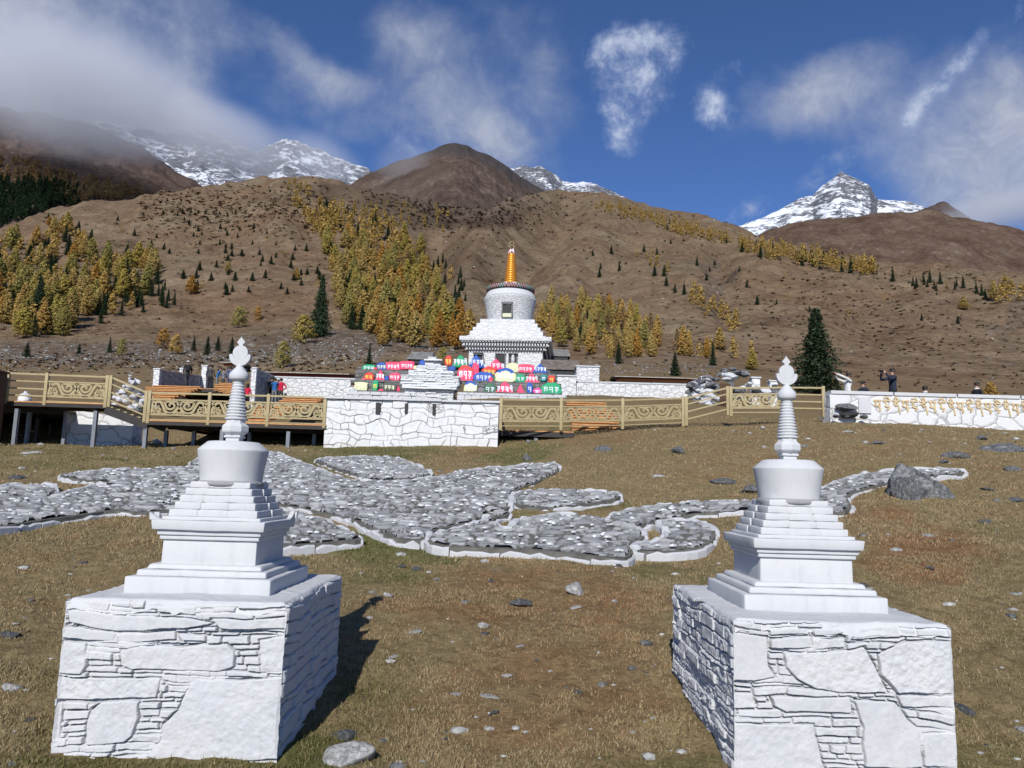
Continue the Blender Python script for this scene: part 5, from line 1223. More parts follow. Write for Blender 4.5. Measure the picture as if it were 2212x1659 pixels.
def railing(label, pts, kinds, group=None, drop=.13, H=1.07, slope_from=None, pg=None):
    """pts: feet of the posts on the deck edge; kinds: 'scroll', 'bars' or None for each bay"""
    o = Vector(pts[0]); root = thing('railing', label, 'railing', o, 0, 'carved timber railings of the boardwalks')
    for p in pts:
        q = Vector(p)-o; b = MB(); soft_box(b, q+Vector((0, 0, -drop)), .115, .115, H+drop, .008, seed=3, jit=.001); b.build('post', RAILM, root)
    for i, kd in enumerate(kinds):
        if kd is None: continue
        a_ = Vector(pts[i])-o; c_ = Vector(pts[i+1])-o; t_ = (c_-a_); L = t_.length; dirn = t_.normalized(); a2 = a_+dirn*.055; c2 = c_-dirn*.055
        hs = (1.0, .755, .20, .03) if kd == 'scroll' else (1.0, .73, .46, .20) if kd == 'bars' else (1.0, .76, .46, .16)
        for k_, h_ in enumerate(hs):
            th = .065 if k_ == 0 else .05 if h_ > .1 else .035
            b = MB(); b.bar(a2+Vector((0, 0, h_)), c2+Vector((0, 0, h_)), .05, th); b.build('rail', RAILM, root)
        if kd == 'scroll':
            Lb = L-.17; sb = scroll_mesh(Lb, .49); zt_ = math.atan2(t_.y, t_.x); sl = t_.z/max(.01, math.hypot(t_.x, t_.y)); Mz = Matrix.Rotation(zt_, 3, 'Z'); mid = (a_+c_)/2
            sb.v = [tuple((Mz @ Vector((x, y, z)))+mid+Vector((0, 0, .235+x*sl))) for x, y, z in sb.v]; sb.build('scroll_panel', RAILM, root)
    return root
dA, dB = 28.0, 28.0
zA = at(100, 868, dA).z; zB = at(500, 912, dB).z
def pt(px, d, z): return Vector((at(px, 900, d).x, d, z))
ptx = lambda px, py, d, z: Vector((at(px, py, d).x, d, z))
A0, A1, A2 = ptx(13, 860, dA, zA+.02), ptx(97, 866, dA, zA), ptx(228, 872, dA, zA-.03)
B0, B1, B2, B3 = ptx(320, 905, dB, zB), ptx(450, 908, dB, zB), ptx(577, 915, dB, zB), ptx(700, 918, dB, zB)
railing('upper left railing with one barred and one carved bay', [A0, A1, A2], ['bars', 'scroll'])
railing('sloping stair railing between the upper and lower left boardwalks', [A2+Vector((.13, 0, 0)), B0-Vector((.13, 0, -.0))], ['slope'], drop=.10)
railing('lower left railing with three carved bays, ending at the stone platform', [B0, B1, B2, B3], ['scroll', 'scroll', 'scroll'])
C0, C1, C2, C3 = at(*Z7(-190, 760), 28.0), at(*Z7(243, 776), 28.6), at(*Z7(786, 768), 29.6), at(*Z7(1319, 745), 30.4)
C0 = at(*Z6(1508, 775), 28.0); zc = at(*Z6(1508, 775), 28).z
for c_ in (C0, C1, C2, C3): c_.z = c_.z
E0, E1, E2 = at(*Z7(1742, 655), 30.2), at(*Z8(120, 655), 29.6), at(*Z8(446, 662), 29.2)
railing('right railing with three carved bays running from the stone platform', [C0, C1, C2, C3], ['scroll', 'scroll', 'scroll'])
railing('sloping stair railing in front of the grey rock mound', [C3+Vector((.13, 0, 0)), E0-Vector((.13, 0, 0))], ['slope'], drop=.10)
railing('short railing with a carved and a barred bay behind the right spire', [E0, E1, E2], ['scroll', 'bars'])
def deck(label, xa, xb, d0, d1, z, th=.13, posts=(), postm=STEEL, name='boardwalk', zb=None, plank=.14):
    """planks running across, a dark frame under them, props to the ground"""
    zb = z if zb is None else zb; cx_, cy_ = (xa+xb)/2, (d0+d1)/2
    root = thing(name, label, 'boardwalk', (cx_, cy_, z)); b = MB(); n_ = max(1, int((d1-d0)/plank))
    for i in range(n_):
        y = d0+(i+.5)*(d1-d0)/n_-cy_; b.box(((0), y, -.02), (xb-xa, (d1-d0)/n_-.008, .04))
    b.build('planking', PLANK, root)
    b = MB(); b.box((0, -(d1-d0)/2+.06, -.05-th/2), (xb-xa-.02, .09, th)); b.box((0, (d1-d0)/2-.06, -.05-th/2), (xb-xa-.02, .09, th)); nb_ = max(2, int((xb-xa)/1.0))
    for i in range(nb_+1): b.box((-(xb-xa)/2+.05+(xb-xa-.1)*i/nb_, 0, -.05-th/2+.02), (.08, d1-d0-.22, th-.04))
    b.build('frame', BEAM, root)
    for (x, y, zt_, zb_) in posts:
        b = MB(); b.box((x-cx_, y-cy_, (zt_+zb_)/2-z), (.13, .13, zt_-zb_)); b.build('prop', postm, root)
    return root
def props(lst, z, d): return [(at(px, 930, dd).x, dd, z-.28, gz(at(px, 930, dd).x, dd)-.2) for px, dd in lst]
deck('upper left boardwalk with orange planks on grey steel props', at(-330, 900, 28).x, A2.x, 27.95, 29.7, zA, posts=props([(33, 28.05), (204, 28.05), (-150, 28.05), (60, 29.6), (140, 29.6), (-60, 29.6)], zA, 28))
deck('deep brown deck behind the upper left boardwalk', at(-420, 900, 30).x, at(145, 900, 30).x, 29.75, 38, zA-.12, posts=props([(0, 31), (80, 31), (140, 31), (0, 35), (110, 35)], zA-.1, 31), postm=BEAM)
deck('lower left boardwalk running to the stone platform on short props', B0.x-.1, B3.x+.1, 27.95, 29.5, zB, posts=props([(315, 28.05), (481, 28.05), (624, 28.05), (360, 29.4), (420, 29.4), (540, 29.4), (680, 29.4)], zB, 28))
deck('low dark deck behind the lower left boardwalk', B0.x, B3.x+.3, 29.6, 34.0, zB-.05, posts=props([(360, 33), (430, 33), (560, 33), (640, 33)], zB, 31), postm=BEAM)
deck('right boardwalk beside the stone platform', C0.x-.05, C1.x+.5, 28.75, 30.1, C0.z-.05, th=.18, posts=props([(1158, 28.9), (1210, 29.3)], C0.z-.05, 29))
# stair between the two left boardwalks
b = MB(); st = thing('stair', 'dark open stair dropping from the upper to the lower left boardwalk', 'stair', A2)
for k_ in range(6):
    f_ = (k_+.6)/6.2; p = (B0-A2)*f_; b = MB(); b.box((p.x, .75, p.z-.05), ((B0-A2).x/6.2, 1.5, .045)); b.build('tread', RAILM, st)
for y in (0, 1.5): b = MB(); b.bar((0, y, -.20), (B0.x-A2.x, y, B0.z-A2.z-.20), .06, .30); b.build('stringer', BEAM, st)
# orange stairs with close risers, climbing away from the viewer
def riser_stair(label, rows, d0, d1, name='stair', deckback=0, side=True):
    """rows: (frame, y, x_left, x_right) of each tread nose, lowest first"""
    n_ = len(rows); pts = []
    for i, (fr, y, xl, xr) in enumerate(rows):
        d = d0+(d1-d0)*i/max(1, n_-1); pts.append((at(*fr(xl, y), d), at(*fr(xr, y), d)))
    o = Vector(((pts[0][0].x+pts[0][1].x)/2, d0, pts[0][0].z-.3)); root = thing(name, label, 'stair', o); orm = simple('orange_riser', (.36, .165, .06), .2, 5, .7, .002); step = (d1-d0)/max(1, n_-1)
    for i, (a_, c_) in enumerate(pts):
        za = (a_.z+c_.z)/2-o.z; x0, x1 = a_.x-o.x, c_.x-o.x; y = a_.y-o.y
        b = MB(); b.box(((x0+x1)/2, y+step/2, za-.025), (x1-x0, step+.05, .05))
        zl = ((pts[i-1][0].z+pts[i-1][1].z)/2-o.z) if i else za-.2
        b.box(((x0+x1)/2, y+.05, (za-.05+zl)/2+.002), (x1-x0-.04, .03, max(.02, za-.046-zl)), mi=1); b.build('step', [PLANK, orm], root)
    return root
riser_stair('wide orange stair narrowing downwards behind the left railing', [(Z9, 690, 140, 355), (Z9, 664, 135, 412), (Z9, 636, 130, 470), (Z9, 605, 120, 525), (Z9, 578, 75, 635), (Z9, 548, 60, 720), (Z9, 528, 35, 770), (Z9, 505, 15, 820), (Z9, 480, 120, 865)], 42, 50)
riser_stair('orange stair sloping to the right under the walkers', [(Z9, 592, 1330, 1420), (Z9, 575, 1262, 1450), (Z9, 556, 1200, 1450), (Z9, 536, 1130, 1450), (Z9, 516, 1060, 1450), (Z9, 490, 1068, 1440), (Z9, 462, 1085, 1430), (Z9, 438, 1150, 1420)], 45, 51)
riser_stair('orange stair rising to the courtyard by the woman in red', [(Z5, 1092, 340, 545), (Z5, 1062, 340, 560), (Z5, 1030, 345, 600), (Z5, 1000, 350, 700), (Z5, 970, 380, 750), (Z5, 940, 400, 800), (Z5, 910, 440, 860), (Z5, 882, 640, 1000), (Z5, 858, 660, 1125), (Z5, 838, 700, 1160), (Z5, 818, 740, 1190), (Z5, 797, 780, 1215)], 29.9, 38)
riser_stair('orange stair behind the middle carved bay of the right railing', [(Z7, 775, 335, 760), (Z7, 752, 335, 760), (Z7, 730, 330, 755), (Z7, 708, 325, 755), (Z7, 686, 322, 750), (Z7, 664, 318, 745), (Z7, 642, 310, 730), (Z7, 620, 300, 690), (Z7, 598, 292, 650), (Z7, 577, 290, 645), (Z7, 558, 288, 640)], 30.3, 34.0)
zU = at(*Z9(480, 480), 49).z
deck('upper deck behind the white-capped hiker', at(*Z9(215, 470), 50).x, at(*Z9(1420, 470), 50).x, 49.5, 57, zU-.05, th=.2)
b = thing('deck', 'added dark sheet standing for the shade in the void under the upper deck', 'deck', (at(420, 860, 54).x, 55, zU-1.5)); q = MB(); q.box((0, 0, -.2), (at(560, 860, 54).x-at(330, 860, 54).x, .1, 3.0)); q.build('void_shade', BEAM, b)  # added dark backing; its colour stands for the shade under the deck
# lower white wall under the boardwalk
A_ = at(*Z4(612, 628), 30.6); B_ = at(*Z4(1180, 690), 30.6); A_.z = (A_.z+B_.z)/2+.12; B_.z = A_.z-.25
wall_between('retaining_wall', 'low white stone wall under the left stair', 'wall', A_, B_, gz(A_.x, 30.6)-.2, gz(B_.x, 30.6)-.2, .8, CRAZY_BIG, None)
# ================================================================ the white wall with the gold inscription
dW = 28.6; A_ = at(*Z8(500, 445), dW); B_ = at(*Z8(2212, 516), dW); zW = (A_.z+B_.z)/2; B_.x += 7; A_.z = B_.z = zW
zb1 = gz(A_.x, dW)-.5
iw = wall_between('inscribed_wall', 'long low white wall with a golden inscription below the photographers', 'wall', A_, B_, zb1, zb1-.9, .7, CRAZY_BIG, .12, out=.05)
b = MB(); o = iw.location
seq = [3, 1, 0, 2, 5, 5, 4, 1, 2, 5, 0, 3, 5, 1, 4, 0, 5, 3]; xa = at(*Z8(880, 540), dW).x; xb = at(*Z8(2900, 560), dW).x; ng = 25; cw_ = (xb-xa)/ng; rng = random.Random(8)
GX = [[[(0,1),(1,1)],[(.1,1),(.35,.78),(.15,.55),(.6,.5),(.95,.2)],[(.75,1),(.8,.1)]], [[(0,1),(1,1)],[(.2,1),(.15,.6),(.5,.75)],[(.6,1),(.62,.0)],[(.9,1),(.95,.25)]],
      [[(0,1),(1,1)],[(.3,1.15),(.5,1.35),(.75,1.1)],[(.25,.75),(.5,.95),(.75,.75),(.5,.55),(.25,.75)],[(.8,.6),(1.0,-.1)]], [[(0,1),(1,1)],[(.2,1),(.3,.7),(.7,.6),(.9,.3)],[(.3,.6),(.35,-.15)]],
      [[(0,1),(1,1)],[(.9,.9),(.4,.8),(.2,.55),(.6,.6),(.95,.4)],[(.2,.2),(.7,.15)],[(.85,1),(.88,-.1)]], [[(0,1),(1,1)],[(.1,1),(.5,.75),(.3,.5),(.9,.45),(.6,.2)],[(.15,1.2),(.6,1.3),(.95,1.05)]],
      [[(0,1),(1,1)],[(.3,.9),(.15,.5),(.45,.25),(.8,.5),(.6,.85)],[(.8,.4),(1.05,-.2)]], [[(0,1),(1,1)],[(.1,.9),(.5,.4),(.75,.0)],[(.6,-.1),(.4,-.35),(.6,-.55),(.85,-.35),(.6,-.1)],[(.8,1),(.8,.3)]]]
zt0 = zW-.30
for i in range(ng):
    g = GX[(i*5+i//3) % 8] if i != 2 else GX[2]
    for st_ in g:
        P_ = [Vector((xa+cw_*(i+.04+.84*a_)-o.x, dW-.02-o.y, zt0-.46+.44*c_-o.z)) for a_, c_ in st_]
        for a_, c_ in zip(P_[:-1], P_[1:]):
            if (a_-c_).length > .01: b.bar(a_, c_, .04, .052, up=Vector((0, .001, 1)) if abs((c_-a_).normalized().z) < .95 else Vector((1, 0, 0)))
b.build('inscription', simple('gold_paint_faded', (.52, .36, .17), .15, 6, .6, .002, (.66, .54, .33)), iw)
a_ = at(*Z8(752, 655), dW); c_ = at(*Z8(856, 512), dW); b = MB(); W2 = (c_.x-a_.x)/2; H = c_.z-a_.z
b.prism([(-W2, 0), (W2, 0), (W2, H*.8), (W2*.8, H*.93), (0, H), (-W2*.8, H*.93), (-W2, H*.8)], lambda x, z, y: (x+(a_.x+c_.x)/2-o.x, y-.07+dW-o.y, z+a_.z-o.z), .06); b.build('smooth_slab', WHITE, iw, fix=True)
# ================================================================ trees
def leaf_mat(name, lo, mid, hi, hue_by_object=None, tl=.25, round_=True):
    m_, t = mat(name); c = t.new('ShaderNodeTexCoord').outputs['Object']; oi = t.new('ShaderNodeObjectInfo')
    n = t.noise(c, 3.0, 3, .6); g = t.new('ShaderNodeNewGeometry'); r_ = g.outputs['Random Per Island']
    v = t.math('ADD', t.math('MULTIPLY', r_, .5), t.math('MULTIPLY', n, .5))
    col = t.ramp(v, [(.25, lo), (.5, mid), (.75, hi)])
    if hue_by_object: col = t.mix(t.mapr(oi.outputs['Random'], .25, .9), col, t.ramp(v, [(.25, hue_by_object[0]), (.5, hue_by_object[1]), (.75, hue_by_object[2])]))
    ov = t.vmath('NORMALIZE', t.vmath('MULTIPLY', t.vmath('SUBTRACT', c, (0, 0, .35)), (1, 1, .35)))
    vt = t.n.new('ShaderNodeVectorTransform'); vt.vector_type = 'NORMAL'; vt.convert_from = 'OBJECT'; vt.convert_to = 'WORLD'; t.put(vt, 0, ov)
    nn = t.vmath('NORMALIZE', t.vmath('ADD', t.vmath('SCALE', t.vmath('NORMALIZE', vt.outputs[0]), 1.1 if round_ else 0.0), g.outputs['Normal']))
    d = t.n.new('ShaderNodeBsdfDiffuse'); t.put(d, 0, col); t.put(d, 'Normal', nn); tr = t.n.new('ShaderNodeBsdfTranslucent'); t.put(tr, 0, col)
    mx = t.n.new('ShaderNodeMixShader'); mx.inputs[0].default_value = tl; t.l.new(d.outputs[0], mx.inputs[1]); t.l.new(tr.outputs[0], mx.inputs[2])
    o = t.n.new('ShaderNodeOutputMaterial'); t.l.new(mx.outputs[0], o.inputs[0]); return m_
LARCH = leaf_mat('larch_yellow', (.27,.195,.065), (.44,.325,.11), (.60,.46,.18), ((.32,.19,.052), (.50,.31,.085), (.66,.44,.15)))
LARCHG = leaf_mat('larch_green_yellow', (.19,.165,.055), (.32,.275,.09), (.47,.40,.14), ((.26,.20,.050), (.41,.31,.078), (.56,.44,.12)))
LARCHO = leaf_mat('larch_orange', (.24,.125,.03), (.42,.22,.048), (.58,.33,.09))
LARCHD = leaf_mat('larch_brown', (.16,.10,.045), (.28,.18,.075), (.42,.28,.12))
SPRUCE = leaf_mat('spruce_green', (.008,.016,.008), (.022,.040,.020), (.055,.080,.042), tl=.12, round_=False)
SPRUCEB = leaf_mat('spruce_grey_green', (.016,.026,.014), (.040,.060,.032), (.095,.125,.070), tl=.12, round_=False)
LARCHF = leaf_mat('larch_far', (.28,.19,.06), (.46,.31,.09), (.62,.44,.15), round_=False); LARCHDF = leaf_mat('larch_far_brown', (.22,.14,.07), (.36,.235,.11), (.52,.36,.18), round_=False)
BARK = simple('bark', (.06, .045, .035), .3, 6, .9, .01)
def tree_mesh(kind, seed, q=1.0):
    """unit-height conifer: crown of leaf-sized tufts on drooping whorls; returns (crown V, F), trunk MB"""
    rng = np.random.default_rng(seed); V, Fc = [], []
    def tufts(P, S, squash=1.0):
        n = len(P); a = rng.normal(size=(n, 3)); a /= np.linalg.norm(a, axis=1)[:, None]; b_ = np.cross(a, rng.normal(size=(n, 3))); b_ /= np.linalg.norm(b_, axis=1)[:, None]
        S = S[:, None]; base = len(V)*0
        return np.stack([P-a*S-b_*S*.5, P+a*S-b_*S*.55, P+a*S*.85+b_*S*.6, P-a*S*.7+b_*S*.5], 1)
    Q = []
    if kind in ('larch', 'shrub', 'larchthin'):
        R0 = {'larch': .24, 'shrub': .42, 'larchthin': .18}[kind]; nb = int({'larch': 120, 'shrub': 80, 'larchthin': 70}[kind]*q); z0 = {'larch': .06, 'shrub': .02, 'larchthin': .12}[kind]
        for i in range(nb):
            f = rng.random()**.85; z = z0+(.97-z0)*f; prof = (1-f)**.75*(1-.35*max(0, .16-f)/.16)
            if kind == 'shrub': prof = math.sqrt(max(0, 1-(f*1.02-.12)**2*1.25))*.9 if f < .9 else .25
            L = R0*prof*rng.uniform(.65, 1.12)+.012; a = rng.uniform(0, 2*math.pi); m_ = max(3, int((4+L*70)*q**.5))
            t_ = rng.uniform(.15, 1, m_)**.7; up = rng.uniform(.05, .5)
            P = np.stack([np.cos(a)*L*t_, np.sin(a)*L*t_, z+L*t_*up-.03*t_**2], 1)+rng.normal(size=(m_, 3))*(.012+.010*(kind == 'shrub'))
            Q.append(tufts(P, rng.uniform(.013, .026, m_)/q**.5*(1.15 if kind != 'larchthin' else .8)))
    else:
        nw = int(17*q**.5)+3
        for w_ in range(nw):
            f = (w_+.3)/nw; z = .06+.92*f; R_ = (.20 if kind == 'spruce' else .23)*(1-f)**.85*(1 if kind == 'spruce' else rng.uniform(.55, 1.2))+.008; nb = int((9-4*f)*q**.5)+4; a0 = rng.uniform(0, 6)
            for i in range(nb):
                a = a0+2*math.pi*i/nb+rng.uniform(-.3, .3); L = R_*rng.uniform(.6, 1.18); m_ = max(3, int((3+L*60)*q**.7)); t_ = rng.uniform(.1, 1, m_)
                dr = rng.uniform(.18, .42); side = rng.normal(size=m_)*.020*(1.3-t_)
                P = np.stack([np.cos(a)*L*t_-np.sin(a)*side, np.sin(a)*L*t_+np.cos(a)*side, z-L*t_*dr+rng.normal(size=m_)*.007], 1)
                Q.append(tufts(P, rng.uniform(.010, .022, m_)/q**.5))
    Q = np.concatenate(Q); n = len(Q); tb = MB(); h_ = .96
    k_ = 6; tb.tube([(0, 0, -.03), (.004, .002, .3), (-.003, .003, .65), (0, 0, h_)], [.020, .014, .009, .002], 6)
    for i in range(12):
        z = .12+.07*i; a = i*2.4; L = .15*(1-z); tb.tube([(0, 0, z), (math.cos(a)*L, math.sin(a)*L, z+L*.15)], [.004, .0015], 3)
    return Q.reshape(-1, 3), np.arange(n*4).reshape(-1, 4), tb
PROTO = {}
def proto(kind, mt, variants, q):
    lst = []
    for s_ in range(variants):
        V, F, tb = tree_mesh(kind, 100+s_*7+len(PROTO)*31, q); cm = fast_mesh(kind+'_crown', V, F, [mt]); tm = tb.mesh(kind+'_trunk', BARK); lst.append((cm, tm))
    return lst
PK = {('larch', 'y'): proto('larch', LARCH, 5, 2.0), ('larch', 'g'): proto('larch', LARCHG, 4, 2.0), ('larch', 'o'): proto('larch', LARCHO, 2, 2.0), ('larch', 'd'): proto('larchthin', LARCHD, 3, 1.4),
      ('shrub', 'y'): proto('shrub', LARCH, 2, 1.4), ('shrub', 'g'): proto('shrub', LARCHG, 2, 1.4), ('shrub', 'o'): proto('shrub', LARCHO, 2, 1.2), ('spruce', 's'): proto('spruce', SPRUCE, 4, 1.0), ('spruce', 'big'): proto('spruce2', SPRUCEB, 2, 3.6)}
KNAME = {'larch': 'larch_tree', 'shrub': 'larch_shrub', 'spruce': 'spruce_tree'}; KCAT = {'larch': 'tree', 'shrub': 'shrub', 'spruce': 'tree'}
trng = random.Random(99); nT = {'larch': 0, 'spruce': 0, 'shrub': 0}; OVER = {'larch': [], 'spruce': []}
def tree(kind, hue, px, py, hpx, label, group=None, dmin=2.5, wide=1.0, small=False):
    p = ghit(px, py, dmin)
    if p is None: return None
    h = hpx/FPX*p.y
    cm, tm = trng.choice(PK[(kind, hue)])
    o = bpy.data.objects.new(KNAME[kind], None); COL.objects.link(o); o.location = p-Vector((0, 0, h*.01)); o.rotation_euler = (0, 0, trng.uniform(0, 6.28)); w_ = h*wide*trng.uniform(.9, 1.15); o.scale = (w_, w_, h)
    tag(o, label, KCAT[kind], group); link('crown', cm, o); link('trunk', tm, o); nT[kind] += 1; return o
def leafpx(px, py, hpx): return px, py
def region(poly, n_, spec, hrange, label_by, group, ypersp=None, mind=0.0):
    """scatter trees in a region of the photo; spec: weighted list of (kind, hue, weight, width)"""
    xs = [p[0] for p in poly]; ys = [p[1] for p in poly]; got = 0; tries = 0; res = []
    while got < n_ and tries < n_*60:
        tries += 1; x = trng.uniform(min(xs), max(xs)); y = trng.uniform(min(ys), max(ys))
        if not inpoly(np.array([x]), np.array([y]), poly)[0]: continue
        if mind and any((x-a)**2+((y-c_)*1.4)**2 < mind**2 for a, c_, _ in res): continue
        r_ = trng.random()*sum(s_[2] for s_ in spec); k_ = 0
        while r_ > spec[k_][2] and k_ < len(spec)-1: r_ -= spec[k_][2]; k_ += 1
        f = (y-min(ys))/(max(ys)-min(ys)+1e-6); h = (hrange[0]*(1-f)+hrange[1]*f)*trng.uniform(.7, 1.25); res.append((x, y, (spec[k_], h))); got += 1
    for x, y, (s_, h) in sorted(res, key=lambda q: q[1]):
        kd, hu = s_[0], s_[1]; hh = h*(.75 if kd == 'spruce' else 1)
        PLAN.append((kd, hu, x, y, hh, label_by[kd], group[kd], s_[3]))
PLAN = []
LB = lambda where: {'larch': 'yellow larch '+where, 'spruce': 'dark green spruce '+where, 'shrub': 'yellow larch bush '+where}
GB = lambda w_: {'larch': 'larches '+w_, 'spruce': 'spruces '+w_, 'shrub': 'bushes '+w_}
Y, G_, O_, Dk, S_ = ('larch', 'y'), ('larch', 'g'), ('larch', 'o'), ('larch', 'd'), ('spruce', 's')
region([(-40,560),(20,530),(90,520),(170,480),(215,560),(260,570),(350,560),(360,600),(330,640),(270,650),(200,690),(120,735),(60,735),(0,722),(-40,700)], 200,
       [G_+(1.0,1.25), Y+(.5,1.2), O_+(.10,1.2), S_+(.52,1.35)], (38, 70), LB('in the dense wood at the left edge of the slope'), GB('of the left wood'), mind=6)
region([(170,690),(250,640),(330,615),(385,640),(390,668),(330,672),(240,690),(180,716)], 30, [S_+(1,1.0), Y+(.15,1.2)], (46, 46), LB('along the lower edge of the left wood'), GB('along the lower edge of the left wood'), mind=10)
region([(612,405),(650,400),(700,440),(760,450),(850,500),(905,540),(925,600),(965,650),(985,690),(1000,720),(930,745),(860,750),(790,725),(730,700),(722,640),(715,580),(690,520),(650,470)], 290,
       [Y+(.8,1.2), G_+(1.0,1.15), O_+(.16,1.1), Dk+(.25,1.2), S_+(.36,1.2)], (24, 72), LB('in the forest band running down to the great stupa'), GB('of the central forest band'), mind=5)
region([(810,690),(1000,690),(1030,760),(900,762),(820,748)], 20, [Y+(.6,1.2), O_+(.5,1.2)], (62, 70), LB('at the foot of the central forest band'), GB('at the foot of the central forest band'), mind=16)
region([(1150,690),(1190,665),(1300,670),(1400,700),(1440,770),(1560,790),(1560,808),(1380,800),(1240,770),(1180,735)], 90, [Y+(1,.95), G_+(.45,.95), Dk+(.8,1.2), O_+(.2,1.0), S_+(.10,.9)], (60, 58), LB('in the grove right of the great stupa'), GB('of the right grove'), mind=8)
region([(1270,442),(1330,446),(1400,462),(1500,492),(1590,520),(1580,532),(1480,512),(1380,482),(1300,462)], 170, [Y+(.5,1.2), Dk+(1.0,1.6), G_+(.2,1.1), S_+(.08,1)], (15, 24), LB('on the ridge line right of the brown peak'), GB('on the ridge right of the peak'), mind=2.5)
region([(1590,520),(1700,545),(1800,566),(1900,592),(1900,600),(1790,588),(1700,570),(1600,548)], 150, [Y+(.4,1.1), Dk+(1.2,1.6), S_+(.3,1.1)], (24, 38), LB('in the tree line along the right-hand ridge'), GB('of the right ridge tree line'), mind=3)
region([(1890,600),(1960,604),(2060,612),(2100,622),(2060,634),(1960,622),(1900,612)], 15, [S_+(1,1), Dk+(.4,1.3)], (34, 34), LB('in the dark row at the end of the right ridge'), GB('of the dark row on the right ridge'), mind=7)
region([(2100,620),(2212,640),(2230,660),(2160,660),(2105,640)], 11, [Y+(1,1.2), Dk+(.5,1.3), S_+(.4,1)], (36, 44), LB('at the right edge of the slope'), GB('at the right edge of the slope'), mind=10)
region([(1410,545),(1450,600),(1420,600),(1375,555)], 6, [Y+(1,1.2)], (20, 26), LB('in the small clump high on the right slope'), GB('of the small clump high on the right slope'), mind=6)
region([(1480,615),(1540,660),(1600,700),(1640,745),(1600,745),(1540,700),(1490,650)], 17, [G_+(1,1.2), Y+(.6,1.2)], (30, 40), LB('in the diagonal row on the right slope'), GB('of the diagonal row on the right slope'), mind=8)
region([(1460,740),(1660,760),(1660,800),(1560,806),(1470,790)], 10, [Y+(1,1.2), G_+(.6,1.2), Dk+(.3,1)], (44, 50), LB('above the grey rock mound'), GB('above the grey rock mound'), mind=14)
region([(940,440),(970,470),(960,520),(940,510)], 7, [Y+(1,1.1)], (18, 22), LB('in the gully below the brown peak'), GB('of the gully below the brown peak'), mind=5)
region([(760,440),(900,440),(930,500),(850,490)], 34, [Dk+(1,1.5), Y+(.6,1.3)], (15, 20), LB('on the dark shoulder below the brown peak'), GB('on the shoulder below the brown peak'), mind=5)
region([(925,545),(1000,600),(1010,690),(960,660),(930,600)], 22, [S_+(.8,1.1), G_+(.5,1), Dk+(.4,1)], (26, 42), LB('scattered left of the great stupa spire'), GB('left of the great stupa spire'), mind=9)
region([(60,470),(250,470),(450,440),(600,500),(690,560),(700,640),(500,640),(380,640),(360,560),(250,500),(130,500)], 84, [S_+(1,1.7), Dk+(.14,1.6)], (13, 27), LB('standing alone on the grassy left slope'), GB('dotted over the left slope'), mind=11)
region([(1240,520),(1440,520),(1520,560),(1480,640),(1330,620),(1260,600)], 14, [S_+(1,1.3)], (18, 36), LB('standing alone on the slope above the right grove'), GB('dotted over the slope above the right grove'), mind=18)
region([(1500,560),(1700,590),(1880,640),(2100,700),(1900,700),(1640,660),(1520,620)], 16, [S_+(1,1.4), Dk+(.4,1.4)], (16, 28), LB('standing alone on the open right slope'), GB('dotted over the right slope'), mind=20)
lg_ = sorted([q for q in PLAN if q[0] == 'larch'], key=lambda q: -q[4]); print('plan larch', len(lg_), 'spruce', sum(q[0] == 'spruce' for q in PLAN))
keep = set(id(q) for q in lg_[:296])
for q in PLAN:
    if q[0] == 'larch' and id(q) not in keep: OVER['larch'].append(q); continue
    tree(q[0], q[1], q[2], q[3], q[4], q[5], q[6], 100, q[7])
# singled-out trees
SINGLE = [('spruce','big',80,690,98,'tall dark spruce standing in the yellow wood at the left edge',1.25), ('spruce','big',690,728,146,'tallest spruce left of the great stupa, ragged and dark, beside yellow bushes',1.0),
 ('spruce','big',985,698,72,'slim dark spruce just left of the great stupa steps',1.0), ('spruce','big',1766,850,196,'large spruce with wide skirts behind the near right spire',1.45),
 ('larch','o',413,636,46,'bright orange larch alone on the left slope',1.5), ('shrub','g',516,708,50,'round yellow-green larch on the lower left slope',.85), ('shrub','o',556,694,34,'small orange larch bush beside the round yellow-green one',.75),
 ('shrub','g',655,742,64,'broad yellow larch bush at the foot of the tallest spruce',1.0), ('shrub','g',610,796,62,'round yellow bush on the stony ground above the left courtyard wall',.75),
 ('shrub','o',352,752,44,'pale orange bush above the white-capped hiker, left one of a pair',.9), ('shrub','y',378,766,46,'golden bush above the white-capped hiker, right one of a pair',.8),
 ('spruce','s',447,766,42,'dark young spruce left of the near left finial',1.2), ('spruce','s',418,758,32,'smallest of the young spruces left of the near left finial',1.2), ('spruce','s',470,758,34,'young spruce touching the near left finial',1.2), ('spruce','s',500,764,38,'young spruce half hidden by the near left finial',1.2),
 ('spruce','s',797,790,52,'slim spruce above the left painted stones',.9), ('spruce','s',1336,786,50,'dense dark spruce above the right courtyard gallery',1.15), ('spruce','s',1458,812,52,'broad grey-green spruce behind the right gallery roof',1.4), ('spruce','s',1540,790,56,'slim dark spruce above the grey rock mound',.9),
 ('larch','y',2082,670,32,'lone yellow larch low on the far right slope',1.9), ('larch','y',2142,900,78,'orange larch tip rising just behind the inscribed wall',1.6), ('larch','y',640,606,30,'golden larch beside the central forest band',1.3),
 ('spruce','s',170,766,26,'brown-green bush at the left of the stony belt',1.6), ('spruce','s',57,772,34,'dark spruce above the upper left railing',1.5), ('spruce','s',236,762,36,'dark spruce on the stony belt above the left cairn',1.0), ('shrub','g',262,768,40,'yellow-green bush above the left cairn',.8),
 ('shrub','y',245,506,0,'',1), ('shrub','g',955,796,50,'thin yellow bush above the small ragged roof',.8), ('larch','g',1625,800,50,'yellow-green larch right of the grey rock mound',1.2), ('larch','y',492,590,30,'golden larch halfway up the left slope',1.3),
 ('larch','o',105,488,22,'tawny larch on the skyline at the far left',1.6)]
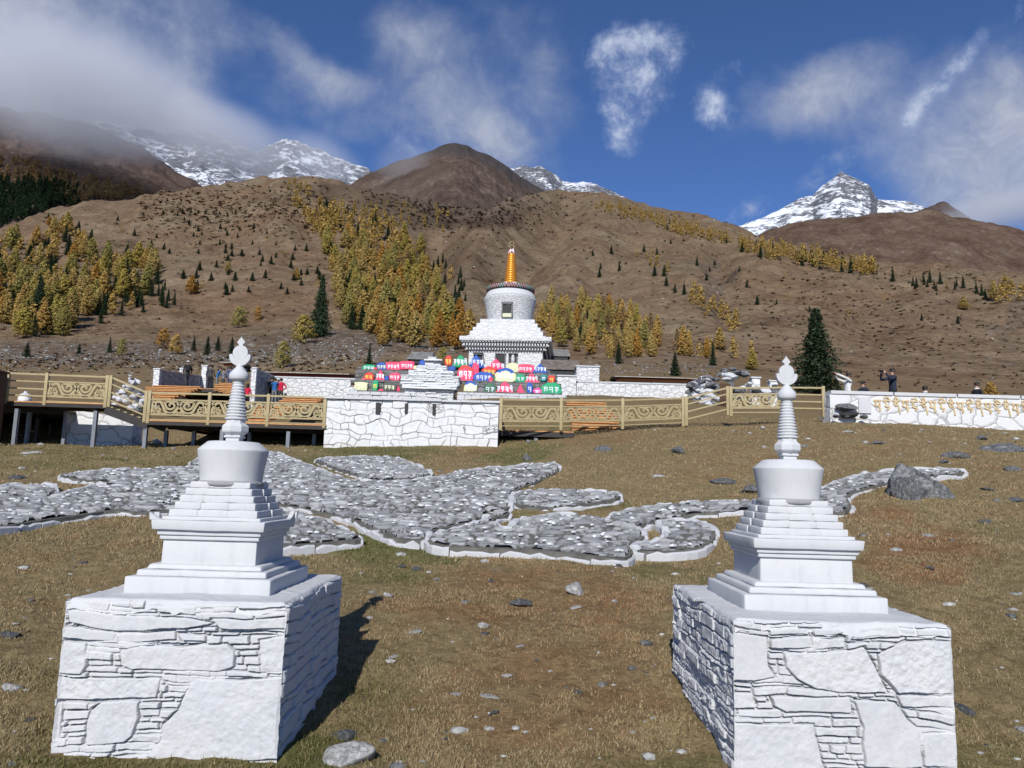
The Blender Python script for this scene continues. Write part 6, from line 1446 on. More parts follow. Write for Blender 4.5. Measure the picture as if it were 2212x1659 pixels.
for kd, hu, x, y, h, lb, wd in SINGLE:
    if h: tree(kd, hu, x, y, h, lb, None, 30 if y > 780 else 60, wd)
def merged(name, items, label, cat):
    Vs, Fs, n0 = [], [], 0
    for (cm, loc, h, w_) in items:
        n_ = len(cm.vertices); co = np.empty(n_*3, np.float32); cm.vertices.foreach_get('co', co); co = co.reshape(-1, 3); a = trng.uniform(0, 6.28); ca, sa = math.cos(a), math.sin(a)
        Vs.append(np.stack([(co[:, 0]*ca-co[:, 1]*sa)*w_+loc[0], (co[:, 0]*sa+co[:, 1]*ca)*w_+loc[1], co[:, 2]*h+loc[2]], 1)); Fs.append(np.arange(n_).reshape(-1, 4)+n0); n0 += n_
    return np.concatenate(Vs), np.concatenate(Fs)
low = {'y': [fast_mesh('low', *tree_mesh('larch', 5+i, .35)[:2], [LARCH]) for i in range(3)], 's': [fast_mesh('low', *tree_mesh('spruce', 9+i, .3)[:2], [SPRUCE]) for i in range(3)], 'd': [fast_mesh('low', *tree_mesh('larchthin', 19+i, .35)[:2], [LARCHD]) for i in range(3)]}
def mass(label, hue, mt, items):
    V, F = merged('forest', items, '', ''); o = link('forest', fast_mesh('forest', V, F, [mt])); tag(o, label, 'forest', None, 'stuff'); return o
it = []
for q in OVER['larch']:
    p = ghit(q[2], q[3], 100)
    if p is not None: it.append((trng.choice(low['d' if q[1] == 'd' else 'y']), p, q[4]/FPX*p.y, q[4]/FPX*p.y*q[7]))
if it: mass('small far larches too many to single out on the ridges and forest band', 'y', LARCHF, it)
# woods on the dark left mountain
bpy.context.view_layer.update()
dg = bpy.context.evaluated_depsgraph_get()
def cast(px, py):
    v = ray(px, py).normalized(); ok, loc_, nrm, idx, ob, mx_ = scene.ray_cast(dg, Vector((0, 60, CAMZ))+v*0 if False else Vector((0, 0, CAMZ)), v, distance=50000)
    return (loc_, ob.name) if ok else (None, None)
def mass_region(label, poly, n_, hue, mt, hr, wd):
    its = []; xs = [p[0] for p in poly]; ys = [p[1] for p in poly]; tries = 0
    while len(its) < n_ and tries < n_*20:
        tries += 1; x = trng.uniform(min(xs), max(xs)); y = trng.uniform(min(ys), max(ys))
        if not inpoly(np.array([x]), np.array([y]), poly)[0]: continue
        loc_, nm = cast(x, y)
        if loc_ is None or not nm.startswith(('mountain', 'hill')): continue
        h = trng.uniform(*hr)/FPX*loc_.y; its.append((trng.choice(low[hue]), loc_, h, h*wd))
    if its: mass(label, hue, mt, its)
mass_region('dark spruce wood on the far left mountainside', [(-60,400),(20,395),(100,400),(180,425),(250,450),(330,440),(310,480),(150,500),(0,530),(-60,560)], 420, 's', SPRUCE, (22, 34), 1.2)
mass_region('tawny larch wood along the upper edge of the dark spruces on the left mountainside', [(-60,340),(60,350),(90,365),(180,385),(300,415),(340,440),(300,452),(180,432),(90,400),(0,398),(-60,400)], 240, 'y', LARCHDF, (16, 24), 1.3)
mass_region('grey-brown larch wood lower on the left mountainside', [(120,420),(250,430),(420,430),(380,446),(250,460),(180,470)], 90, 'd', LARCHDF, (18, 26), 1.5)
print('trees', nT)
# ================================================================ rocks
m_, t = mat('lichen_rock'); c = t.new('ShaderNodeTexCoord').outputs['Object']
n1 = t.noise(c, 3.5, 7, .7, .5); n2 = t.noise(c, 14, 6, .75, .3); n3 = t.noise(c, 1.2, 4, .6)
col = t.ramp(t.math('ADD', t.math('MULTIPLY', n1, .5), t.math('MULTIPLY', n2, .5)), [(.36, (.035, .037, .040)), (.48, (.12, .125, .13)), (.56, (.27, .275, .275)), (.66, (.50, .50, .48))])
col = t.mix(t.mapr(n3, .5, .7, 0, .35), col, (.17, .15, .12)); finish(t, col, .9, t.bump(t.math('ADD', n1, n2), .9, .05), .15); ROCK = m_
m_, t = mat('pale_rock'); c = t.new('ShaderNodeTexCoord').outputs['Object']
n1 = t.noise(c, 4, 6, .7, .5); col = t.ramp(n1, [(.35, (.17, .17, .165)), (.5, (.34, .335, .32)), (.62, (.52, .51, .49))]); finish(t, col, .9, t.bump(n1, .8, .03), .15); PALE = m_
WROCK = whitewash('white_rock', .56, .6, 1.5, .03)
def rock_mesh(name, seed, mt, sub=4, cuts=7, rough=.10, flat=.7):
    rng = np.random.default_rng(seed); bm = bmesh.new(); bmesh.ops.create_icosphere(bm, subdivisions=sub, radius=1.0)
    P_ = np.array([v.co for v in bm.verts]); F = np.array([[v.index for v in f.verts] for f in bm.faces]); bm.free()
    for _ in range(cuts):
        n_ = rng.normal(size=3); n_ /= np.linalg.norm(n_); d = rng.uniform(.42, .85); k_ = P_ @ n_; P_ = P_-np.outer(np.maximum(k_-d, 0), n_)*.93
    q = fbm(P_[:, 0]*2+seed, P_[:, 1]*2+P_[:, 2]*1.7, 4, seed % 50)*rough*1.8+fbm(P_[:, 0]*7, P_[:, 1]*7+P_[:, 2]*6, 4, seed % 50+3)*rough*.6
    P_ = P_*(1+q)[:, None]; P_[:, 2] *= flat
    return fast_mesh(name, P_, F, [mt], False)
RM = [rock_mesh('rock', 11+i*5, ROCK, 4, 8, .10, .6) for i in range(5)]; PM = [rock_mesh('rock', 71+i*5, PALE, 3, 7, .08, .5) for i in range(5)]
def rock(px, py, wpx, label, big=False, hsc=1.0, pale=False, sink=.30, dmin=2.5, name='rock', group=None, mesh=None, rz=None):
    p = ghit(px, py, dmin)
    if p is None: return
    s_ = wpx/FPX*p.y/2; o = bpy.data.objects.new(name, mesh or trng.choice(PM if pale else RM)); COL.objects.link(o); o.scale = (s_, s_*trng.uniform(.6, .9), s_*hsc); o.rotation_euler = (trng.uniform(-.15, .15), trng.uniform(-.15, .15), trng.uniform(0, 6.28) if rz is None else rz)
    o.location = (p.x, p.y+s_*.3, p.z+s_*hsc*.6*(1-2*sink)*.6); return tag(o, label, 'rock', group)
# the big lichen-covered boulder, leaning slab shape with an open cleft
p = ghit(2010, 1078); s_ = 152/FPX*p.y/2
bm = bmesh.new(); hp = [(-.98,-.2,-.3),(-.9,.5,-.3),(-.66,-.1,.86),(-.5,.0,1.06),(-.42,.5,.9),(-.2,-.25,.94),(.15,-.15,.74),(.2,.6,.6),(.62,-.2,.36),(.9,-.3,-.02),(1.05,.2,-.3),(.8,.7,-.3),(.1,-.62,-.3),(-.45,-.6,-.3),(.7,-.55,-.3),(-.3,.8,-.3),(-.1,-.50,.35)]
for q in hp: bm.verts.new(q)
bmesh.ops.convex_hull(bm, input=bm.verts[:]); bmesh.ops.triangulate(bm, faces=bm.faces[:])
for _ in range(5): bmesh.ops.subdivide_edges(bm, edges=[e for e in bm.edges if e.calc_length() > .06], cuts=1, use_grid_fill=True); bmesh.ops.triangulate(bm, faces=bm.faces[:])
for v_ in bm.verts:
    c3 = v_.co; n3 = float(fbm(c3.x*2.3+c3.y, c3.z*2.3+c3.y*1.3, 4, 9))*.10+float(ridged(c3.x*3+c3.z*2, c3.z*5-c3.x*3+c3.y*2, 4, 12)-.5)*.13; v_.co = c3*(1+n3)
BQ = bpy.data.meshes.new('boulder'); bm.to_mesh(BQ); bm.free(); BQ.materials.append(ROCK)
o = bpy.data.objects.new('boulder', BQ); COL.objects.link(o); o.location = (p.x+.02, p.y+.35, p.z-.02); o.scale = (s_*1.12, s_*.85, s_*.92); tag(o, 'biggest boulder on the slope, dark grey with pale lichen, beside the ribbon bed', 'boulder')
o2 = bpy.data.objects.new('boulder', rock_mesh('boulder', 311, ROCK, 4, 9, .1, .9)); COL.objects.link(o2); o2.location = (p.x-s_*.72, p.y-.05, p.z+s_*.12); o2.scale = (s_*.34, s_*.4, s_*.66); o2.rotation_euler = (0, R(-16), 0); tag(o2, 'upright dark rock leaning against the left end of the biggest boulder', 'boulder')
for q in [(1246,1282,52,'white-veined grey rock standing alone in the middle foreground',1.0), (752,1652,110,'large pale grey rock at the bottom edge beside the left stupa shadow',.9), (748,1598,66,'flat grey rock just behind the large bottom-edge rock',.5),
          (1125,1308,60,'cluster of low brown-grey rock left of the middle foreground',.5), (900,1232,30,'small dark rock in the grass below the scroll bed, right of a pair',.5), (866,1226,26,'small dark rock in the grass below the scroll bed, left of a pair',.5),
          (838,1290,26,'little pale rock right of the left stupa shadow tip',.8), (896,1368,30,'pale flat stone in the foreground left of centre',.5), (848,1421,22,'pale grey stone near the left stupa shadow',.6), (1045,1372,26,'grey stone in the foreground grass above centre',.6),
          (1245,1316,30,'grey flat rock below the white-veined one',.5), (1095,1462,26,'pale pinkish stone in the centre foreground',.6), (1123,1398,20,'small pale stone right of centre foreground',.6), (1060,1508,46,'flat pale slab lying in the foreground grass',.3),
          (985,1502,24,'small pale stone left of the flat foreground slab',.5), (1250,1497,26,'grey stone at the right of the foreground slab',.5), (1065,1545,34,'grey-blue stone near the bottom centre',.6), (1340,1224,24,'little rock under the scroll bed end',.5),
          (20,1378,46,'grey rock cut by the left edge of the view',.6), (22,1490,44,'dark and white rock at the left edge beside the left stupa base',.7), (62,1558,24,'small stone left of the left stupa base',.5), (2090,1540,56,'grey rock right of the right stupa base',.6),
          (2190,1318,26,'white stone at the right edge, lower one',.5), (2196,1285,30,'white streaked stone at the right edge, upper one',.5), (1880,1276,26,'pale stone above the right stupa base',.5), (1870,1265,26,'blue-grey stone just right of the right stupa plinth',.4),
          (1306,975,52,'twin grey rock below the right railing, left one',.7), (1470,980,44,'grey rock below the right railing, right one',.7), (1140,994,34,'round grey rock below the right boardwalk',.8), (1625,1065,60,'grey rock hump behind the ribbon bed',.6), (1700,1078,40,'rock behind the dome of the right stupa',.6),
          (1560,1045,70,'long low grey rock on the slope left of the right stupa',.35), (1420,1030,40,'white stone lying on the slope, centre right',.35), (1830,935,30,'pale stone below the inscribed wall',.4), (1895,960,34,'whitish stone on the slope below the inscribed wall',.5),
          (2070,990,66,'light grey rock group behind the biggest boulder',.5), (2180,975,110,'wide lichen rock at the right edge below the inscribed wall',.45), (2120,950,40,'slender rock above the wide lichen rock',.6), (2195,1016,44,'rock at the right edge, below the wide lichen rock',.45),
          (2140,1060,40,'flat stone right of the biggest boulder',.35), (2196,1082,50,'low grey slab at the right edge',.3), (2040,1000,30,'small rock to the right of the boulder top',.5), (1780,905,30,'stone at the foot of the railing by the inscribed wall',.4),
          (70,980,56,'pale flat rock in front of the left steel prop',.25), (340,958,34,'squarish pale rock beside the third steel prop',.9), (372,970,26,'small pale rock right of the squarish one',.5), (30,1035,56,'dark flat rock behind the left stone bed',.4), (175,1218,26,'stone in the grass under the left bed',.4),
          (1060,1256,20,'tiny stone below the scroll bed',.5), (960,1600,24,'pebble-size stone at the bottom of the view',.5), (1260,1200,30,'little rock at the edge of the scroll bed',.4), (2130,1130,40,'stone near the reddish earth patch',.4), (2010,1230,26,'stone on the reddish earth patch',.5)]:
    rock(q[0], q[1], q[2], q[3], hsc=q[4]*1.3, pale=(q[3].find('pale') >= 0 or q[3].find('white') >= 0))
# loose pebbles and small stones
rng = np.random.default_rng(4); b = MB(); rr = random.Random(5)
_pp = [(rr.uniform(-100, 2300), 925+(1659-905)*rr.random()**1.6) for k_ in range(620)]
for (px, py), p in zip(_pp, ghits(*zip(*_pp))):
    p = Vector(p)
    if math.isnan(p.x) or (abs(p.x+1.81) < .75 and 4.2 < p.y < 5.9) or (abs(p.x-1.85) < .75 and 4.2 < p.y < 6.0): continue
    if p.y < 24.5 and 960 < py < 1200 and px < 1560 and rr.random() < .6: continue
    s_ = rr.uniform(.006, .02)*(1+p.y*.11)*(.6 if rr.random() < .75 else 1.6); ico_add(b, (p.x, p.y, p.z+s_*.15), (s_*rr.uniform(.9, 1.7), s_, s_*.55), rr, 0 if rr.random() < .6 else 1)
o = b.build('pebbles', [PALE, ROCK]); tag(o, 'pale pebbles and small stones strewn through the dry grass', 'pebbles', None, 'stuff')
b = MB()
_pp = []
for k_ in range(2400):       # stony belt and boulders on the lower hillside
    r_ = rr.random()
    if r_ < .62: px, py = rr.uniform(-50, 830), rr.gauss(772, 14)
    elif r_ < .8: px, py = rr.uniform(600, 1000), rr.gauss(748, 14)
    elif r_ < .9: px, py = rr.uniform(1240, 1560), rr.gauss(798, 8)
    else: px, py = rr.uniform(-50, 2260), rr.uniform(460, 840)
    _pp.append((px, py))
for p in ghits(*zip(*_pp), 60):
    p = Vector(p)
    if math.isnan(p.x): continue
    s_ = rr.uniform(.5, 2.2)/FPX*p.y*(1.6 if rr.random() < .1 else 1); ico_add(b, (p.x, p.y, p.z+s_*.3), (s_*rr.uniform(1, 1.8), s_, s_*.8), rr, 0 if rr.random() < .25 else 1)
o = b.build('scree', [PALE, ROCK]); tag(o, 'grey scree and boulders strewn at the foot of the hillside', 'scree', None, 'stuff')
# ================================================================ low shrubs on the hillside
def scatter_tufts(name, label, n_, pick, size, mt, hfac=.7, per=14):
    Q = []; r0 = np.random.default_rng(8)
    for p in ghits(*zip(*[pick() for k_ in range(n_)]), 45):
        p = Vector(p)
        if math.isnan(p.x): continue
        s_ = rr.uniform(*size)/FPX*p.y; m_ = per; P_ = r0.normal(size=(m_, 3))*[s_*.5, s_*.5, s_*.28]; P_[:, 2] = np.abs(P_[:, 2])+s_*.1; P_ += [p.x, p.y, p.z]
        a = r0.normal(size=(m_, 3)); a /= np.linalg.norm(a, axis=1)[:, None]; b_ = np.cross(a, r0.normal(size=(m_, 3))); b_ /= np.linalg.norm(b_, axis=1)[:, None]; S = s_*.30
        Q.append(np.stack([P_-a*S-b_*S*.5, P_+a*S-b_*S*.55, P_+a*S*.85+b_*S*.6, P_-a*S*.7+b_*S*.5], 1))
    Q = np.concatenate(Q); o = link(name, fast_mesh(name, Q.reshape(-1, 3), np.arange(len(Q)*4).reshape(-1, 4), [mt])); return tag(o, label, 'shrubs', None, 'stuff')
HEATH = leaf_mat('heath', (.035,.024,.015), (.075,.050,.030), (.12,.08,.05))
HEATHR = leaf_mat('heath_red', (.05,.025,.012), (.10,.050,.025), (.16,.085,.04))
def pickhill():
    r_ = rr.random()
    if r_ < .35: return rr.uniform(-20, 2240), rr.uniform(450, 840)
    if r_ < .55: return rr.gauss(980, 130), rr.gauss(450, 26)
    if r_ < .66: return rr.gauss(1900, 250), rr.gauss(700, 70)
    if r_ < .88: return rr.uniform(300, 720), rr.gauss(450, 30)
    return rr.uniform(-20, 800), rr.gauss(785, 12)
scatter_tufts('shrubs', 'low dark heath bushes dotting the brown hillside', 3000, pickhill, (2.0, 5.0), HEATH)
scatter_tufts('shrubs', 'russet dwarf bushes on the brown hillside', 1500, pickhill, (2.0, 5.0), HEATHR)
# ================================================================ grass
m_, t = mat('dry_grass'); g = t.new('ShaderNodeNewGeometry'); cr = t.attr('tint')
col = t.ramp(t.math('ADD', t.math('MULTIPLY', g.outputs['Random Per Island'], .35), t.math('MULTIPLY', cr, .65)), [(.0, (.085, .095, .030)), (.22, (.17, .16, .058)), (.42, (.32, .26, .15)), (.62, (.42, .33, .19)), (.8, (.33, .20, .105)), (1, (.27, .14, .07))])
d = t.n.new('ShaderNodeBsdfDiffuse'); t.put(d, 0, col); tr = t.n.new('ShaderNodeBsdfTranslucent'); t.put(tr, 0, col); mx = t.n.new('ShaderNodeMixShader'); mx.inputs[0].default_value = .3
t.l.new(d.outputs[0], mx.inputs[1]); t.l.new(tr.outputs[0], mx.inputs[2]); oo = t.n.new('ShaderNodeOutputMaterial'); t.l.new(mx.outputs[0], oo.inputs[0]); GRASS = m_
def grass(n_, d0, d1, hgt, wid, seed, expo=1.0):
    r0 = np.random.default_rng(seed); d = np.exp(r0.uniform(math.log(d0), math.log(d1), n_)*1.0); u = r0.uniform(-.80, .80, n_); X = u*d; Y = d
    cl = fbm(X*2.2, Y*2.2, 3, 61); keep = r0.random(n_) < np.clip(.45+cl*1.6, .1, 1)
    for cx_ in (-1.815, 1.855): keep &= ~((np.abs(X-cx_) < .64) & (Y > 4.33) & (Y < 5.95))
    X, Y = X[keep], Y[keep]; Z = ground_h(X, Y); n_ = len(X); px, py = nproj(X, Y, Z); wob_ = fbm(X*1.5, Y*1.5, 4, 78)
    wx_, wy_ = px+wob_*60, py+wob_*20
    for fr_, pl_ in BEDPOLY:
        pl2 = [fr_(*q_) for q_ in pl_]; kk = ~inpoly(px, py-2, pl2); X, Y, Z, px, py, wx_, wy_ = X[kk], Y[kk], Z[kk], px[kk], py[kk], wx_[kk], wy_[kk]
    n_ = len(X)
    gr = blobmask(wx_, wy_, [(820,965,160,28,1),(1120,985,90,26,.8),(640,1000,120,26,.6),(860,1130,80,50,.9),(900,1190,110,30,.8),(790,1180,90,40,.8),(1120,1110,60,30,.7),(150,985,300,45,.6),(300,1010,200,30,.6),(820,1245,120,24,.6),(1320,1090,70,14,.7),
        (640,1630,160,60,.8),(1700,1650,400,30,.6),(250,1650,300,26,.5),(1470,1130,60,30,.6),(1480,1240,150,18,.5),(2100,1640,120,40,.5),(1170,900,200,30,.8)])
    ru = blobmask(wx_, wy_, [(1150,1300,330,90,.8),(1200,1480,330,180,.8),(1000,1560,200,120,.6),(2000,1200,150,70,1),(1900,1110,90,30,.8),(1750,960,300,50,.4),(1600,1010,200,40,.5),(2050,1000,160,60,.4),(1350,1500,150,130,.5)])
    tint = np.clip(.50+fbm(X*.9, Y*.9, 4, 71)*.5+fbm(X*3.1, Y*3.1, 3, 75)*.25-gr*.42+ru*.26+r0.normal(size=n_)*.07, 0, 1)
    ang = r0.uniform(0, 2*math.pi, n_); h = hgt*r0.uniform(.4, 1.3, n_)*(1+Y*.02); w_ = wid*(1+Y*.10)*r0.uniform(.7, 1.4, n_); ln = r0.uniform(.1, 1.1, n_)*h; la = r0.uniform(0, 2*math.pi, n_)
    c_, s_ = np.cos(ang), np.sin(ang)
    A = np.stack([X-c_*w_, Y-s_*w_, Z-.006], 1); B = np.stack([X+c_*w_, Y+s_*w_, Z-.006], 1); T = np.stack([X+np.cos(la)*ln, Y+np.sin(la)*ln, Z+h], 1)
    V = np.stack([A, B, T], 1).reshape(-1, 3); return V, np.repeat(tint, 3)
BEDPOLY = [(fr, pl) for (_, fr, pl, _h) in BEDS]
V1, t1 = grass(380000, 3.2, 13, .020, .0034, 1); V2, t2 = grass(190000, 10, 34, .030, .0050, 2)
V = np.concatenate([V1, V2]); me = fast_mesh('grass', V, np.arange(len(V)).reshape(-1, 3), [GRASS]); add_attr(me, 'tint', np.concatenate([t1, t2])); tag(link('grass', me), 'short dry ochre and green grass of the meadow', 'grass', None, 'stuff')
# ================================================================ rock mounds
def mound(label, fr, blobs_, d, mt_, seed, name='rock_mound', white=.5):
    """a heap of separate big stones; one heap, its stones lie fused under old paint"""
    rr_ = random.Random(seed); a_ = at(*fr(blobs_[0][0], blobs_[0][1]), d); root = thing(name, label, 'rock mound', (a_.x, d, gz(a_.x, d)))
    vars_ = [rock_mesh('stone', seed*13+i, WROCK if i < 3 else ROCK, 3, 7, .09, 1.0) for i in range(6)]
    for i, (x, y, w_, h_, dd, wt) in enumerate(blobs_):
        for q in range(5 if w_ > 100 else 3):
            x2 = x+rr_.uniform(-.38, .38)*w_; y2 = y+rr_.uniform(-.36, .36)*h_; ws = w_*rr_.uniform(.42, .80); hs = h_*rr_.uniform(.28, .55)*white; d2 = d+dd+rr_.uniform(-.25, .25)
            c_ = at(*fr(x2, y2), d2); s_ = (at(*fr(x2+ws/2, y2), d2).x-c_.x); hz_ = (at(*fr(x2, y2-hs/2), d2).z-c_.z); w0 = (rr_.random() < (.8 if wt else .25))
            o = link('stone', vars_[rr_.randrange(3)+(0 if w0 else 3)], root); o.location = c_-root.location; o.scale = (s_, s_*rr_.uniform(.6, 1), hz_); o.rotation_euler = (rr_.uniform(-.3, .3), rr_.uniform(-.30, .30), rr_.uniform(-3, 3))
mound('heap of pale painted stones behind the sloping left stair railing', Z4, [(1160,340,60,50,0,1),(1150,400,110,80,.2,1),(1210,395,70,80,.5,1),(1110,430,80,80,.1,1),(1180,470,130,90,-.3,1),(1230,460,80,90,0,0),(1060,470,110,80,.2,1),(1000,500,90,80,.3,1),(1110,540,160,100,-.6,1),(1020,570,110,80,-.5,1),(1220,560,130,110,-.4,1),(1180,610,200,90,-.8,1),(1270,520,90,120,0,1),(1260,620,110,70,-.9,1),(980,540,70,90,0,0)], 39, None, 7, white=1.5)
mound('grey rock mound topped with slabs behind the sloping right stair railing', Z7, [(1700,300,160,90,0,0),(1760,330,200,110,-.2,1),(1840,310,160,70,.3,0),(1600,340,180,80,-.2,0),(1540,390,160,90,-.3,0),(1450,420,160,110,-.3,1),(1590,440,200,110,-.5,0),(1480,500,180,120,-.7,1),(1400,480,110,110,-.4,0),(1560,540,220,130,-.9,1),(1700,460,180,160,-.5,0),(1660,590,170,70,-1.2,1),(1850,420,160,110,-.2,1),(1900,390,100,90,0,0),(1860,300,120,30,.4,1),(1950,470,200,100,.0,1),(2060,470,180,90,.2,0),(1520,600,140,60,-1.4,1),(1620,660,120,50,-1.6,0),(1780,500,160,130,-.8,0),(2130,440,120,80,.4,0)], 45, None, 9, white=1.1)
b = thing('cloth', 'dark brown cloth hanging on the front of the grey rock mound', 'cloth', at(*Z7(1690, 640), 41.5)); q = MB(); a_ = at(*Z7(1645, 640), 41.5)-b.location; c_ = at(*Z7(1742, 395), 41.5)-b.location
n_ = 14; vs = []
for i in range(n_+1):
    x = a_.x+(c_.x-a_.x)*i/n_; y = .07*math.sin(i*1.9); vs += [(x, y, a_.z-.2), (x*.98, y*.6, c_.z)]
q.add(vs, [(i*2, i*2+2, i*2+3, i*2+1) for i in range(n_)], 0, True); o = q.build('drape', BROWNW, b); so = o.modifiers.new('thick', 'SOLIDIFY'); so.thickness = .03
# low white dome behind the barred railing bay, brown post at the left edge, cave in the inscribed wall
d_ = 36; p0 = at(*Z4(218, 548), d_); w_ = at(*Z4(275, 548), d_).x-p0.x
b = thing('incense_burner', 'small white domed incense burner behind the barred left railing', 'shrine', p0-Vector((0, 0, .5))); q = MB(); q.lathe([(w_*1.0, 0), (w_*1.0, .5), (w_*.98, .5+w_*.55), (w_*.8, .5+w_*.75)], (0, 0, 0), 16); q.build('body', CRAZY, b); q = MB(); q.lathe([(w_*1.05, .5+w_*.74), (w_*.95, .5+w_*.85), (w_*.6, .5+w_*1.1), (w_*.25, .5+w_*1.28), (w_*.22, .5+w_*1.5)], (0, 0, 0), 16); q.build('dome', WHITE, b)
p0 = at(-27, 868, 27.4); b = thing('timber_post', 'dark brown timber corner post cut by the left edge of the view', 'post', (p0.x, 27.4, gz(p0.x, 27.4)-.1)); q = MB(); H_ = at(0, 806, 27.4).z-b.location.z; soft_box(q, (0, 0, 0), .9, .5, H_, .02); q.build('post', BROWNW, b); q = MB(); soft_box(q, (0, 0, H_), 1.0, .6, .08, .01); q.build('cap', BROWNW, b)
p0 = at(*Z8(675, 690), 28.3); b = thing('rock_ledge', 'grey overhanging rock with a black hollow at the foot of the inscribed wall', 'rock', (p0.x, 28.3, p0.z))
o = link('overhang', rock_mesh('overhang', 402, ROCK, 4, 9, .1, .8), b); o.scale = (.50, .24, .20); o.location = (0, .18, .36); o = link('hollow', rock_mesh('hollow', 403, BLACKW, 3, 6, .08, .6), b); o.scale = (.42, .20, .24); o.location = (.06, .10, .12)  # the hollow is a black lump, painted as the shade under the overhang
for sx, ss in ((-.52, .13), (.50, .15), (-.1, .09)):
    o = link('footing_stone', rock_mesh('footing', 404+int(sx*10), ROCK, 3, 6, .1, .7), b); o.scale = (ss, ss, ss*.8); o.location = (sx, -.05, .02)
# ================================================================ people
TMP = bpy.data.scenes.new('workbench')
SKIN = simple('skin', (.46, .27, .19), .05, 8, .55, .001)
HAIRM = simple('dark_hair', (.018, .014, .012), .2, 20, .6, .002)
def cloth(name, c_): return simple('cloth_'+name, c_, .18, 7, .85, .006)
CL = {k_: cloth(k_, v) for k_, v in dict(black=(.018,.018,.02), charcoal=(.05,.05,.052), navy=(.022,.026,.045), blue=(.02,.11,.30), jean=(.05,.075,.15), red=(.50,.015,.05), white=(.62,.62,.60), grey=(.16,.17,.18), brown=(.09,.06,.04), shoe=(.03,.03,.03)).items()}
def person(label, loc, face, pose, top, legs, hair='short', hatm=None, scale=1.0, extra=None, collar=None):
    """pose: dict with elbow/wrist targets, lean, seated; facing 'face' radians (0 = towards the viewer)"""
    root = thing('person', label, 'person', loc, face)
    P = dict(lean=0, eL=(-.27, .02, 1.14), wL=(-.29, -.06, .90), eR=(.27, .02, 1.14), wR=(.29, -.06, .90), kL=(-.10, -.03, .50), aL=(-.11, .02, .09), kR=(.10, -.03, .50), aR=(.12, .03, .09), hip=.94, head=(0, 0)); P.update(pose)
    L = P['lean']; hz_ = P['hip']; dz = hz_-.94; tw = lambda y, z: (y-L*max(0, z-.94)*1.0, z+dz)
    V, E, Rd = [], [], []
    def nd(p, r_, par=None):
        V.append(p); Rd.append(r_)
        if par is not None: E.append((par, len(V)-1))
        return len(V)-1
    y, z = tw(0, .96); pel = nd((0, y, z), .135); y, z = tw(0, 1.10); a = nd((0, y, z), .128, pel); y, z = tw(.01, 1.28); ch = nd((0, y, z), .150, a); y, z = tw(.01, 1.42); up = nd((0, y, z), .105, ch)
    y, z = tw(.0, 1.50); nk = nd((0, y, z), .052, up); hx, hy = P['head']; y, z = tw(-.01, 1.57); h1 = nd((hx*.5, y+hy*.5, z), .074, nk); y, z = tw(-.015, 1.65); h2 = nd((hx, y+hy, z), .092, h1); y, z = tw(-.0, 1.72); h3 = nd((hx, y+hy, z), .060, h2); headc = V[h2]
    hands = []
    for s_, e_, w_ in ((-1, P['eL'], P['wL']), (1, P['eR'], P['wR'])):
        y, z = tw(.01, 1.41); sh = nd((s_*.175, y, z), .070, up); e2 = (e_[0], e_[1]-L*max(0, e_[2]-.94), e_[2]+dz); w2 = (w_[0], w_[1]-L*max(0, w_[2]-.94), w_[2]+dz)
        el_ = nd(e2, .050, sh); wr = nd(w2, .036, el_); dv = (Vector(w2)-Vector(e2)).normalized(); pm = Vector(w2)+dv*.07; p_ = nd(tuple(pm), .034, wr); sd_ = dv.cross(Vector((0, 1, .2))).normalized()
        for q, ln in ((-.028, .070), (-.010, .082), (.010, .080), (.028, .066)): nd(tuple(pm+sd_*q+dv*ln+Vector((0, -.012, 0))), .0095, p_)
        nd(tuple(Vector(w2)+dv*.05+sd_*.055+Vector((0, -.02, 0))), .011, wr); hands.append(pm)
    for s_, k_, an in ((-1, P['kL'], P['aL']), (1, P['kR'], P['aR'])):
        hp = nd((s_*.095, 0, hz_-.05), .098, pel); kn = nd(k_, .064, hp); ak = nd(an, .045, kn); nd((an[0]*1.05, an[1]-.17, an[2]-.045), .036, ak); nd((an[0], an[1]+.05, an[2]-.05), .034, ak)
    me = bpy.data.meshes.new('body'); me.from_pydata([tuple(Vector(v)) for v in V], E, []); o = bpy.data.objects.new('body', me); TMP.collection.objects.link(o)
    sk = o.modifiers.new('skin', 'SKIN'); lay = me.skin_vertices[0] if me.skin_vertices else None
    if lay is None:
        bm = bmesh.new(); bm.from_mesh(me); bm.verts.layers.skin.verify(); bm.to_mesh(me); bm.free(); lay = me.skin_vertices[0]
    for i, r_ in enumerate(Rd): lay.data[i].radius = ((r_*1.18 if i in (pel, a, ch, up) else r_), (r_*.80 if i in (pel, a, ch, up) else r_))
    lay.data[0].use_root = True; sb = o.modifiers.new('sub', 'SUBSURF'); sb.levels = 2; sb.render_levels = 2
    TMP.view_layers[0].update(); dg_ = TMP.view_layers[0].depsgraph; ev = o.evaluated_get(dg_); m2 = bpy.data.meshes.new_from_object(ev); bpy.data.objects.remove(o)
    mats_ = [CL[top], CL[legs], SKIN, CL['shoe']]
    m2.materials.clear(); [m2.materials.append(q) for q in mats_]; mi_ = []; nkz = V[nk][2]
    for f in m2.polygons:
        c_ = f.center; k_ = 0
        if c_.z > nkz+.005 and (Vector(c_)-Vector(headc)).length < .26: k_ = 2
        elif any((c_-h_).length < .105 for h_ in hands): k_ = 2
        elif c_.z < .11 and P['hip'] > .6: k_ = 3
        elif c_.z < hz_+.0: k_ = 1
        if k_ == 1 and any((c_-Vector(V[i])).length < .10 for i in range(len(V)) if Rd[i] in (.050, .036)): k_ = 0
        mi_.append(k_)
    m2.polygons.foreach_set('material_index', mi_); m2.polygons.foreach_set('use_smooth', [True]*len(mi_)); body = link('body', m2, root)
    hc = Vector(headc); b = MB(); n_ = 12
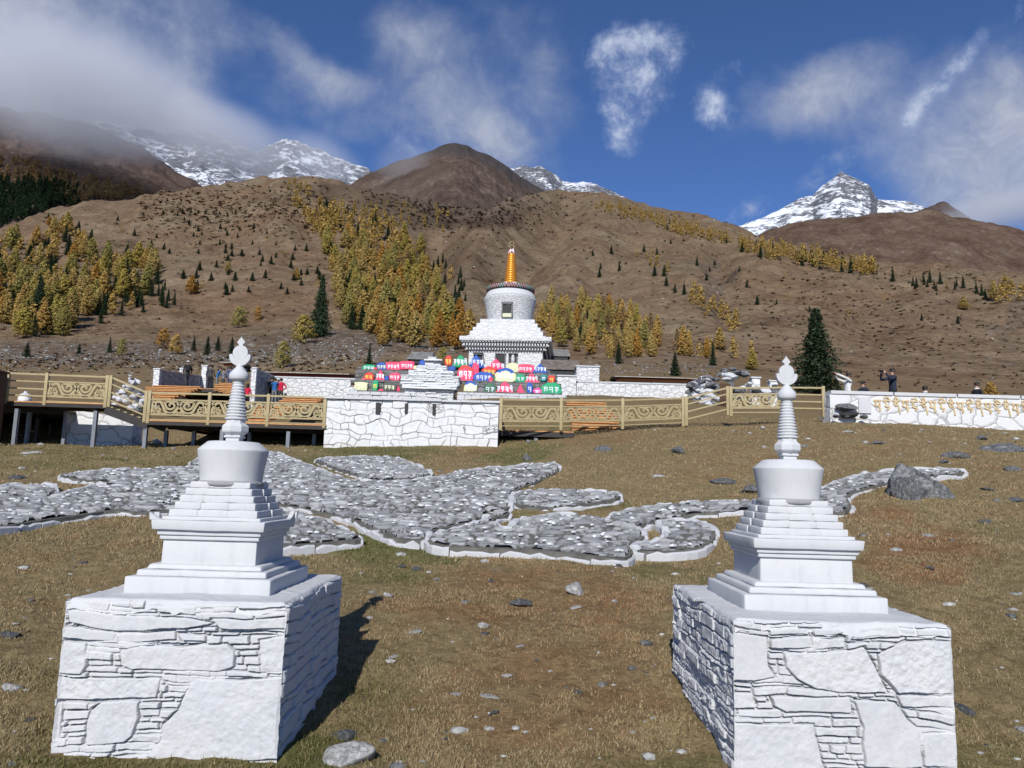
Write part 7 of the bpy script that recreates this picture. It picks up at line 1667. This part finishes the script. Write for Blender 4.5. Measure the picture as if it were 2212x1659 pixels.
    if hair == 'short' or hair == 'long':
        prof = [(.098, -.03), (.112, .02), (.108, .06), (.085, .10), (.045, .122), (.004, .128)]
        b.lathe(prof, (hc.x, hc.y+.022, hc.z-.005), 16, cap=False)
        if hair == 'long': b.lathe([(.07, -.20), (.10, -.12), (.105, -.03)], (hc.x, hc.y+.045, hc.z), 14)
        b.build('hair', HAIRM, root)
    else:
        b.lathe([(.104, .02), (.114, .035), (.110, .07), (.085, .105), (.04, .125), (.004, .128)], (hc.x, hc.y+.01, hc.z), 16, cap=False); b.add([(hc.x-.07, hc.y-.09, hc.z+.035), (hc.x+.07, hc.y-.09, hc.z+.035), (hc.x+.05, hc.y-.19, hc.z+.02), (hc.x-.05, hc.y-.19, hc.z+.02), (hc.x-.07, hc.y-.09, hc.z+.045), (hc.x+.07, hc.y-.09, hc.z+.045), (hc.x+.05, hc.y-.19, hc.z+.028), (hc.x-.05, hc.y-.19, hc.z+.028)], [(0,3,2,1),(4,5,6,7),(0,1,5,4),(1,2,6,5),(2,3,7,6),(3,0,4,7)]); b.build('cap', hatm or CL['white'], root)
        b = MB(); b.lathe([(.090, -.06), (.100, -.02), (.100, .03)], (hc.x, hc.y+.022, hc.z), 14, cap=False); b.build('hair', HAIRM, root)
    b = MB(); b.lathe([(.004, -.010), (.014, -.006), (.010, .012), (.004, .022)], (hc.x, hc.y-.096, hc.z-.012), 8)
    for s_ in (-1, 1): b.lathe([(.004, -.02), (.02, -.012), (.022, .01), (.006, .022)], (hc.x+s_*.093, hc.y+.005, hc.z-.005), 8)
    b.build('nose_and_ears', SKIN, root)
    b = MB()
    for s_ in (-1, 1): b.lathe([(.003, -.008), (.011, 0), (.003, .008)], (hc.x+s_*.034, hc.y-.088, hc.z+.008), 8)
    b.build('eyes', HAIRM, root)
    if collar: b = MB(); b.lathe([(.085, -.03), (.098, .0), (.082, .035), (.06, .03)], (0, V[nk][1]+.005, V[nk][2]+.0), 16, cap=False); b.build('collar', CL[collar], root)
    if extra == 'backpack':
        b = MB(); soft_box(b, (0, V[ch][1]+.22, V[ch][2]-.26), .30, .20, .46, .05, (.24, .14), 3); b.build('backpack', CL['black'], root)
    if extra == 'camera':
        hm = (hands[0]+hands[1])/2; b = MB(); soft_box(b, (hm.x, hm.y-.03, hm.z-.04), .14, .07, .09, .012); b.lathe([(.036, 0), (.036, .02)], (hm.x, hm.y-.08, hm.z), 12); b.tube([(hm.x, hm.y-.05, hm.z), (hm.x, hm.y-.18, hm.z)], .036, 12); b.build('camera', CL['black'], root)
    root.scale = (scale,)*3; return root
def stand(px, pyhead, d, h=1.72): p_ = at(px, pyhead, d); return Vector((p_.x, d, p_.z-h*1.0-.03))
UP = dict(eL=(-.30, -.18, 1.30), wL=(-.10, -.36, 1.56), eR=(.30, -.18, 1.30), wR=(.10, -.36, 1.56))
person('person in a white cap and black clothes with a black backpack by the shaded wall', stand(*Z9(676, 100), 54), R(215), dict(kL=(-.10,-.16,.52), aL=(-.11,-.10,.10), kR=(.10,.02,.48), aR=(.11,.24,.12)), 'black', 'charcoal', 'cap', None, 1.0, 'backpack')
person('person in a dark grey coat, back turned, left of the walkers in blue', stand(*Z9(1025, 158), 53), R(180), dict(), 'charcoal', 'black', 'short', scale=1.0)
person('person in a blue jacket bending to the left among the walkers', stand(*Z9(1125, 175), 56), R(110), dict(lean=.35, wL=(-.2,-.35,1.15)), 'blue', 'grey', 'short', scale=.95)
person('person in grey holding both arms out beside the blue jacket', stand(*Z9(1225, 190), 56), R(150), dict(eL=(-.36,-.1,1.24), wL=(-.38,-.36,1.2), eR=(.36,-.1,1.24), wR=(.38,-.36,1.2)), 'grey', 'charcoal', 'short', scale=.93)
person('person in dark blue among the walkers, next to the near left spire', stand(*Z9(1325, 180), 55), R(190), dict(), 'jean', 'jean', 'short', scale=.97)
person('person in a red top half hidden by the near left spire', stand(*Z5(337, 628), 47, 1.62), R(170), dict(), 'red', 'black', 'long', scale=.9)
person('person in a bright blue jacket with raised arms, back turned, by the orange stair', stand(*Z5(655, 575), 51), R(185), UP, 'blue', 'grey', 'short')
person('person in black raising one hand to the head, left of the bright blue jacket', stand(*Z5(618, 562), 51.8), R(160), dict(eL=(-.32,-.05,1.36), wL=(-.14,-.14,1.60)), 'black', 'black', 'short')
person('person in a dark coat squeezed between the blue and red jackets', stand(*Z5(690, 582), 51.8), R(175), dict(), 'brown', 'black', 'short', scale=.97)
person('person in a bright red jacket, hand on hip, right of the bright blue jacket', stand(*Z5(728, 578), 51.2), R(200), dict(eL=(-.36,.06,1.16), wL=(-.18,-.10,1.02)), 'red', 'charcoal', 'short')
ps = at(*ZL(215, 650), 42.6)
person('person in a white shirt sitting with folded arms left of the painted stones', (ps.x, 42.6, ps.z-1.21), R(35), dict(hip=.44, kL=(-.16,-.42,.50), aL=(-.14,-.40,.10), kR=(.16,-.42,.50), aR=(.14,-.40,.10), eL=(-.28,-.14,1.12), wL=(.02,-.30,1.06), eR=(.28,-.14,1.12), wR=(-.04,-.32,1.10), lean=.25), 'white', 'black', 'short')
person('person in white with both arms raised to take a picture behind the inscribed wall', stand(*Z8(650, 330), 31, 1.60), R(285), dict(eL=(-.22,-.32,1.52), wL=(-.10,-.62,1.66), eR=(.20,-.30,1.54), wR=(.04,-.60,1.70), lean=-.1), 'white', 'black', 'short', extra='camera')
person('dark-haired person low behind the inscribed wall, between the two photographers', stand(*Z8(792, 374), 31, 1.72), R(300), dict(), 'navy', 'black', 'short')
person('person in a dark padded jacket aiming a camera left behind the inscribed wall', stand(*Z8(1048, 286), 30.6, 1.72), R(285), dict(eL=(-.26,-.30,1.32), wL=(-.09,-.40,1.58), eR=(.26,-.28,1.30), wR=(.07,-.38,1.58)), 'navy', 'black', 'short', extra='camera', scale=1.06)
person('person of whom only dark hair and a pale collar show above the inscribed wall', stand(*Z8(1340, 418), 30.6, 1.72), R(120), dict(), 'charcoal', 'black', 'short', collar='white')
person('dark-haired person with a white collar looking left above the gold inscription', stand(*Z8(1792, 386), 30.2, 1.72), R(285), dict(), 'black', 'black', 'short', collar='white')
bpy.data.scenes.remove(TMP)
# ================================================================ cloud bank lying on the mountains
def cloud(label, px, py, d, rx, ry, rz_, dens, seed, rot=0, ns=.0035, thr=.46):
    c_ = at(px, py, d); sx = rx/FPX*d; sz_ = ry/FPX*d
    bm = bmesh.new(); bmesh.ops.create_icosphere(bm, subdivisions=3, radius=1.0); me_ = bpy.data.meshes.new('cloud'); bm.to_mesh(me_); bm.free()
    o = link('cloud', me_); o.location = c_; o.scale = (sx, rz_, sz_); o.rotation_euler = (0, R(rot), 0); tag(o, label, 'cloud', None, 'stuff')
    m_, t = mat('cloud_volume'); tcn = t.new('ShaderNodeTexCoord').outputs['Object']; L = t.vmath('LENGTH', tcn)
    geo = t.new('ShaderNodeNewGeometry').outputs['Position']
    n = t.noise(geo, ns, 5, .58, .3)
    f = t.math('MULTIPLY', t.mapr(L, .98, .35, 0, 1, True), t.mapr(t.math('ADD', n, t.mapr(L, .8, .1, 0, .12)), thr-.08, thr+.16, 0, 1, True))
    pv = t.n.new('ShaderNodeVolumePrincipled'); pv.inputs['Color'].default_value = (.93, .94, .97, 1); pv.inputs['Anisotropy'].default_value = .1; t.put(pv, 'Density', t.math('MULTIPLY', f, dens))
    oo = t.n.new('ShaderNodeOutputMaterial'); t.l.new(pv.outputs[0], oo.inputs['Volume']); me_.materials.append(m_); return o
cloud('large grey cloud bank lying on the dark mountain at the upper left', 130, 190, 1500, 440, 160, 300, .009, 3, 8, thr=.40)
cloud('tail of grey cloud drifting down over the snowy rocks', 470, 300, 1800, 220, 85, 240, .008, 5, 12, thr=.42)
cloud('thin veil of cloud hanging on the snow ridge left of the brown peak', 690, 345, 2700, 130, 48, 260, .0035, 7, 12, thr=.40)
cloud('wisp of mist on the left shoulder of the brown peak', 870, 350, 1500, 90, 34, 120, .004, 9, -20, thr=.42)
cloud('low cloud creeping behind the right-hand hill', 2170, 450, 2300, 170, 60, 320, .006, 11, 0)
